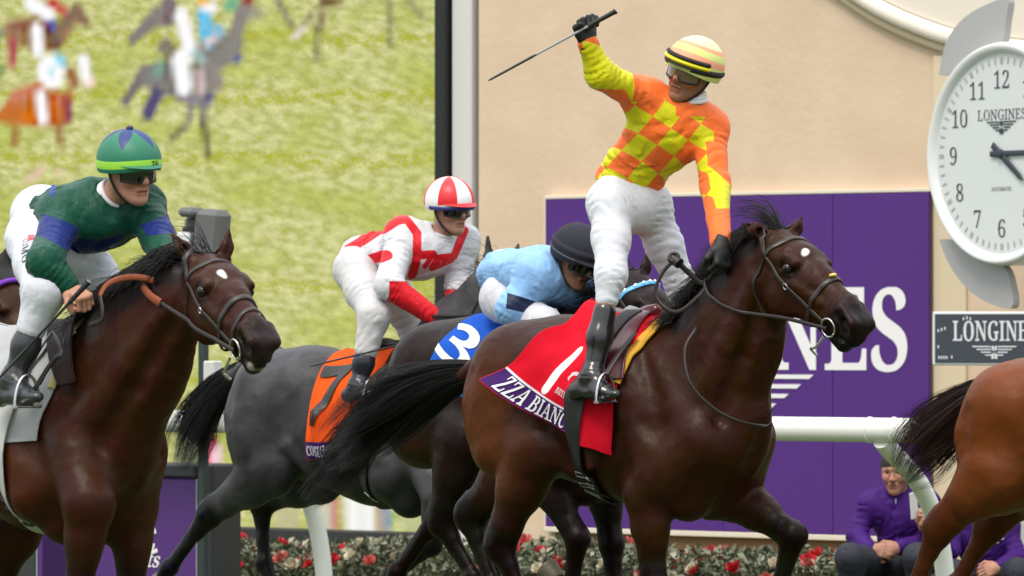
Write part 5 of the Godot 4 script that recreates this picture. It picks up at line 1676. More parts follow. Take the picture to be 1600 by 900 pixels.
# d: wrist to knuckles; n: out of the palm; across: from little finger to forefinger
static func hand_prims(b: Blob, wrist: Vector3, d: Vector3, n: Vector3, curl: float, thumb_curl := .6, fat := 1.0) -> void:
	d = d.normalized()
	n = (n - d * n.dot(d)).normalized()
	var w := n.cross(d)
	for i in 4:
		var o := (i - 1.5) * .0195
		b.cap(wrist + d * .012 + w * o * .7, wrist + d * (.082 - absf(i - 1.2) * .004) + w * o, .0155 * fat, .0125 * fat, .014)
	b.cap(wrist - d * .02, wrist + d * .03, .027 * fat, .026 * fat, .02, Vector3.ONE)
	var lens := [.032, .041, .044, .039]
	for i in 4:
		var o := (i - 1.5) * .0205
		var p := wrist + d * (.083 - absf(i - 1.2) * .004) + w * o
		var a := 0.0
		var l: float = lens[i]
		var r := (.0098 if i > 0 else .0088) * fat
		for k in 3:
			a += curl * [1.15, 1.5, 1.0][k] * (1.0 + .06 * (i - 1))
			var q: Vector3 = p + (d * cos(a) + n * sin(a)) * l
			b.cap(p, q, r, r * .9, .004)
			p = q
			r *= .92
			l *= .68
	var tp := wrist + d * .025 + w * .036 + n * .008
	var td := (d * .75 + w * .55 + n * .45).normalized()
	var tq := tp + td * .04
	b.cap(wrist + d * .015 + w * .016, tp, .02 * fat, .016 * fat, .012)
	b.cap(tp, tq, .0145 * fat, .012 * fat, .006)
	var t2 := (d * (.9 - thumb_curl * .5) + n * thumb_curl * 1.1 - w * thumb_curl * .35).normalized()
	b.cap(tq, tq + t2 * .032, .0118 * fat, .0095 * fat, .004)

static func leg_prims(b: Blob, hip: Vector3, knee: Vector3, end: Vector3, r: Array, k := .04) -> void:
	b.cap(hip, hip.lerp(knee, .5), r[0], lerpf(r[0], r[1], .55), k)
	b.cap(hip.lerp(knee, .5), knee, lerpf(r[0], r[1], .55), r[1], k)
	b.cap(knee, end, r[1], r[2], k)

# boots: shaft from under the knee to the ankle, foot to the toe
static func boot_prims(b: Blob, top: Vector3, ankle: Vector3, heel: Vector3, toe: Vector3) -> void:
	var c := top.lerp(ankle, .4)
	b.cap(top, c, .046, .050, .02)
	b.cap(c, ankle, .050, .037, .03)
	b.cap(ankle, heel, .042, .034, .03)
	var ball := heel.lerp(toe, .68)
	b.cap(heel + Vector3(0, .006, 0), ball, .034, .036, .02, Vector3(1, .9, 1))
	b.cap(ball, toe, .036, .026, .02, Vector3(1, .8, 1))
	b.cap(ankle, ball + Vector3(0, .012, 0), .042, .03, .03)

# numbers only: runs in a worker thread
func person_body(d: Dictionary) -> Dictionary:
	var out := {}
	# skin: head, neck, a core under the clothes, arms and bare hands, as one surface
	var b := Blob.new()
	head_prims(b, d.head, d.neck)
	b.cap(d.neck, d.chest, .055, .085, .04)
	b.cap(d.chest, d.waist, .085, .08, .04)
	b.cap(d.waist, d.hips[0].lerp(d.hips[1], .5), .08, .085, .04)
	for i in 2:
		b.cap(d.neck.lerp(d.chest, .6), d.shoulders[i], .05, .05, .04)
		b.cap(d.shoulders[i], d.elbows[i], .044, .036, .02)
		b.cap(d.elbows[i], d.wrists[i], .036, .025, .02)
		b.cap(d.hips[i].lerp(d.hips[1 - i], .3), d.hips[i], .08, .07, .04)
		b.cap(d.hips[i], d.knees[i], .065, .045, .03)
		b.cap(d.knees[i], d.ankles[i], .045, .032, .02)
	var boxes := []
	var t: Transform3D = d.head
	boxes.append(AABB(t.origin - Vector3(.15, .15, .15), Vector3(.3, .3, .3)))
	if not d.get("gloves", false):
		for i in 2:
			var h: Array = d.hands[i]
			if h.is_empty(): continue
			hand_prims(b, d.wrists[i], h[0], h[1], h[2], h[3])
			boxes.append(AABB(d.wrists[i] + h[0].normalized() * .07 - Vector3.ONE * .1, Vector3.ONE * .2))
	var parts := []
	# each fine box is cut out of the coarse body in turn
	var rough: Array = b.mesh(b.bounds(.04), .016, boxes[0].grow(-.035))
	if boxes.size() > 1:
		rough = cut(rough, boxes.slice(1))
	parts.append(rough)
	for i in boxes.size():
		parts.append(b.mesh(boxes[i], .0042 if i == 0 else .0034))
	var g := join(parts)
	out.blob = b
	out.skin = g
	var skin: Color = d.get("skin", Color(.42, .22, .15))
	var pt := []
	pt.append([t * Vector3(-.015, -.073, .094), t * Vector3(.015, -.073, .094), .006, .008, skin * Color(.85, .52, .5), .8])
	pt.append([t * Vector3(-.02, -.0735, .092), t * Vector3(.02, -.0735, .092), .0015, .003, skin * Color(.25, .15, .14), .9])
	for s in [-1, 1]:
		pt.append([t * Vector3(s * .042, -.035, .07), t * Vector3(s * .05, -.03, .06), .008, .03, skin * Color(1.08, .82, .78), .6])
	pt.append([t * Vector3(0, -.03, .11), t * Vector3(0, -.036, .11), .006, .02, skin * Color(1.05, .8, .76), .6])
	if d.has("stubble"):
		pt.append([t * Vector3(-.05, -.085, .04), t * Vector3(.05, -.085, .04), .03, .03, skin * Color(.45, .4, .42), d.stubble])
		pt.append([t * Vector3(0, -.1, .07), t * Vector3(0, -.06, .1), .008, .02, skin * Color(.45, .4, .42), d.stubble])
	if d.has("hair"):
		pt.append([t * Vector3(0, .07, -.04), t * Vector3(0, -.01, -.085), .085, .01, d.hair, 1.0])
	out.skin_colour = paint(g[0], skin, pt, noise(7, 30.0), .08)
	if d.get("gloves", false):
		var gb := []
		for i in 2:
			var h: Array = d.hands[i]
			if h.is_empty():
				gb.append([])
				continue
			var q := Blob.new()
			hand_prims(q, d.wrists[i], h[0], h[1], h[2], h[3], 1.16)
			q.cap(d.wrists[i] - h[0].normalized() * .015, d.wrists[i], .030, .030, .01)
			gb.append(q.mesh(q.bounds(.02), .0036, AABB(), false))
		out.gloves = gb
	# silks
	var s := Blob.new()
	s.fold = noise(int(d.sd) + 20, 5.0, FastNoiseLite.TYPE_SIMPLEX_SMOOTH, 3)
	s.fold_amp = d.get("fold", .006)
	var up: Vector3 = (d.chest - d.waist).normalized()
	var rt: Vector3 = (d.shoulders[0] - d.shoulders[1]).normalized()
	var fw: Vector3 = rt.cross(up).normalized()
	rt = up.cross(fw).normalized()
	s.axes = Transform3D(Basis(rt, up, fw), Vector3.ZERO)
	var inv := s.axes.inverse()
	var w: float = d.get("bulk", 1.0)
	s.cap(inv * d.chest, inv * d.waist, .15 * w, .122 * w, .05, Vector3(1, 1, .78))
	s.cap(inv * (d.chest + up * .05), inv * d.chest, .10 * w, .13 * w, .05, Vector3(1, 1, .8))
	s.cap(inv * d.waist, inv * (d.waist - up * d.get("hem", .05)), .118 * w, .112 * w, .03, Vector3(1, 1, .8))
	s.axes = Transform3D()
	for i in 2:
		s.cap(d.neck - up * .045, d.shoulders[i], .06, d.get("sleeve", [.068])[0] + .002, .06)
		s.cap(d.shoulders[i], d.chest - up * .05, .08, .10, .06)
		var sl: Array = d.get("sleeve", [.068, .056, .04])
		s.cap(d.shoulders[i], d.elbows[i], sl[0], sl[1], .03)
		s.cap(d.elbows[i], d.elbows[i].lerp(d.wrists[i], .93), sl[1], sl[2], .03)
		var ua: Vector3 = d.elbows[i] - d.shoulders[i]
		var fa: Vector3 = d.wrists[i] - d.elbows[i]
		s.crease(d.shoulders[i].lerp(d.elbows[i], .45), d.elbows[i], .13, ua, .034, .0065, 4.0)
		s.crease(d.elbows[i], d.wrists[i], .11, fa, .026, .0055, 4.0)
		s.crease(d.shoulders[i], d.chest, .15, (d.shoulders[i] - d.chest).cross(fw) + ua * .3, .06, .006, 3.5)
	s.crease(d.chest, d.waist, .22, rt * 1.0 + up * .55, .075, d.get("torso_fold", .013), 4.0)
	s.crease(d.waist, d.waist - up * .05, .2, up + rt * .35, .036, .013, 4.0)
	# open neck
	s.cap(d.neck + up * .005, d.neck + (t.origin - d.neck) * .6, .053, .06, .01, Vector3.ONE, true)
	var sg := s.mesh(s.bounds(.03), d.get("silk_cell", .0085))
	out.silks = sg
	out.silk_blob = s
	var uv := PackedVector2Array()
	uv.resize(sg[0].size())
	var o: Vector3 = d.uv[0]
	var eu: Vector3 = d.uv[1]
	var ev: Vector3 = d.uv[2]
	for i in sg[0].size():
		var p: Vector3 = sg[0][i] - o
		uv[i] = Vector2(p.dot(eu) + .5, .5 - p.dot(ev))
	out.silk_uv = uv
	# breeches
	var l := Blob.new()
	l.fold = noise(int(d.sd) + 40, 6.0, FastNoiseLite.TYPE_SIMPLEX_SMOOTH, 3)
	l.fold_amp = .0022
	var mid: Vector3 = d.hips[0].lerp(d.hips[1], .5)
	var r: Array = d.get("leg_r", [.098, .068, .052])
	l.cap(d.waist - up * .06, mid, .105 * w, .115 * w, .04)
	for i in 2:
		l.cap(mid, d.hips[i], .105, .10, .05)
		if d.has("seat"):
			l.cap(d.hips[i], d.hips[i] + d.seat, .098, .10, .05)
		var th: Vector3 = d.knees[i] - d.hips[i]
		l.crease(d.hips[i], d.hips[i], .19, th + rt * th.length() * .6, .032, .0095, 3.5)
		l.crease(d.hips[i].lerp(d.knees[i], .5), d.knees[i], .14, th + rt * th.length() * .35, .038, .0075, 3.5)
		l.crease(d.knees[i], d.knees[i].lerp(d.ankles[i], .5), .12, th - rt * th.length() * .3, .030, .0065, 3.5)
		leg_prims(l, d.hips[i], d.knees[i], d.knees[i].lerp(d.ankles[i], d.get("cuff", [.28, .28])[i]), r)
	out.breeches = l.mesh(l.bounds(.03), .0105)
	out.leg_blob = l
	var boots := []
	for i in 2:
		var q := Blob.new()
		boot_prims(q, d.knees[i].lerp(d.ankles[i], d.get("boot_from", [.2, .2])[i]), d.ankles[i], d.feet[i][0], d.feet[i][1])
		q.fold = noise(int(d.sd) + 60 + i, 8.0)
		q.fold_amp = .0012
		q.crease(d.ankles[i], d.ankles[i], .085, d.knees[i] - d.ankles[i], .022, .004, 2.5)
		boots.append(q.mesh(q.bounds(.02), .0085))
	out.boots = boots
	if d.has("print"):
		var pr: Array = d.print
		out.picture = picture(560, 560, func(pu: float, pv: float) -> Color: return pr[0].call(pr[1] + Vector2(pu - .5, pv - .5) * pr[2]))
	return out

static func cut(g: Array, boxes: Array) -> Array:
	var P: PackedVector3Array = g[0]
	var I := PackedInt32Array()
	var src: PackedInt32Array = g[2]
	for i in range(0, src.size(), 3):
		var c := (P[src[i]] + P[src[i + 1]] + P[src[i + 2]]) / 3.0
		var inside := false
		for bx in boxes:
			if bx.grow(-.03).has_point(c):
				inside = true
		if not inside:
			I.append_array(src.slice(i, i + 3))
	return [P, g[1], I]

# a picture computed from its colours: f takes (u, v) and returns a linear colour
func picture(w: int, h: int, f: Callable) -> Image:
	var im := Image.create(w, h, false, Image.FORMAT_RGB8)
	for y in h:
		for x in w:
			var c: Color = f.call((x + .5) / w, (y + .5) / h)
			im.set_pixel(x, y, c.linear_to_srgb())
	return im

func helmet_dome(t: Transform3D, rad := Vector3(.116, .122, .138), drop := 1.72) -> Shape:
	var s := Shape.new()
	var nu := 49
	var nv := 22
	for j in nv:
		for i in nu:
			var az := TAU * i / (nu - 1)
			# lower at the back and the sides than over the brow
			var low := drop + .16 * (1.0 - cos(az)) * .5 + .1 * pow(sin(az), 2.0)
			var ph := low * j / (nv - 1)
			var n := Vector3(sin(ph) * sin(az), cos(ph), sin(ph) * cos(az))
			s.vert(t * (Vector3(0, .028, -.008) + n * rad), t.basis.orthonormalized() * (n / rad).normalized(), Vector2(float(i) / (nu - 1), float(j) / (nv - 1)))
	for j in nv - 1:
		for i in nu - 1:
			var q := j * nu + i
			s.I.append_array(PackedInt32Array([q, q + nu, q + nu + 1, q, q + nu + 1, q + 1]))
	return s

# a band round the helmet at polar angle ph
func helmet_ring(t: Transform3D, ph0: float, ph1: float, out: float, az0 := 0.0, az1 := TAU, rad := Vector3(.116, .122, .138), tilt := 0.0) -> Shape:
	var s := Shape.new()
	var nu := 41
	var rows := []
	for j in 5:
		var f := float(j) / 4
		for i in nu:
			var az := lerpf(az0, az1, float(i) / (nu - 1))
			var ph := lerpf(ph0, ph1, f) + tilt * (1.0 - cos(az)) * .5
			var n := Vector3(sin(ph) * sin(az), cos(ph), sin(ph) * cos(az))
			var grow := out * sin(f * PI) + .001
			rows.append(t * (Vector3(0, .028, -.008) + n * (rad + Vector3.ONE * grow)))
	s.grid(rows, nu, 5)
	return s

func goggles(t: Transform3D, parent: Node, lens: Material, frame: Material) -> void:
	var s := Shape.new()
	var nu := 25
	var nv := 7
	var pts := []
	var at := func(a: float, v: float) -> Vector3:
		var notch := .017 * exp(-pow(a / .16, 2.0))
		var y := lerpf(-.036 + notch * 1.4 - .004 * cos(a * 2.0), .034, v)
		return Vector3(sin(a) * .083, y, .022 + cos(a) * .093 - absf(v - .5) * .008)
	for j in nv:
		for i in nu:
			pts.append(t * at.call(lerpf(-1.15, 1.15, float(i) / (nu - 1)), float(j) / (nv - 1)))
	s.grid(pts, nu, nv)
	obj("goggle_lens", s.mesh(), lens, parent)
	var f := Shape.new()
	var loop := []
	for i in nu: loop.append(t * at.call(lerpf(-1.15, 1.15, float(i) / (nu - 1)), 0.0))
	for i in nu: loop.append(t * at.call(lerpf(1.15, -1.15, float(i) / (nu - 1)), 1.0))
	loop.append(loop[0])
	f.tube(loop, .0045, 6)
	for e in [-1, 1]:
		var a: Vector3 = at.call(1.15 * e, .5)
		f.tube([t * a, t * Vector3(e * .09, .006, -.01), t * Vector3(e * .085, .02, -.06), t * Vector3(e * .05, .03, -.125), t * Vector3(0, .03, -.145)], .003, 6, .012, t.basis.y)
	obj("goggle_frame", f.mesh(), frame, parent)
	for e in [-1, 1]:
		var disc := Shape.new()
		disc.lathe([Vector2(0, .004), Vector2(.010, .0035), Vector2(.013, 0), Vector2(.012, -.004)], 16, t * Transform3D(Basis(Vector3(0, 0, 1), -e * PI / 2), Vector3(e * .089, .004, .012)))
		obj("goggle_vent", disc.mesh(), mat(Color(.45, .36, .03), .4), parent)
	var c := Shape.new()
	for e in [-1, 1]:
		c.tube(spline([t * Vector3(e * .092, .01, -.01), t * Vector3(e * .082, -.045, .005), t * Vector3(e * .055, -.1, .03), t * Vector3(e * .02, -.128, .06), t * Vector3(0, -.131, .066)], 5), .0022, 6, .008, t.basis.z)
	obj("chin_strap", c.mesh(), frame, parent)

func collar(d: Dictionary, material: Material, parent: Node) -> void:
	var t: Transform3D = d.head
	var up: Vector3 = (t.origin + t.basis * Vector3(0, -.06, -.025) - d.neck).normalized()
	var s := Shape.new()
	var ax := up.cross(Vector3(.2, .1, 1)).normalized()
	var az := ax.cross(up)
	for k in 3:
		var ring := []
		for i in 33:
			var a := TAU * i / 32
			ring.append(d.neck + up * (.024 + .014 * k) + (ax * cos(a) + az * sin(a)) * (.064 - .003 * k))
		s.tube(ring, .0095, 8, null, up)
	obj("collar", s.mesh(), material, parent)

func dress(d: Dictionary, r: Dictionary, label: String, at: Vector3, turn: float, group: String) -> Node3D:
	var o := thing("person", label, "person", at, turn, group)
	var g: Array = r.skin
	obj("body", arr(g[0], g[1], g[2], r.skin_colour), vmat(.5, {"subsurf_scatter_enabled": true, "subsurf_scatter_strength": .12, "metallic_specular": .4}), o)
	g = r.silks
	obj(d.get("top_name", "silks"), arr(g[0], g[1], g[2], null, r.silk_uv), d.silk_mat, o)
	g = r.breeches
	obj("breeches", arr(g[0], g[1], g[2]), d.leg_mat, o)
	for q in r.boots:
		obj("boot", arr(q[0], q[1], q[2]), d.boot_mat, o)
	if r.has("gloves"):
		for q in r.gloves:
			if not q.is_empty():
				obj("glove", arr(q[0], q[1], q[2]), mat(Color(.012, .012, .013), .6), o)
	return o

var people := {}

func add_person(key: String, d: Dictionary) -> void:
	d.job = jobs.size()
	jobs.append(person_body.bind(d))
	people[key] = d

static func seg(p: Vector2, a: Vector2, b: Vector2) -> float:
	var ba := b - a
	var h := clampf((p - a).dot(ba) / maxf(ba.length_squared(), 1e-6), 0.0, 1.0)
	return (p - a - ba * h).length()

static func inside(p: Vector2, poly: Array) -> bool:
	var c := false
	var j := poly.size() - 1
	for i in poly.size():
		var a: Vector2 = poly[i]
		var b: Vector2 = poly[j]
		if (a.y > p.y) != (b.y > p.y) and p.x < (b.x - a.x) * (p.y - a.y) / (b.y - a.y) + a.x:
			c = not c
		j = i
	return c

# above the line a-b (smaller y)
static func above(p: Vector2, a: Vector2, b: Vector2) -> bool:
	return p.y < a.y + (b.y - a.y) * (p.x - a.x) / (b.x - a.x)

const ORANGE := Color(.92, .17, .032)
const LIME := Color(.66, .62, .012)

static func checks(p: Vector2) -> Color:
	if p.x < 800 and p.y < 545 and above(p, Vector2(780, 520), Vector2(800, 545)) or p.x < 745 and p.y < 480:
		if above(p, Vector2(571, 250), Vector2(700, 285)): return ORANGE
		return LIME
	if p.x > 1190 and p.y > 740 or p.x > 1185 and p.y > 860:
		if above(p, Vector2(1183, 860), Vector2(1323, 990)): return ORANGE
		if p.y > 1050 + (1320 - p.x) * 1.75: return ORANGE
		return LIME
	if p.x > 1232: return ORANGE
	if p.x > 1030 and p.y < 610: return ORANGE
	if above(p, Vector2(790, 540), Vector2(930, 520)) and p.x < 935: return ORANGE
	if p.x >= 935 and p.x <= 1030 and p.y < 520: return ORANGE
	var q := p - Vector2(925, 685)
	var det := 95.0 * 85.0 + 65.0 * 60.0
	var i := int(round((q.x * 85.0 + q.y * 65.0) / det))
	var j := int(round((q.y * 95.0 - q.x * 60.0) / det))
	return ORANGE if (i + j) % 2 == 0 else LIME

static func green_silks(p: Vector2) -> Color:
	var green := Color(.005, .064, .037)
	var blue := Color(.005, .018, .145)
	if inside(p, [Vector2(64, 335), Vector2(120, 358), Vector2(104, 398), Vector2(50, 368)]): return blue
	if inside(p, [Vector2(214, 352), Vector2(268, 332), Vector2(270, 364), Vector2(222, 370)]): return blue
	if inside(p, [Vector2(108, 372), Vector2(150, 376), Vector2(190, 366), Vector2(195, 410), Vector2(106, 410)]): return blue * .6
	if minf(seg(p, Vector2(140, 252), Vector2(92, 272)), seg(p, Vector2(92, 272), Vector2(79, 305))) < 3.2: return blue * 1.6
	return green

static func red_silks(p: Vector2) -> Color:
	var q := (p - Vector2(440, 230)) * 3.333
	var red := Color(.66, .012, .022)
	var white := Color(.62, .63, .67)
	if q.y > 715 and q.x > 520 and q.x < 850 or q.y > 740 and q.x >= 850: return red
	if q.y > 700 and q.y <= 715 and q.x > 520 and q.x < 850: return red
	for s in [[380, 525, 590, 385, 23], [590, 385, 640, 375, 23], [640, 375, 690, 450, 23], [690, 450, 686, 545, 22], [395, 615, 525, 565, 27], [690, 545, 680, 665, 22], [690, 565, 770, 560, 22], [770, 560, 735, 620, 14], [775, 625, 800, 580, 20], [800, 580, 890, 570, 20], [780, 630, 880, 590, 14], [890, 565, 952, 430, 23], [620, 350, 730, 325, 16]]:
		if seg(q, Vector2(s[0], s[1]), Vector2(s[2], s[3])) < s[4]: return red
	return white

static func blue_silks(p: Vector2) -> Color:
	if inside(p, [Vector2(786, 458), Vector2(838, 474), Vector2(832, 494), Vector2(782, 482)]): return Color(.012, .02, .06)
	return Color(.25, .46, .78)

# fine cloth wrinkles, as a normal map
var crumple: NoiseTexture2D

func make_crumple() -> void:
	var f := noise(61, .0085, FastNoiseLite.TYPE_SIMPLEX_SMOOTH, 1)
	f.fractal_type = FastNoiseLite.FRACTAL_RIDGED
	f.domain_warp_enabled = true
	f.domain_warp_amplitude = 34.0
	f.domain_warp_frequency = .012
	crumple = noise_tex(f, 512, 9.0)

func silk_material(im: Image, rough := .42) -> StandardMaterial3D:
	var m := StandardMaterial3D.new()
	m.albedo_texture = ImageTexture.create_from_image(im)
	m.roughness = rough
	m.rim_enabled = true
	m.rim = .08
	m.rim_tint = .6
	m.metallic_specular = .3
	m.normal_enabled = true
	m.normal_scale = .5
	m.normal_texture = crumple
	m.cull_mode = BaseMaterial3D.CULL_DISABLED
	return m

func people_data() -> void:
	add_person("W", {"print": [func(p: Vector2) -> Color: return checks((p - Vector2(740, 0)) * 3.3333), Vector2(1045, 175), .8 * 384.0], "sd": 1, "gloves": true, "head": face_axes(Vector3(0.3909, 2.6234, -0.029), Vector3(0.1749, 0, 0.9863), Vector3(0.3456, 0.93, -0.1093)),
		"neck": Vector3(0.3529, 2.4878, -0.0621), "chest": Vector3(0.2716, 2.3978, -0.0292), "waist": Vector3(0.1004, 2.2179, 0.0038),
		"shoulders": [Vector3(0.229, 2.5203, 0.0898), Vector3(0.388, 2.3978, -0.134)], "elbows": [Vector3(0.2213, 2.6046, 0.339), Vector3(0.4859, 2.1591, -0.0607)], "wrists": [Vector3(0.2186, 2.7352, 0.4222), Vector3(0.7015, 1.9097, 0.16)],
		"hands": [[Vector3(0.0186, 1, 0.0505), Vector3(0.8623, 0.15, 0.4346), 1.0, .9], [Vector3(0.2379, -1, 0.1895), Vector3(-0.9143, -0.2, -0.1187), .9, .8]],
		"hips": [Vector3(0.0778, 2.0903, 0.11), Vector3(0.0861, 2.0891, -0.11)], "knees": [Vector3(0.19, 1.7955, 0.24), Vector3(0.1473, 1.7603, -0.25)], "ankles": [Vector3(0.1818, 1.3867, 0.345), Vector3(0.1181, 1.4029, -0.33)],
		"feet": [[Vector3(0.1038, 1.3242, 0.35), Vector3(0.3303, 1.316, 0.375)], [Vector3(0.0229, 1.3357, -0.34), Vector3(0.2137, 1.337, -0.36)]],
		"cuff": [.24, .26], "boot_from": [.36, .25], "leg_r": [.089, .061, .047], "sleeve": [.07, .060, .042], "skin": Color(.36, .17, .105), "stubble": .35,
		"uv": [Vector3(0.2954, 2.4613, 0.0031), Vector3(0.6182, 0, -0.7854) / .8, Vector3(0, 1.25, 0)]})
	add_person("L", {"print": [green_silks, Vector2(150, 350), .9 * 417.0], "sd": 2, "head": face_axes(Vector3(0.6272, 2.1727, -0.0737), Vector3(0.9779, -0.16, 0.1102), Vector3(0.1359, 0.97, 0.0896)),
		"neck": Vector3(0.4883, 2.0538, -0.0738), "chest": Vector3(0.4016, 2.0001, -0.0704), "hem": .03, "torso_fold": .02, "waist": Vector3(0.2828, 2.001, 0),
		"shoulders": [Vector3(0.3987, 2.0052, 0.0622), Vector3(0.5197, 2.0391, -0.2215)], "elbows": [Vector3(0.6033, 1.8213, 0.31), Vector3(0.6909, 1.9156, -0.16)], "wrists": [Vector3(0.6582, 1.7274, 0.24), Vector3(0.8834, 1.8171, -0.03)],
		"hands": [[Vector3(0.8447, -0.45, -0.2269), Vector3(-0.6028, -0.6, -0.0956), .95, .7], [Vector3(0.5656, -0.8, -0.0099), Vector3(-0.7789, -0.4, -0.0571), .9, .7]],
		"hips": [Vector3(0.3032, 1.9101, 0.12), Vector3(0.2334, 1.885, -0.12)], "knees": [Vector3(0.5783, 1.7229, 0.29), Vector3(0.2822, 1.6649, -0.28)], "ankles": [Vector3(0.4733, 1.3932, 0.35), Vector3(0.0358, 1.3166, -0.33)],
		"feet": [[Vector3(0.396, 1.3218, 0.355), Vector3(0.6408, 1.3291, 0.375)], [Vector3(-0.0941, 1.2657, -0.34), Vector3(0.1542, 1.2684, -0.36)]],
		"cuff": [.42, .3], "boot_from": [.38, .3], "leg_r": [.105, .078, .056], "bulk": 1.14, "sleeve": [.075, .064, .046], "skin": Color(.50, .25, .17),
		"uv": [Vector3(0.4617, 1.97, -0.0463), Vector3(0.562, 0, -0.8266) / .9, Vector3(0, 1.0 / .9, 0)]})
	add_person("G", {"torso_fold": .014, "print": [red_silks, Vector2(650, 400), .9 * 321.0], "sd": 3, "gloves": false, "head": face_axes(Vector3(0.6098, 2.1704, -0.0418), Vector3(0.961, -0.1, 0.2118), Vector3(0.0925, 0.98, 0.0791)),
		"neck": Vector3(0.5301, 1.9973, -0.0532), "chest": Vector3(0.4351, 1.9607, -0.0388), "waist": Vector3(0.1435, 1.9318, 0),
		"shoulders": [Vector3(0.3963, 2.0409, 0.0591), Vector3(0.551, 2.0053, -0.2013)], "elbows": [Vector3(0.4781, 1.7895, 0.26), Vector3(0.5658, 1.7732, -0.16)], "wrists": [Vector3(0.6545, 1.6257, 0.1), Vector3(0.6319, 1.6477, -0.04)],
		"hands": [[Vector3(0.8057, -0.4, -0.2844), Vector3(-0.4869, -0.7, -0.1136), .9, .7], [Vector3(0.5635, -0.8, 0.0493), Vector3(-0.7687, -0.4, -0.1382), .9, .7]],
		"hips": [Vector3(0.1413, 1.8677, 0.12), Vector3(0.113, 1.845, -0.12)], "knees": [Vector3(0.3961, 1.6474, 0.27), Vector3(0.1831, 1.5605, -0.28)], "ankles": [Vector3(0.3506, 1.307, 0.335), Vector3(0.0634, 1.2738, -0.33)],
		"feet": [[Vector3(0.2927, 1.2571, 0.34), Vector3(0.505, 1.2591, 0.36)], [Vector3(0.0037, 1.2253, -0.34), Vector3(0.1976, 1.2269, -0.36)]],
		"cuff": [.5, .4], "boot_from": [.47, .4], "leg_r": [.110, .074, .058], "bulk": 1.1, "sleeve": [.074, .066, .046], "skin": Color(.47, .25, .18), "stubble": .25,
		"uv": [Vector3(0.4441, 1.9349, 0.019), Vector3(0.6453, 0, -0.7634) / .9, Vector3(0, 1.0 / .9, 0)]})
	add_person("M", {"sd": 5, "head": face_axes(Vector3(-0.0046, 0.7821, 0.05), Vector3(-0.3, -0.1, 0.95), Vector3(-0.03, 1, 0.02), 1.0),
		"neck": Vector3(0.0073, 0.6362, -0.01), "chest": Vector3(0.016, 0.549, -0.03), "waist": Vector3(0.0311, 0.361, -0.04), "hem": .03,
		"shoulders": [Vector3(-0.1341, 0.5934, 0), Vector3(0.1686, 0.5934, 0)], "elbows": [Vector3(-0.2272, 0.4149, 0.04), Vector3(0.2487, 0.4001, 0.03)], "wrists": [Vector3(-0.1598, 0.3502, 0.2), Vector3(-0.0096, 0.3573, 0.2)],
		"hands": [[Vector3(0.9, -0.1, 0.5), Vector3(0.2, -0.3, -0.9), .5, .4], [Vector3(-0.9, -0.15, 0.45), Vector3(-0.2, -0.4, -0.9), .6, .4]],
		"hips": [Vector3(-0.0772, 0.2528, -0.04), Vector3(0.1321, 0.2528, -0.04)], "knees": [Vector3(-0.2882, 0.3094, 0.4), Vector3(0.0865, 0.3104, 0.42)], "ankles": [Vector3(-0.2565, 0.034, 0.3), Vector3(0.1018, 0.0352, 0.32)],
		"feet": [[Vector3(-0.2544, -0.0176, 0.27), Vector3(-0.2954, -0.0041, 0.5)], [Vector3(0.1043, -0.0164, 0.29), Vector3(0.1062, -0.003, 0.52)]],
		"cuff": [.86, .86], "boot_from": [.8, .8], "leg_r": [.092, .078, .062], "bulk": 1.0, "sleeve": [.058, .054, .046], "skin": Color(.44, .22, .15), "stubble": .9, "hair": Color(.012, .009, .008), "fold": .008,
		"uv": [Vector3(0.0136, 0.4781, 0), Vector3(0.985, 0, -0.17), Vector3(0, 1, 0)]})
	add_person("N", {"sd": 6, "head": face_axes(Vector3(0.4048, 0.6359, -0.02), Vector3(-0.75, -0.1, 0.6), Vector3(-0.03, 1, 0.02), 1.0),
		"neck": Vector3(0.4483, 0.503, -0.1), "chest": Vector3(0.4791, 0.4226, -0.12), "waist": Vector3(0.5171, 0.2625, -0.14), "hem": .03,
		"shoulders": [Vector3(0.3217, 0.454, -0.06), Vector3(0.6332, 0.458, -0.14)], "elbows": [Vector3(0.3, 0.3457, 0.1), Vector3(0.69, 0.288, -0.06)], "wrists": [Vector3(0.1496, 0.4638, 0.18), Vector3(0.5636, 0.239, 0.12)],
		"hands": [[Vector3(-0.5, 0.75, 0.2), Vector3(0.6, 0.4, 0.5), .75, .7], [Vector3(-0.9, -0.15, 0.45), Vector3(-0.2, -0.4, -0.9), .6, .4]],
		"hips": [Vector3(0.4084, 0.1648, -0.14), Vector3(0.6132, 0.1637, -0.16)], "knees": [Vector3(0.305, 0.2111, 0.28), Vector3(0.6545, 0.2218, 0.28)], "ankles": [Vector3(0.3247, 0.0129, 0.18), Vector3(0.6648, 0.0129, 0.18)],
		"feet": [[Vector3(0.3274, -0.0246, 0.15), Vector3(0.2708, -0.0112, 0.38)], [Vector3(0.6678, -0.0246, 0.15), Vector3(0.651, -0.0112, 0.38)]],
		"cuff": [.86, .86], "boot_from": [.8, .8], "leg_r": [.092, .078, .062], "bulk": 1.0, "sleeve": [.058, .052, .045], "skin": Color(.42, .21, .145), "hair": Color(.02, .014, .01), "fold": .008,
		"uv": [Vector3(0.4676, 0.406, 0), Vector3(0.985, 0, -0.17), Vector3(0, 1, 0)]})
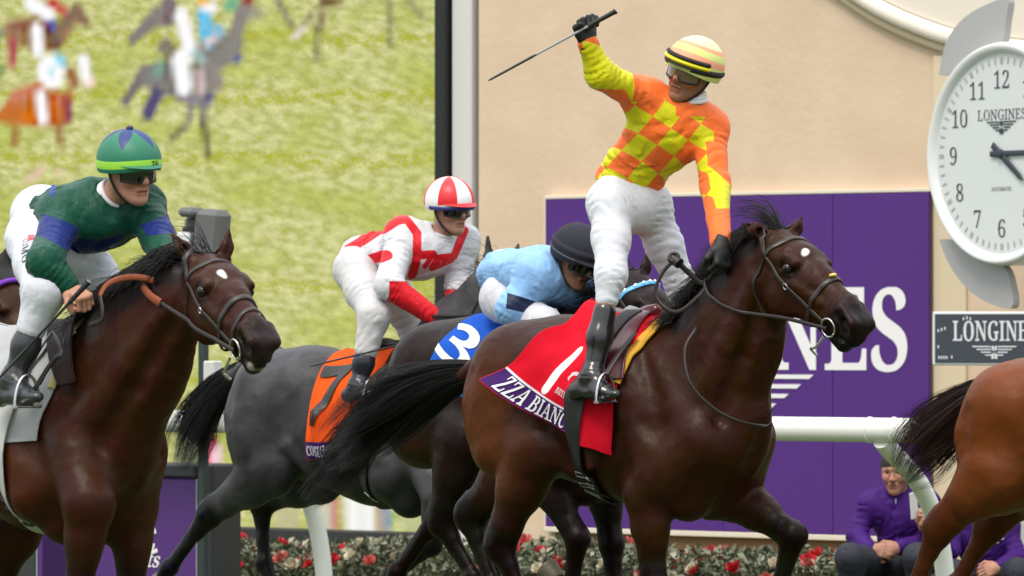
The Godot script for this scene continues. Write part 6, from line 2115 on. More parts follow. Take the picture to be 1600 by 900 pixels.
	add_person("B", {"torso_fold": .018, "print": [blue_silks, Vector2(845, 440), .9 * 355.0], "sd": 4, "gloves": true, "head": face_axes(Vector3(0.4219, 1.8929, 0.1045), Vector3(0.8816, -0.42, 0.202), Vector3(0.4504, 0.9, 0.0519)),
		"neck": Vector3(0.2997, 1.8266, 0.0935), "chest": Vector3(0.2162, 1.8102, 0.1014), "waist": Vector3(-0.0653, 1.8189, 0),
		"shoulders": [Vector3(0.2884, 1.8087, 0.2248), Vector3(0.3359, 1.7594, -0.0064)], "elbows": [Vector3(0.2215, 1.6682, 0.31), Vector3(0.3119, 1.6467, -0.12)], "wrists": [Vector3(0.3414, 1.584, 0.2), Vector3(0.475, 1.6038, -0.04)],
		"hands": [[Vector3(0.7953, -0.2, -0.3124), Vector3(-0.4906, -0.7, -0.0965), .9, .7], [Vector3(0.5649, -0.8, 0.0296), Vector3(-0.7731, -0.4, -0.1113), .9, .7]],
		"hips": [Vector3(-0.0045, 1.7151, 0.11), Vector3(-0.0716, 1.7165, -0.11)], "knees": [Vector3(0.3825, 1.5896, 0.28), Vector3(0.0006, 1.5614, -0.28)], "ankles": [Vector3(0.2485, 1.3376, 0.34), Vector3(-0.1596, 1.2712, -0.33)],
		"feet": [[Vector3(0.2009, 1.2813, 0.35), Vector3(0.4163, 1.2834, 0.36)], [Vector3(-0.2463, 1.2121, -0.34), Vector3(-0.07, 1.2138, -0.36)]],
		"cuff": [.4, .4], "boot_from": [.38, .4], "leg_r": [.105, .078, .056], "bulk": 1.12, "sleeve": [.08, .07, .046], "skin": Color(.26, .125, .08), "fold": .010,
		"uv": [Vector3(0.2631, 1.7868, 0.1668), Vector3(0.6182, 0, -0.7854) / .9, Vector3(0, 1.0 / .9, 0)]})

# peak of a helmet
func peak(t: Transform3D, long: float, material: Material, parent: Node, drop := .018) -> void:
	var s := Shape.new()
	var rows := []
	var nu := 21
	for j in 5:
		var f := float(j) / 4
		for i in nu:
			var az := lerpf(-.95, .95, float(i) / (nu - 1))
			var w := cos(az * 1.5)
			var e := maxf(0.0, w) * long * f
			rows.append(t * Vector3(sin(az) * (.114 + e * .6), .02 - drop * f * maxf(0.0, w) + .012 * cos(az), -.008 + cos(az) * (.134 + e)))
	s.grid(rows, nu, 5)
	obj("helmet_peak", s.mesh(), material, parent)

func image_mat(im: Image, rough: float, more := {}) -> StandardMaterial3D:
	var m := StandardMaterial3D.new()
	m.albedo_texture = ImageTexture.create_from_image(im)
	m.roughness = rough
	m.cull_mode = BaseMaterial3D.CULL_DISABLED
	for k in more: m.set(k, more[k])
	return m

func whip(label: String, pts: Array, at: Vector3, turn: float, light: Array) -> void:
	var o := thing("riding_whip", label, "whip", at, turn, "riding whips")
	var a: Vector3 = pts[0]
	var b: Vector3 = pts[1]
	var d := (b - a)
	var black := mat(Color(.012, .012, .013), .45)
	var s := Shape.new()
	s.tube([a, a + d * .012, a + d * .02, a + d * .1, a + d * .2, a + d * .22], [.011, .0125, .0105, .0095, .0085, .006], 10)
	obj("grip", s.mesh(), black, o)
	var s2 := Shape.new()
	s2.tube([a + d * .2, a + d * .4, a + d * .66], [.0055, .005, .0045], 8)
	obj("shaft", s2.mesh(), mat(Color(.35, .35, .36), .3) if light[0] else black, o)
	var s3 := Shape.new()
	s3.tube([a + d * .62, a + d * .66, a + d * .9, a + d * .985, b], [.005, .0075, .0085, .007, .003], 8, [.004, .0055, .005, .004, .002], Vector3(.2, .9, .3))
	obj("padded_flap", s3.mesh(), black, o)
	var s4 := Shape.new()
	s4.tube([a - d * .004, a], .0105, 10)
	obj("end_cap", s4.mesh(), mat(Color(.5, .5, .52), .3, .6), o)

func finish_people() -> void:
	make_crumple()
	var white_cloth := {"normal_enabled": true, "normal_texture": crumple, "normal_scale": .42, "uv1_triplanar": true, "uv1_scale": Vector3(1.3, 2.4, 1.3), "rim_enabled": true, "rim": .2, "rim_tint": .5}
	var black_leather := mat(Color(.011, .011, .012), .22, 0.0, {"metallic_specular": .6})
	var black_cloth := mat(Color(.012, .012, .014), .75)
	var lens := mat(Color(.006, .006, .007), .06, 0.0, {"clearcoat_enabled": true, "clearcoat": .8, "clearcoat_roughness": .04})
	var amber := mat(Color(.17, .10, .065), .07, 0.0, {"clearcoat_enabled": true, "clearcoat": 1.0, "clearcoat_roughness": .03})
	var d: Dictionary
	# --- the winner's rider
	d = people.W
	d.silk_mat = silk_material(done[d.job].picture)
	d.leg_mat = mat(Color(.66, .68, .74), .62, 0.0, white_cloth)
	d.boot_mat = black_leather
	var o := dress(d, done[d.job], "jockey in orange and yellow checked silks standing in the stirrups with one arm raised", Vector3(0.4211, 0, -20), deg_to_rad(-42), "jockeys")
	var t: Transform3D = d.head
	var dome := picture(256, 128, func(u: float, v: float) -> Color:
		var f := v + .05 * sin(u * TAU + 1.0)
		if f > .43 and f < .52 or f > .66 and f < .78: return Color(.90, .36, .20)
		if f > .52: return Color(.66, .72, .22)
		return Color(.64, .76, .40))
	obj("helmet", helmet_dome(t).mesh(), image_mat(dome, .55), o)
	obj("helmet_band", helmet_ring(t, 1.50, 1.70, .006, .5, TAU - .5).mesh(), black_cloth, o)
	obj("raised_goggles", helmet_ring(t, 1.26, 1.42, .011, -1.1, 1.1).mesh(), black_cloth, o)
	obj("raised_goggle_rim", helmet_ring(t, 1.40, 1.56, .012, -1.1, 1.1).mesh(), mat(Color(.72, .62, .01), .35), o)
	peak(t, .022, black_cloth, o, .012)
	goggles(t, o, amber, black_cloth)
	collar(d, mat(Color(.75, .76, .78), .8), o)
	whip("black riding whip held high in the gloved fist of the orange and yellow jockey", [Vector3(0.3653, 2.8502, 0.4112), Vector3(-0.0893, 2.5767, 0.6725)], Vector3(0.4211, 0, -20), deg_to_rad(-42), [true])
	# --- the rider in green
	d = people.L
	d.silk_mat = silk_material(done[d.job].picture)
	d.leg_mat = mat(Color(.64, .66, .74), .62, 0.0, white_cloth)
	d.boot_mat = mat(Color(.03, .032, .036), .3, 0.0, {"metallic_specular": .55})
	o = dress(d, done[d.job], "jockey in dark green silks with blue arm bands, leaning over the left horse", Vector3(-1.9109, 0, -18.5), deg_to_rad(-46), "jockeys")
	t = d.head
	dome = picture(384, 192, func(u: float, v: float) -> Color:
		var a := fposmod(u * 5.0 + .22, 1.0) - .5
		if v > .80 and v < .93: return Color(.34, .72, .06)
		if absf(a) < .62 * (1.0 - v / .6) or v < .08: return Color(.012, .03, .16)
		return Color(.012, .17, .095))
	obj("helmet", helmet_dome(t).mesh(), image_mat(dome, .5), o)
	var tg := letters("TG", .017, false, true, 1.4)
	print_on("helmet_lettering", tg, func(x: float, y: float) -> Array:
		var az := .25 + x / .13
		var ph := 1.49 - y / .125
		var n := Vector3(sin(ph) * sin(az), cos(ph), sin(ph) * cos(az))
		return [t * (Vector3(0, .028, -.008) + n * Vector3(.1185, .1245, .1405)), t.basis * n], mat(Color(.01, .012, .01), .6), o)
	var btn := Shape.new()
	btn.lathe([Vector2(.0, .012), Vector2(.010, .010), Vector2(.014, .004), Vector2(.013, -.002)], 14, t * Transform3D(Basis(), Vector3(0, .150, -.008)))
	obj("helmet_button", btn.mesh(), mat(Color(.01, .016, .06), .6), o)
	peak(t, .022, mat(Color(.02, .18, .1), .5), o, .012)
	goggles(t, o, lens, black_cloth)
	collar(d, mat(Color(.72, .73, .76), .8), o)
	var leg: Blob = done[d.job].leg_blob
	var down: Vector3 = (Vector3(0.5116, 1.8176, 0.3) - Vector3(0.4406, 1.9464, 0.28))
	var from: Vector3 = Vector3(0.4533, 1.8822, 0.29)
	var across: Vector3 = Vector3(0.6947, 0.2, -0.7193).normalized()
	var ink := mat(Color(.05, .06, .07), .7)
	print_on("leg_lettering", letters("LUMO", .034, false, false, 1.15), func(x: float, y: float) -> Array:
		var p := leg.stick(from + down.normalized() * x + across * y, .003)
		return [p, leg.grad(p)], ink, o)
	from = Vector3(0.4469, 1.9654, 0.27)
	print_on("leg_emblem", letters("AR", .045, false, true, .8), func(x: float, y: float) -> Array:
		var p := leg.stick(from + down.normalized() * x + across * y, .003)
		return [p, leg.grad(p)], mat(Color(.6, .01, .03), .6), o)
	var cuff := Shape.new()
	var w0: Vector3 = d.wrists[0]
	var wd: Vector3 = (w0 - d.elbows[0]).normalized()
	cuff.tube([w0 - wd * .03, w0 - wd * .002], .037, 14)
	obj("shirt_cuff", cuff.mesh(), mat(Color(.75, .76, .8), .8), o)
	whip("black riding whip pointing down from the bare hand of the green jockey", [Vector3(0.8105, 1.7496, 0.27), Vector3(0.4849, 1.3706, 0.46)], Vector3(-1.9109, 0, -18.5), deg_to_rad(-46), [false])
	# --- the rider in white and red
	d = people.G
	d.silk_mat = silk_material(done[d.job].picture)
	d.leg_mat = mat(Color(.55, .545, .56), .65, 0.0, white_cloth)
	d.boot_mat = mat(Color(.016, .018, .028), .3, 0.0, {"metallic_specular": .55})
	o = dress(d, done[d.job], "jockey in white silks with red stripes and red forearms on the grey horse", Vector3(-0.7958, 0, -24), deg_to_rad(-40), "jockeys")
	t = d.head
	dome = picture(384, 96, func(u: float, v: float) -> Color:
		if v > .90: return Color(.72, .7, .66)
		return Color(.70, .015, .025) if fposmod(u * 8.0 + 1.5, 2.0) < 1.0 else Color(.78, .78, .80))
	obj("helmet", helmet_dome(t).mesh(), image_mat(dome, .4), o)
	peak(t, .034, mat(Color(.66, .012, .022), .45), o)
	obj("helmet_band", helmet_ring(t, 1.70, 1.86, .006, -1.6, 1.6).mesh(), mat(Color(.015, .02, .16), .5), o)
	goggles(t, o, lens, black_cloth)
	collar(d, mat(Color(.70, .71, .74), .8), o)
	whip("black riding whip held level over the orange number cloth of the grey horse", [Vector3(0.9123, 1.5608, 0.3), Vector3(0.1465, 1.3996, 0.46)], Vector3(-0.7958, 0, -24), deg_to_rad(-40), [false])
	# --- the rider in pale blue
	d = people.B
	d.silk_mat = silk_material(done[d.job].picture)
	d.leg_mat = mat(Color(.56, .56, .60), .65, 0.0, white_cloth)
	d.boot_mat = black_leather
	o = dress(d, done[d.job], "jockey in pale blue silks and a dark navy cap, crouched low behind the whip rider", Vector3(0.0428, 0, -21.7), deg_to_rad(-42), "jockeys")
	t = d.head
	obj("helmet", helmet_dome(t).mesh(), mat(Color(.010, .011, .022), .85), o)
	obj("helmet_band", helmet_ring(t, 1.25, 1.5, .004).mesh(), mat(Color(.012, .013, .026), .8), o)
	obj("helmet_band", helmet_ring(t, 1.6, 1.68, .003).mesh(), mat(Color(.05, .05, .07), .6), o)
	peak(t, .02, mat(Color(.010, .011, .022), .85), o)
	goggles(t, o, lens, black_cloth)
	collar(d, mat(Color(.3, .52, .8), .8), o)
	# --- two people seated behind the rail
	for key in ["M", "N"]:
		d = people[key]
		d.silk_mat = mat(Color(.046, .010, .135), .6, 0.0, {"metallic_specular": .25})
		d.leg_mat = mat(Color(.012, .014, .026), .75)
		d.boot_mat = mat(Color(.02, .02, .02), .5)
		d.top_name = "jacket"
		o = dress(d, done[d.job], "bearded person in a purple jacket seated with clasped hands under the banner" if key == "M" else "person in a purple jacket and cap holding up a phone, behind the chestnut's hind legs", Vector3(2.1632, 0, -27.4), deg_to_rad(0), "people seated behind the rail")
		t = d.head
		var up: Vector3 = t.basis.y
		s_collar(d, d.silk_mat, o)
		var eye_mat := mat(Color(.02, .014, .01), .2)
		for e in [-1, 1]:
			var ball := SphereMesh.new()
			ball.radius = .0095
			ball.height = .019
			var eye := obj("eye", ball, eye_mat, o)
			eye.position = t * Vector3(e * .031, .003, .079)
		if key == "N":
			obj("cap", helmet_dome(t, Vector3(.094, .104, .112), 1.45).mesh(), mat(Color(.10, .025, .27), .7), o)
			peak(Transform3D(t.basis * .84, t.origin), .075, mat(Color(.10, .025, .27), .7), o, .02)
		else:
			obj("cap", helmet_dome(t, Vector3(.092, .100, .110), 1.42).mesh(), mat(Color(.013, .010, .010), .8), o)
		var zip := Shape.new()
		var mid: Vector3 = d.chest.lerp(d.waist, -.35)
		zip.box(Vector3(-.004, -.015, .0), Vector3(.004, .015, .006), .002, Transform3D(Basis(), done[d.job].silk_blob.march(mid + Vector3(-.02, 0, .5), mid + Vector3(-.02, 0, 0), .001)))
		obj("zip_pull", zip.mesh(), mat(Color(.6, .6, .62), .3, .8), o)
		var crest := Shape.new()
		var cp: Vector3 = done[d.job].silk_blob.march(Vector3(0.114, 0.5654, 0.6) if key == "M" else Vector3(0.5157, 0.4315, 0.6), Vector3(0.1747, 0.5354, -0.2) if key == "M" else Vector3(0.5957, 0.3975, -0.2), .003)
		for q in [[-.022, .02, .014], [.012, .026, .016], [-.002, .0, .02], [.018, -.004, .012], [-.012, -.024, .013]]:
			crest.box(cp + Vector3(q[0] - q[2], q[1] - .008, -.002), cp + Vector3(q[0] + q[2], q[1] + .008, .003), .003)
		obj("jacket_emblem", crest.mesh(), mat(Color(.62, .64, .74), .6), o)
	var phone := thing("phone", "pale phone held up in the hand of the person behind the chestnut's legs", "phone", Vector3(2.1632, 0, -27.4), deg_to_rad(0))
	var ph := Shape.new()
	ph.box(Vector3(-.036, -.075, -.004), Vector3(.036, .075, .004), .004, Transform3D(Basis(Vector3.UP, .9) * Basis(Vector3(0, 0, 1), .12), Vector3(0.0803, 0.5948, 0.24)))
	obj("case", ph.mesh(), mat(Color(.62, .6, .6), .3), phone)
	var bench := thing("bench", "low cream bench under the two people in purple jackets", "bench", Vector3(2.1632, 0, -27.4), deg_to_rad(0))
	var bs := Shape.new()
	bs.box(Vector3(-.30, .16, -.36), Vector3(.82, .21, .04), .01)
	obj("seat", bs.mesh(), mat(Color(.55, .48, .36), .7), bench)
	for x in [-.24, .70]:
		bs = Shape.new()
		bs.box(Vector3(x, 0, -.32), Vector3(x + .06, .158, .0), .006)
		obj("leg", bs.mesh(), mat(Color(.5, .43, .32), .7), bench)

func s_collar(d: Dictionary, material: Material, parent: Node) -> void:
	var t: Transform3D = d.head
	var up: Vector3 = (t.origin - d.neck).normalized()
	var s := Shape.new()
	var ax := up.cross(Vector3(.1, .1, 1)).normalized()
	var az := ax.cross(up)
	var rows := []
	for k in 4:
		for i in 33:
			var a := TAU * i / 32
			rows.append(d.neck + up * (-.03 + .022 * k) + (ax * cos(a) + az * sin(a)) * (.10 - .011 * k + .004 * sin(a * 5.0)))
	s.grid(rows, 33, 4)
	obj("jacket_collar", s.mesh(), material, parent)

# ---------------------------------------------------------------- tack
func strap_on(sh: Shape, b: Blob, pts: Array, w: float, th := .004, per := 6) -> void:
	var sp := spline(pts, per)
	var P := []
	var N := []
	for p in sp:
		var q := b.stick(p, .003)
		P.append(q)
		N.append(b.grad(q))
	sh.strap(P, N, w, th)

func torus(sh: Shape, c: Vector3, n: Vector3, r: float, th: float) -> void:
	var x := n.cross(Vector3(.3, .8, .4)).normalized()
	var y := n.cross(x)
	var ring := []
	for i in 25: ring.append(c + (x * cos(TAU * i / 24) + y * sin(TAU * i / 24)) * r)
	sh.tube(ring, th, 8, null, n)

func bridle(d: Dictionary, o: Dictionary) -> Node3D:
	var b: Blob = d.blob
	var t: Transform3D = d.head
	var node := thing("bridle", o.label, "bridle", d.at, d.turn, "bridles")
	var lea: Material = o.get("leather", mat(Color(.020, .013, .010), .38, 0.0, {"metallic_specular": .5}))
	var steel := mat(Color(.62, .62, .63), .22, 1.0)
	var s := Shape.new()
	strap_on(s, b, [t * Vector3(.05, -.08, -.12), t * Vector3(-.02, -.01, -.07), t * Vector3(-.05, .01, 0), t * Vector3(-.02, -.01, .07), t * Vector3(.05, -.08, .12)], .011)
	obj("headpiece", s.mesh(), lea, node)
	s = Shape.new()
	strap_on(s, b, [t * Vector3(.055, -.08, -.12), t * Vector3(.085, -.01, -.08), t * Vector3(.10, .02, 0), t * Vector3(.085, -.01, .08), t * Vector3(.055, -.08, .12)], .011, .005)
	obj("browband", s.mesh(), o.get("brow", lea), node)
	for e in [-1, 1]:
		s = Shape.new()
		strap_on(s, b, [t * Vector3(.052, -.08, e * .12), t * Vector3(.16, -.11, e * .12), t * Vector3(.30, -.145, e * .10), t * Vector3(.455, -.178, e * .09)], .0085)
		obj("cheekpiece", s.mesh(), lea, node)
		s = Shape.new()
		var bc: Vector3 = b.stick(t * Vector3(.235, -.128, e * .12), .007)
		torus(s, bc, b.grad(bc), .012, .0022)
		obj("buckle", s.mesh(), steel, node)
		s = Shape.new()
		var c: Vector3 = b.stick(t * Vector3(.49, -.186, e * .09), .008)
		torus(s, c, (t.basis * Vector3(.1, -.2, e)).normalized(), .037, .0046)
		obj("bit_ring", s.mesh(), steel, node)
	s = Shape.new()
	strap_on(s, b, [t * Vector3(.048, -.09, -.12), t * Vector3(.06, -.2, -.1), t * Vector3(.10, -.29, 0), t * Vector3(.06, -.2, .1), t * Vector3(.048, -.09, .12)], .0065)
	obj("throatlatch", s.mesh(), lea, node)
	for x in o.get("bands", [.36, .47]):
		s = Shape.new()
		var loop := []
		for i in 17:
			var a := TAU * i / 16.0
			loop.append(t * Vector3(x + .015 * cos(a) - .03 * (1.0 if x > .42 else .2) * (-cos(a) * .5 + .5) * -1.0, -.13 + cos(a) * .12, sin(a) * .10))
		strap_on(s, b, loop, .010, .004, 3)
		obj("noseband", s.mesh(), o.get("nose", lea), node)
	if o.has("shank"):
		s = Shape.new()
		s.tube(spline([t * Vector3(.50, -.20, .075), t * Vector3(.48, -.25, .078), t * Vector3(.45, -.27, .07), t * Vector3(.46, -.29, .04)], 5), .0055, 8)
		obj("bit_shank", s.mesh(), steel, node)
	for r in o.get("reins", []):
		s = Shape.new()
		var line := spline(r[0], 8)
		if r[2]:
			for i in line.size():
				if b.sample(line[i]) < .012: line[i] = b.stick(line[i], .012)
		s.tube(line, r[1], 8, r[1] * .45, Vector3(0, 0, 1) if absf((line[line.size() - 1] - line[0]).normalized().z) < .8 else Vector3.UP)
		obj("rein", s.mesh(), r[3] if r.size() > 3 else lea, node)
	return node

# a cloth that follows the barrel: corners are points near the horse's side; returns a function (u, v) -> [point, normal]
func cloth_place(d: Dictionary, corners: Array, off: float, flare: Callable, bow := 0.0) -> Callable:
	var b: Blob = d.blob
	var hc: float = 1.2 + d.dh
	var ang := []
	for c in corners: ang.append(Vector2(c.x, atan2(c.z, c.y - hc)))
	var nu := 34
	var nv := 40
	var pts := []
	for j in nv:
		for i in nu:
			var u := float(i) / (nu - 1)
			var v := float(j) / (nv - 1)
			var q: Vector2 = ang[0].lerp(ang[1], u).lerp(ang[3].lerp(ang[2], u), v)
			q.x += bow * (1.0 - u) * sin(v * PI)
			var a := Vector3(q.x, hc, 0)
			var dir := Vector3(0, cos(q.y), sin(q.y))
			var p := b.march(a + dir * .53, a, off)
			pts.append(p + dir * flare.call(u, v))
	return func(u: float, v: float) -> Array:
		var x := clampf(u, 0, .9999) * (nu - 1)
		var y := clampf(v, 0, .9999) * (nv - 1)
		var i := int(x)
		var j := int(y)
		var k := j * nu + i
		var p: Vector3 = pts[k].lerp(pts[k + 1], x - i).lerp(pts[k + nu].lerp(pts[k + nu + 1], x - i), y - j)
		var n: Vector3 = ((pts[k + nu] + pts[k + nu + 1] - pts[k] - pts[k + 1]) as Vector3).cross(pts[k + 1] + pts[k + nu + 1] - pts[k] - pts[k + nu]).normalized()
		if n.z < 0.0: n = -n
		return [p, n]

func cloth_mesh(place: Callable, u0 := 0.0, u1 := 1.0, v0 := 0.0, v1 := 1.0, th := .006, nu := 50, nv := 50) -> ArrayMesh:
	var s := Shape.new()
	var rows := []
	var back := []
	for j in nv:
		for i in nu:
			var q: Array = place.call(lerpf(u0, u1, float(i) / (nu - 1)), lerpf(v0, v1, float(j) / (nv - 1)))
			rows.append(q[0])
			back.append(q[0] - q[1] * th)
	s.grid(rows, nu, nv)
	# a hem that gives the cloth its thickness
	for e in 4:
		var edge := []
		for i in (nu if e < 2 else nv):
			var k: int = [i, (nv - 1) * nu + i, i * nu, i * nu + nu - 1][e]
			edge.append(rows[k].lerp(back[k], .5))
		s.tube(edge, th * .5, 6)
	var uv := s.UV
	for i in nu * nv: uv[i] = Vector2(lerpf(u0, u1, uv[i].x), lerpf(v0, v1, uv[i].y))
	for i in range(nu * nv, uv.size()): uv[i] = Vector2(.5, .02)
	s.UV = uv
	return s.mesh()

func stirrup(node: Node3D, foot: Vector3, toe: Vector3, top: Vector3, leather: Material) -> void:
	var steel := mat(Color(.6, .6, .62), .25, 1.0)
	var d := (toe - foot).normalized()
	var side := Vector3(0, 0, 1)
	var c := foot.lerp(toe, .74) + Vector3(0, -.012, 0)
	var s := Shape.new()
	var loop := []
	for i in 21:
		var a := PI * i / 20.0
		loop.append(c + side * cos(a) * .058 + Vector3(0, 1, 0) * (sin(a) * .115 - .022))
	s.tube(loop, .006, 8)
	s.tube([c + side * .058 + Vector3(0, -.022, 0), c - side * .058 + Vector3(0, -.022, 0)], .016, 8, .007, Vector3.UP)
	obj("stirrup_iron", s.mesh(), steel, node)
	s = Shape.new()
	s.tube(spline([c + Vector3(0, .09, 0), (c + Vector3(0, .09, 0)).lerp(top, .5) + side * .01, top], 6), .014, 8, .004, side)
	obj("stirrup_leather", s.mesh(), leather, node)

# racing saddle: seat, flap, girth
func saddle(d: Dictionary, o: Dictionary) -> Node3D:
	var node := thing("racing_saddle", o.label, "saddle", d.at, d.turn, "racing saddles")
	var b: Blob = d.blob
	var lea: Material = o.leather
	var seat := Blob.new()
	var c: Vector3 = o.seat
	var y := b.march(Vector3(c.x, c.y + .5, 0), Vector3(c.x, 1.0, 0), .0).y
	seat.cap(Vector3(c.x + .14, y + .045, 0), Vector3(c.x + .10, y + .03, 0), .022, .028, .04)
	seat.cap(Vector3(c.x + .10, y + .025, 0), Vector3(c.x - .10, y + .02, 0), .024, .03, .04, Vector3(1, .8, 1.6))
	seat.cap(Vector3(c.x - .11, y + .025, -.06), Vector3(c.x - .11, y + .025, .06), .026, .026, .04, Vector3(1, .8, 1))
	var g := seat.mesh(seat.bounds(.03), .009)
	obj("seat", arr(g[0], g[1], g[2]), lea, node)
	if o.has("flap"):
		var pl := cloth_place(d, o.flap, .036, func(u: float, v: float) -> float: return .006 * sin(v * 5.0 + u * 2.0))
		obj("flap", cloth_mesh(pl, 0, 1, 0, 1, .01, 30, 30), lea, node)
	var gp := cloth_place(d, o.girth, o.get("girth_off", .022), func(_u: float, v: float) -> float: return -(o.get("girth_off", .022) - .010) * clampf((v - .5) * 4.0, 0.0, 1.0))
	obj("girth", cloth_mesh(gp, 0, 1, 0, 1, .008, 12, 60), o.girth_mat, node)
	var bk: Array = o.get("buckles", [])
	for q in bk:
		var s := Shape.new()
		var e: Array = gp.call(q[0], q[1])
		var f: Array = gp.call(q[0], q[1] + .05)
		var along: Vector3 = (f[0] - e[0]).normalized()
		var ac: Vector3 = along.cross(e[1]).normalized()
		var m := Transform3D(Basis(ac, along, e[1]), e[0])
		s.box(Vector3(-.022, -.014, .001), Vector3(.022, -.009, .008), .002, m)
		s.box(Vector3(-.022, .009, .001), Vector3(.022, .014, .008), .002, m)
		s.box(Vector3(-.022, -.0088, .001), Vector3(-.017, .0088, .008), .002, m)
		s.box(Vector3(.017, -.0088, .001), Vector3(.022, .0088, .008), .002, m)
		obj("girth_buckle", s.mesh(), o.get("buckle_mat", mat(Color(.35, .35, .36), .3, 1.0)), node)
	return node

func finish_tack() -> void:
	var black := mat(Color(.014, .013, .013), .45)
	var brown := mat(Color(.030, .013, .009), .35, 0.0, {"metallic_specular": .55})
	var steel := mat(Color(.6, .6, .62), .25, 1.0)
	var white := mat(Color(.78, .78, .80), .7)
	var weave := {"metallic_specular": .2}
	# ------------------------------------------------ the winner
	var d: Dictionary = horses.W
	var t: Transform3D = d.head
	var ring: Vector3 = d.blob.stick(t * Vector3(.485, -.19, .09), .012)
	bridle(d, {"label": "dark leather bridle with a gold studded noseband on the winning dark bay", "shank": true, "bands": [.37],
		"reins": [[[ring, Vector3(1.0301, 1.6205, 0.17), Vector3(0.802, 1.6464, 0.15), Vector3(0.6518, 1.6956, 0.12), Vector3(0.5804, 1.768, 0.09)], .008, true],
			[[Vector3(0.5887, 1.7679, 0.1), Vector3(0.5601, 1.7113, 0.13), Vector3(0.478, 1.6472, 0.16), Vector3(0.4022, 1.6706, 0.17), Vector3(0.365, 1.7301, 0.17), Vector3(0.3972, 1.8075, 0.16), Vector3(0.4528, 1.8586, 0.15)], .009, false],
			[[Vector3(0.4528, 1.8586, 0.15), Vector3(0.4949, 1.807, 0.12), Vector3(0.5619, 1.7629, 0.1), Vector3(0.6156, 1.858, 0.06)], .013, false],
			[[Vector3(0.5867, 1.5879, 0.17), Vector3(0.5618, 1.4983, 0.22), Vector3(0.6135, 1.3632, 0.25), Vector3(0.7111, 1.2618, 0.22), Vector3(0.8099, 1.2062, 0.16), Vector3(0.8435, 1.1947, 0.04), Vector3(0.8001, 1.2547, -0.03)], .007, true]]})
	var br: Node3D = get_node("bridle")
	var s := Shape.new()
	for k in [.0, .016, .032]:
		var p: Vector3 = d.blob.stick(t * Vector3(.385, .02, .012 + k), .009)
		s.lathe([Vector2(0, .009), Vector2(.007, .006), Vector2(.009, 0), Vector2(.0085, -.004)], 12, Transform3D(Basis(Quaternion(Vector3.UP, d.blob.grad(p))), p))
	obj("noseband_studs", s.mesh(), mat(Color(.75, .5, .12), .25, 1.0), br)
	s = Shape.new()
	s.tube([Vector3(0.4326, 1.8666, 0.15), Vector3(0.4764, 1.8404, 0.15)], .022, 12)
	torus(s, Vector3(0.4545, 1.8662, 0.16), Vector3(.5, .3, .8).normalized(), .018, .008)
	obj("rein_knot", s.mesh(), black, br)
	var red := Color(.62, .006, .022)
	var im := picture(300, 360, func(u: float, v: float) -> Color:
		var p := Vector2(u, v)
		if v > .86 and u < .74:
			return Color(.75, .74, .78) if v < .875 else Color(.055, .018, .13)
		if seg(p, Vector2(.33, .50), Vector2(.33, .82)) < .036: return Color(.78, .77, .78)
		# the crest: arcs of a mane and a muzzle, and a line of script
		for a in [[.505, .68, .05, .4, 3.6], [.515, .685, .068, .2, 3.2], [.52, .69, .086, .1, 2.6]]:
			var q := (p - Vector2(a[0], a[1])) * Vector2(1.0, 1.25)
			var an := fposmod(atan2(-q.y, q.x) , TAU)
			if absf(q.length() - a[2]) < .0055 and an > a[3] and an < a[4]: return Color(.72, .62, .64)
		for a in [[.50, .715, .53, .74], [.53, .74, .56, .735], [.56, .735, .60, .75]]:
			if seg(p, Vector2(a[0], a[1]), Vector2(a[2], a[3])) < .006: return Color(.72, .62, .64)
		return red)
	var sc := thing("saddle_cloth", "red saddle cloth with a white 1 and a purple name band on the winner", "saddle cloth", d.at, d.turn, "numbered saddle cloths")
	var place := cloth_place(d, [Vector3(-0.1393, 1.6468, -0.06), Vector3(0.3251, 1.5935, -0.03), Vector3(0.2178, 1.0561, 0.3), Vector3(-0.3595, 1.336, 0.34)], .010, func(u: float, v: float) -> float:
		return .004 + .034 * (1.0 - u) + (1.0 - u * .85) * (.020 * sin(u * 10.0 + v * 6.0) * v + .016 * sin(v * 13.0 - u * 5.0) * (1.0 - u)) + .012 * absf(sin(v * 7.0 + u * 3.0)) * (1.0 - u) + .085 * pow(v, 3.0) * pow(1.0 - u, 1.5) + .004 * sin(u * 22.0 + v * 6.0) * v, .13)
	obj("cloth", cloth_mesh(place, 0, 1, 0, 1, .006, 60, 60), image_mat(im, .7, weave), sc)
	var lift := func(u: float, v: float) -> Array:
		var q: Array = place.call(u, v)
		return [q[0] + q[1] * .0035, q[1]]
	var L := letters("ZZA BIANC", .07, true, true, .95)
	print_on("name_lettering", L, func(x: float, y: float) -> Array: return lift.call(.335 + x * 1.0, .935 - y * 1.55), white, sc)
	print_on("small_lettering", letters("BREEDERS'", .026, true, true, 1.0), func(x: float, y: float) -> Array: return lift.call(.52 + x * 1.0, .785 - y * 1.5), mat(Color(.74, .6, .62), .7), sc)
	print_on("small_lettering", letters("Cup", .026, true, false, 1.0), func(x: float, y: float) -> Array: return lift.call(.55 + (x + y * .3) * 1.0, .82 - y * 1.5), mat(Color(.74, .6, .62), .7), sc)
	s = Shape.new()
	var edge := []
	var en := []
	for i in 30:
		var q: Array = place.call(.985, lerpf(.02, .55, i / 29.0))
		edge.append(q[0] + q[1] * .002)
		en.append(q[1])
	s.strap(edge, en, .020, .009)
	obj("edge_binding", s.mesh(), mat(Color(.66, .34, .02), .7), sc)
	s = Shape.new()
	var flap := []
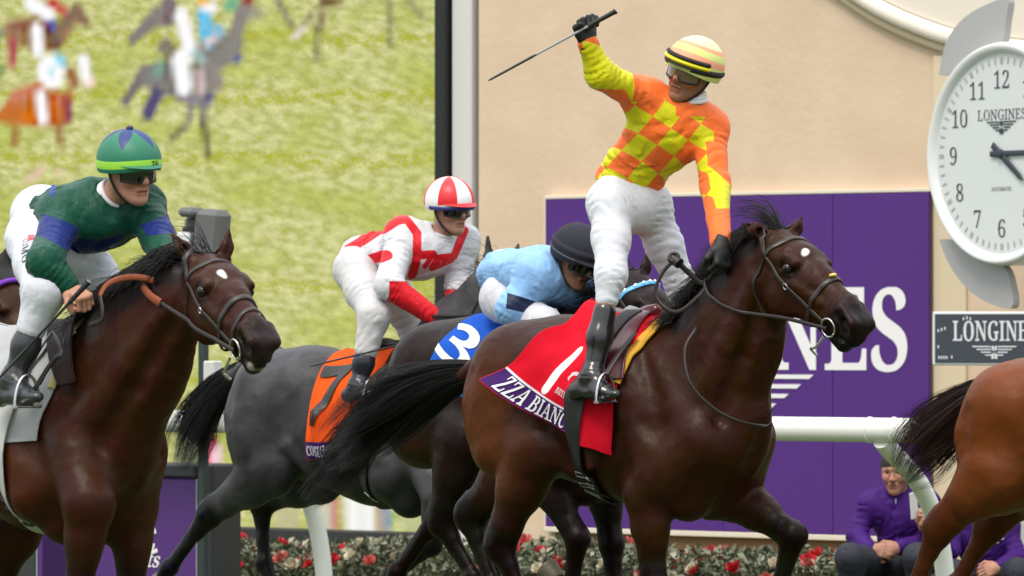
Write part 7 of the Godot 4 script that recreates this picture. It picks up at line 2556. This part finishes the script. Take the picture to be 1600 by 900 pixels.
	for j in 9:
		for i in 13:
			var fu := i / 12.0
			var fv := j / 8.0
			var p: Vector3 = Vector3(-0.0026, 1.6757, -0.1).lerp(Vector3(0.2321, 1.5831, -0.1), fu).lerp(Vector3(0.0639, 1.6198, 0.05).lerp(Vector3(0.2563, 1.5726, 0.05), fu), fv)
			flap.append(p + Vector3(0, .012 * sin(fu * 6.0 + fv * 3.0), .012 * sin(fu * 9.0)))
	s.grid(flap, 13, 9)
	obj("underlay", s.mesh(), mat(Color(.42, .42, .44), .8), sc)
	var sd := saddle(d, {"label": "maroon racing saddle with black girth on the red cloth of the winner", "leather": mat(Color(.085, .008, .016), .28, 0.0, {"metallic_specular": .6}), "seat": Vector3(0.0866, 1.6146, 0),
		"flap": [Vector3(0.1141, 1.6014, 0.02), Vector3(0.2273, 1.5883, 0.04), Vector3(0.2996, 1.382, 0.3), Vector3(0.2179, 1.3711, 0.3)],
		"girth": [Vector3(0.1191, 1.5831, 0.05), Vector3(0.1982, 1.5752, 0.05), Vector3(0.0206, 0.8261, 0), Vector3(-0.0768, 0.8237, 0)], "girth_off": .046, "girth_mat": mat(Color(.010, .010, .011), .6),
		"buckles": [[.3, .74], [.7, .74], [.3, .80], [.7, .80], [.3, .86], [.7, .86]]})
	stirrup(sd, people.W.feet[0][0], people.W.feet[0][1], Vector3(0.2819, 1.5622, 0.2), black)
	# ------------------------------------------------ the left horse
	d = horses.L
	t = d.head
	ring = d.blob.stick(t * Vector3(.485, -.19, .09), .012)
	var tan_ := mat(Color(.24, .052, .016), .55)
	bridle(d, {"label": "dark leather bridle with orange rubber reins on the left bay horse", "shank": true, "bands": [.36, .44], "leather": mat(Color(.022, .015, .013), .4),
		"reins": [[[ring, Vector3(1.3364, 1.5723, 0.17), Vector3(1.2014, 1.6276, 0.17), Vector3(1.089, 1.6696, 0.16)], .009, true],
			[[Vector3(1.089, 1.6696, 0.16), Vector3(1.0312, 1.6977, 0.16), Vector3(0.9828, 1.7306, 0.15)], .017, true, tan_],
			[[Vector3(1.0456, 1.7533, 0.16), Vector3(0.9681, 1.7654, 0.18), Vector3(0.8974, 1.7588, 0.2), Vector3(0.8485, 1.7357, 0.22), Vector3(0.8363, 1.6983, 0.24)], .012, false, tan_],
			[[Vector3(0.8363, 1.6983, 0.24), Vector3(0.8633, 1.6445, 0.25), Vector3(0.856, 1.6096, 0.25), Vector3(0.7897, 1.591, 0.25)], .010, false]]})
	sc = thing("saddle_cloth", "pale grey saddle cloth under the green jockey's boot", "saddle cloth", d.at, d.turn, "numbered saddle cloths")
	place = cloth_place(d, [Vector3(-0.5046, 1.6123, -0.05), Vector3(0.5437, 1.5819, 0.02), Vector3(0.4834, 1.1661, 0.28), Vector3(-0.2096, 1.1257, 0.28)], .010, func(u: float, v: float) -> float: return .008 * sin(u * 14.0 + v * 7.0) * v)
	obj("cloth", cloth_mesh(place, 0, 1, 0, 1, .006, 50, 50), mat(Color(.40, .41, .42), .75, 0.0, weave), sc)
	edge = []
	en = []
	for i in 30:
		var q: Array = place.call(.99, lerpf(.0, .5, i / 29.0))
		edge.append(q[0] + q[1] * .002)
		en.append(q[1])
	s = Shape.new()
	s.strap(edge, en, .016, .01)
	obj("edge_binding", s.mesh(), mat(Color(.55, .47, .20), .7), sc)
	sd = saddle(d, {"label": "dark racing saddle with pale girth and black buckled straps under the green jockey", "leather": mat(Color(.022, .010, .009), .55, 0.0, {"metallic_specular": .25}), "seat": Vector3(0.2987, 1.5989, 0),
		"flap": [Vector3(0.2969, 1.5916, 0.02), Vector3(0.5108, 1.5819, 0.03), Vector3(0.6587, 1.4645, 0.3), Vector3(0.5612, 1.4547, 0.3)],
		"girth": [Vector3(0.3267, 1.5389, 0.12), Vector3(0.4031, 1.539, 0.12), Vector3(0.3074, 0.8295, 0), Vector3(0.2383, 0.8275, 0)], "girth_off": .026, "girth_mat": mat(Color(.46, .47, .46), .7),
		"buckles": [[.5, .70], [.5, .74], [.5, .78], [.5, .82], [.5, .86]], "buckle_mat": black})
	stirrup(sd, people.L.feet[0][0], people.L.feet[0][1], Vector3(0.5033, 1.5629, 0.2), black)
	s = Shape.new()
	s.tube(spline([Vector3(0.5109, 1.5629, 0.2), Vector3(0.6723, 1.5044, 0.29), Vector3(0.6226, 1.4339, 0.31), Vector3(0.559, 1.3327, 0.34)], 6), .012, 8, .004, Vector3(0, 0, 1))
	s.tube(spline([Vector3(0.6286, 1.5394, 0.24), Vector3(0.6885, 1.4881, 0.3), Vector3(0.6488, 1.4598, 0.31), Vector3(0.5864, 1.375, 0.32)], 6), .009, 8, .004, Vector3(0, 0, 1))
	obj("strap", s.mesh(), black, sd)
	# ------------------------------------------------ the grey
	d = horses.G
	bridle(d, {"label": "black bridle on the dark grey horse, mostly hidden by the blue jockey", "bands": [.37], "leather": black, "reins": [[[d.blob.stick(d.head * Vector3(.485, -.19, .09), .012), Vector3(1.005, 1.6281, 0.15), Vector3(0.679, 1.6164, 0.1)], .008, true]]})
	im = picture(220, 300, func(u: float, v: float) -> Color:
		if v > .855: return Color(.05, .016, .12)
		return Color(.80, .095, .012))
	sc = thing("saddle_cloth", "orange saddle cloth with a black 7 on the grey horse", "saddle cloth", d.at, d.turn, "numbered saddle cloths")
	place = cloth_place(d, [Vector3(-0.0268, 1.4467, -0.03), Vector3(0.3599, 1.4604, -0.03), Vector3(0.3015, 0.9525, 0.28), Vector3(-0.038, 0.9344, 0.29)], .012, func(u: float, v: float) -> float: return .010 * sin(u * 10.0 + v * 8.0) * v + .02 * v * v * (1.0 - u))
	obj("cloth", cloth_mesh(place, 0, 1, 0, 1, .006, 50, 50), image_mat(im, .8, weave), sc)
	lift = func(u: float, v: float) -> Array:
		var q: Array = place.call(u, v)
		return [q[0] + q[1] * .009, q[1]]
	print_on("number", letters("7", .24, false, true, 1.05), func(x: float, y: float) -> Array: return lift.call(.30 + x * 3.0, .50 - y * 1.95), black, sc)
	print_on("name_lettering", letters("CONSUMERSPEND", .042, true, true, .62), func(x: float, y: float) -> Array: return lift.call(.5 + x * 2.7, .925 - y * 1.9), mat(Color(.62, .58, .72), .7), sc)
	sd = saddle(d, {"label": "black racing saddle on the grey horse's orange cloth", "leather": black, "seat": Vector3(0.3237, 1.473, 0),
		"girth": [Vector3(0.4002, 1.4362, 0.12), Vector3(0.4912, 1.4365, 0.12), Vector3(0.2948, 0.6837, 0), Vector3(0.2279, 0.6821, 0)], "girth_off": .024, "girth_mat": mat(Color(.012, .012, .013), .6), "buckles": [[.5, .78], [.5, .84]]})
	stirrup(sd, people.G.feet[0][0], people.G.feet[0][1], Vector3(0.4789, 1.4368, 0.2), black)
	# ------------------------------------------------ the near black horse
	d = horses.B
	bridle(d, {"label": "black bridle with a blue and white chequered browband on the near black horse", "bands": [.37], "leather": black, "brow": mat(Color(.10, .42, .78), .4),
		"reins": [[[d.blob.stick(d.head * Vector3(.485, -.19, .09), .012), Vector3(0.7849, 1.5617, 0.17), Vector3(0.5777, 1.5756, 0.1)], .008, true]]})
	br = get_node("bridle_003")
	for i in 9:
		var a := lerpf(-1.0, 1.0, i / 8.0)
		s = Shape.new()
		var p: Vector3 = d.blob.stick(d.head * Vector3(.055 + .045 * cos(a * 1.5), -.08 + .1 * cos(a * 1.5), a * .12), .010)
		var n: Vector3 = d.blob.grad(p)
		s.box(Vector3(-.005, -.009, -.003), Vector3(.005, .009, .002), .001, Transform3D(Basis(Quaternion(Vector3(0, 0, 1), n)), p))
		obj("browband_check", s.mesh(), white, br)
	sc = thing("saddle_cloth", "blue saddle cloth with a white 3 on the near black horse", "saddle cloth", d.at, d.turn, "numbered saddle cloths")
	place = cloth_place(d, [Vector3(-0.1995, 1.6304, -0.05), Vector3(0.3153, 1.5955, -0.03), Vector3(0.3165, 1.0859, 0.29), Vector3(-0.2628, 1.3677, 0.3)], .012, func(u: float, v: float) -> float: return .010 * sin(u * 10.0 + v * 8.0) * v + .03 * v * v * (1.0 - u))
	obj("cloth", cloth_mesh(place, 0, 1, 0, 1, .006, 50, 50), mat(Color(.012, .085, .46), .7, 0.0, weave), sc)
	lift = func(u: float, v: float) -> Array:
		var q: Array = place.call(u, v)
		return [q[0] + q[1] * .0035, q[1]]
	print_on("number", letters("3", .23, false, true, 1.0), func(x: float, y: float) -> Array: return lift.call(.15 + x * 2.0, .60 - y * 1.75), white, sc)
	sd = saddle(d, {"label": "black racing saddle on the near black horse's blue cloth", "leather": black, "seat": Vector3(0.1527, 1.6126, 0),
		"girth": [Vector3(0.2403, 1.5615, 0.12), Vector3(0.3231, 1.5616, 0.12), Vector3(0.1336, 0.8509, 0), Vector3(0.0574, 0.8492, 0)], "girth_off": .024, "girth_mat": mat(Color(.012, .012, .013), .6)})
	stirrup(sd, people.B.feet[0][0], people.B.feet[0][1], Vector3(0.3489, 1.5616, 0.2), black)
	# ------------------------------------------------ the hooded horse at the left edge
	d = horses.Q
	bridle(d, {"label": "black bridle on the hooded horse at the left edge", "bands": [.37], "leather": black})

# ---------------------------------------------------------------- the scene
func set_camera_and_light() -> void:
	var cam := Camera3D.new()
	cam.name = "camera"
	cam.position = Vector3(0, 1.57, 0)
	cam.rotation.x = atan(67.0 / 7600.0)
	cam.fov = rad_to_deg(2.0 * atan(450.0 / 7600.0))
	cam.near = 0.5
	cam.far = 900.0
	var lens := CameraAttributesPhysical.new()
	lens.frustum_focus_distance = 20.0
	lens.frustum_focal_length = 203.0
	lens.exposure_aperture = 8.0
	cam.attributes = lens
	add_child(cam)
	cam.fov = rad_to_deg(2.0 * atan(450.0 / 7600.0))
	var sm := ProceduralSkyMaterial.new()
	sm.sky_top_color = Color(.97, .98, 1.0)
	sm.sky_horizon_color = Color(.62, .64, .66)
	sm.sky_curve = 0.6
	sm.ground_bottom_color = Color(.2, .2, .17)
	sm.ground_horizon_color = Color(.5, .5, .46)
	sm.sun_angle_max = 1.0
	var sky := Sky.new()
	sky.sky_material = sm
	var env := Environment.new()
	env.background_mode = Environment.BG_SKY
	env.sky = sky
	env.background_energy_multiplier = 1.4
	env.tonemap_mode = Environment.TONE_MAPPER_LINEAR
	env.tonemap_exposure = 1.6
	env.sdfgi_enabled = true
	env.ssao_enabled = true
	env.ssil_enabled = true
	var we := WorldEnvironment.new()
	we.environment = env
	add_child(we)
	var sun := DirectionalLight3D.new()
	sun.name = "overcast_sun"
	sun.light_energy = 0.5
	sun.light_color = Color(1.0, .97, .92)
	sun.light_angular_distance = 22.0
	sun.shadow_enabled = true
	sun.look_at_from_position(Vector3(-3, 9, 5), Vector3.ZERO)
	add_child(sun)

var jobs := []
var done := []
var lock := Mutex.new()

func run_job(i: int) -> void:
	var r = jobs[i].call()
	lock.lock()
	done[i] = r
	lock.unlock()

func run_jobs() -> void:
	done.resize(jobs.size())
	var id := WorkerThreadPool.add_group_task(run_job, jobs.size(), 4, true)
	WorkerThreadPool.wait_for_group_task_completion(id)

func _ready() -> void:
	set_camera_and_light()
	build_setting()

	horses_data()
	people_data()
	jobs.append(screen_picture)
	run_jobs()
	var shown := mat(Color(.004, .004, .004), .7, 0.0, {"metallic_specular": .1, "emission_enabled": true, "emission": Color.WHITE, "emission_operator": BaseMaterial3D.EMISSION_OP_MULTIPLY, "emission_energy_multiplier": .62, "emission_texture": ImageTexture.create_from_image(done[-1])})
	get_node("video_screen/display").material_override = shown
	finish_horses()
	finish_people()
	finish_tack()
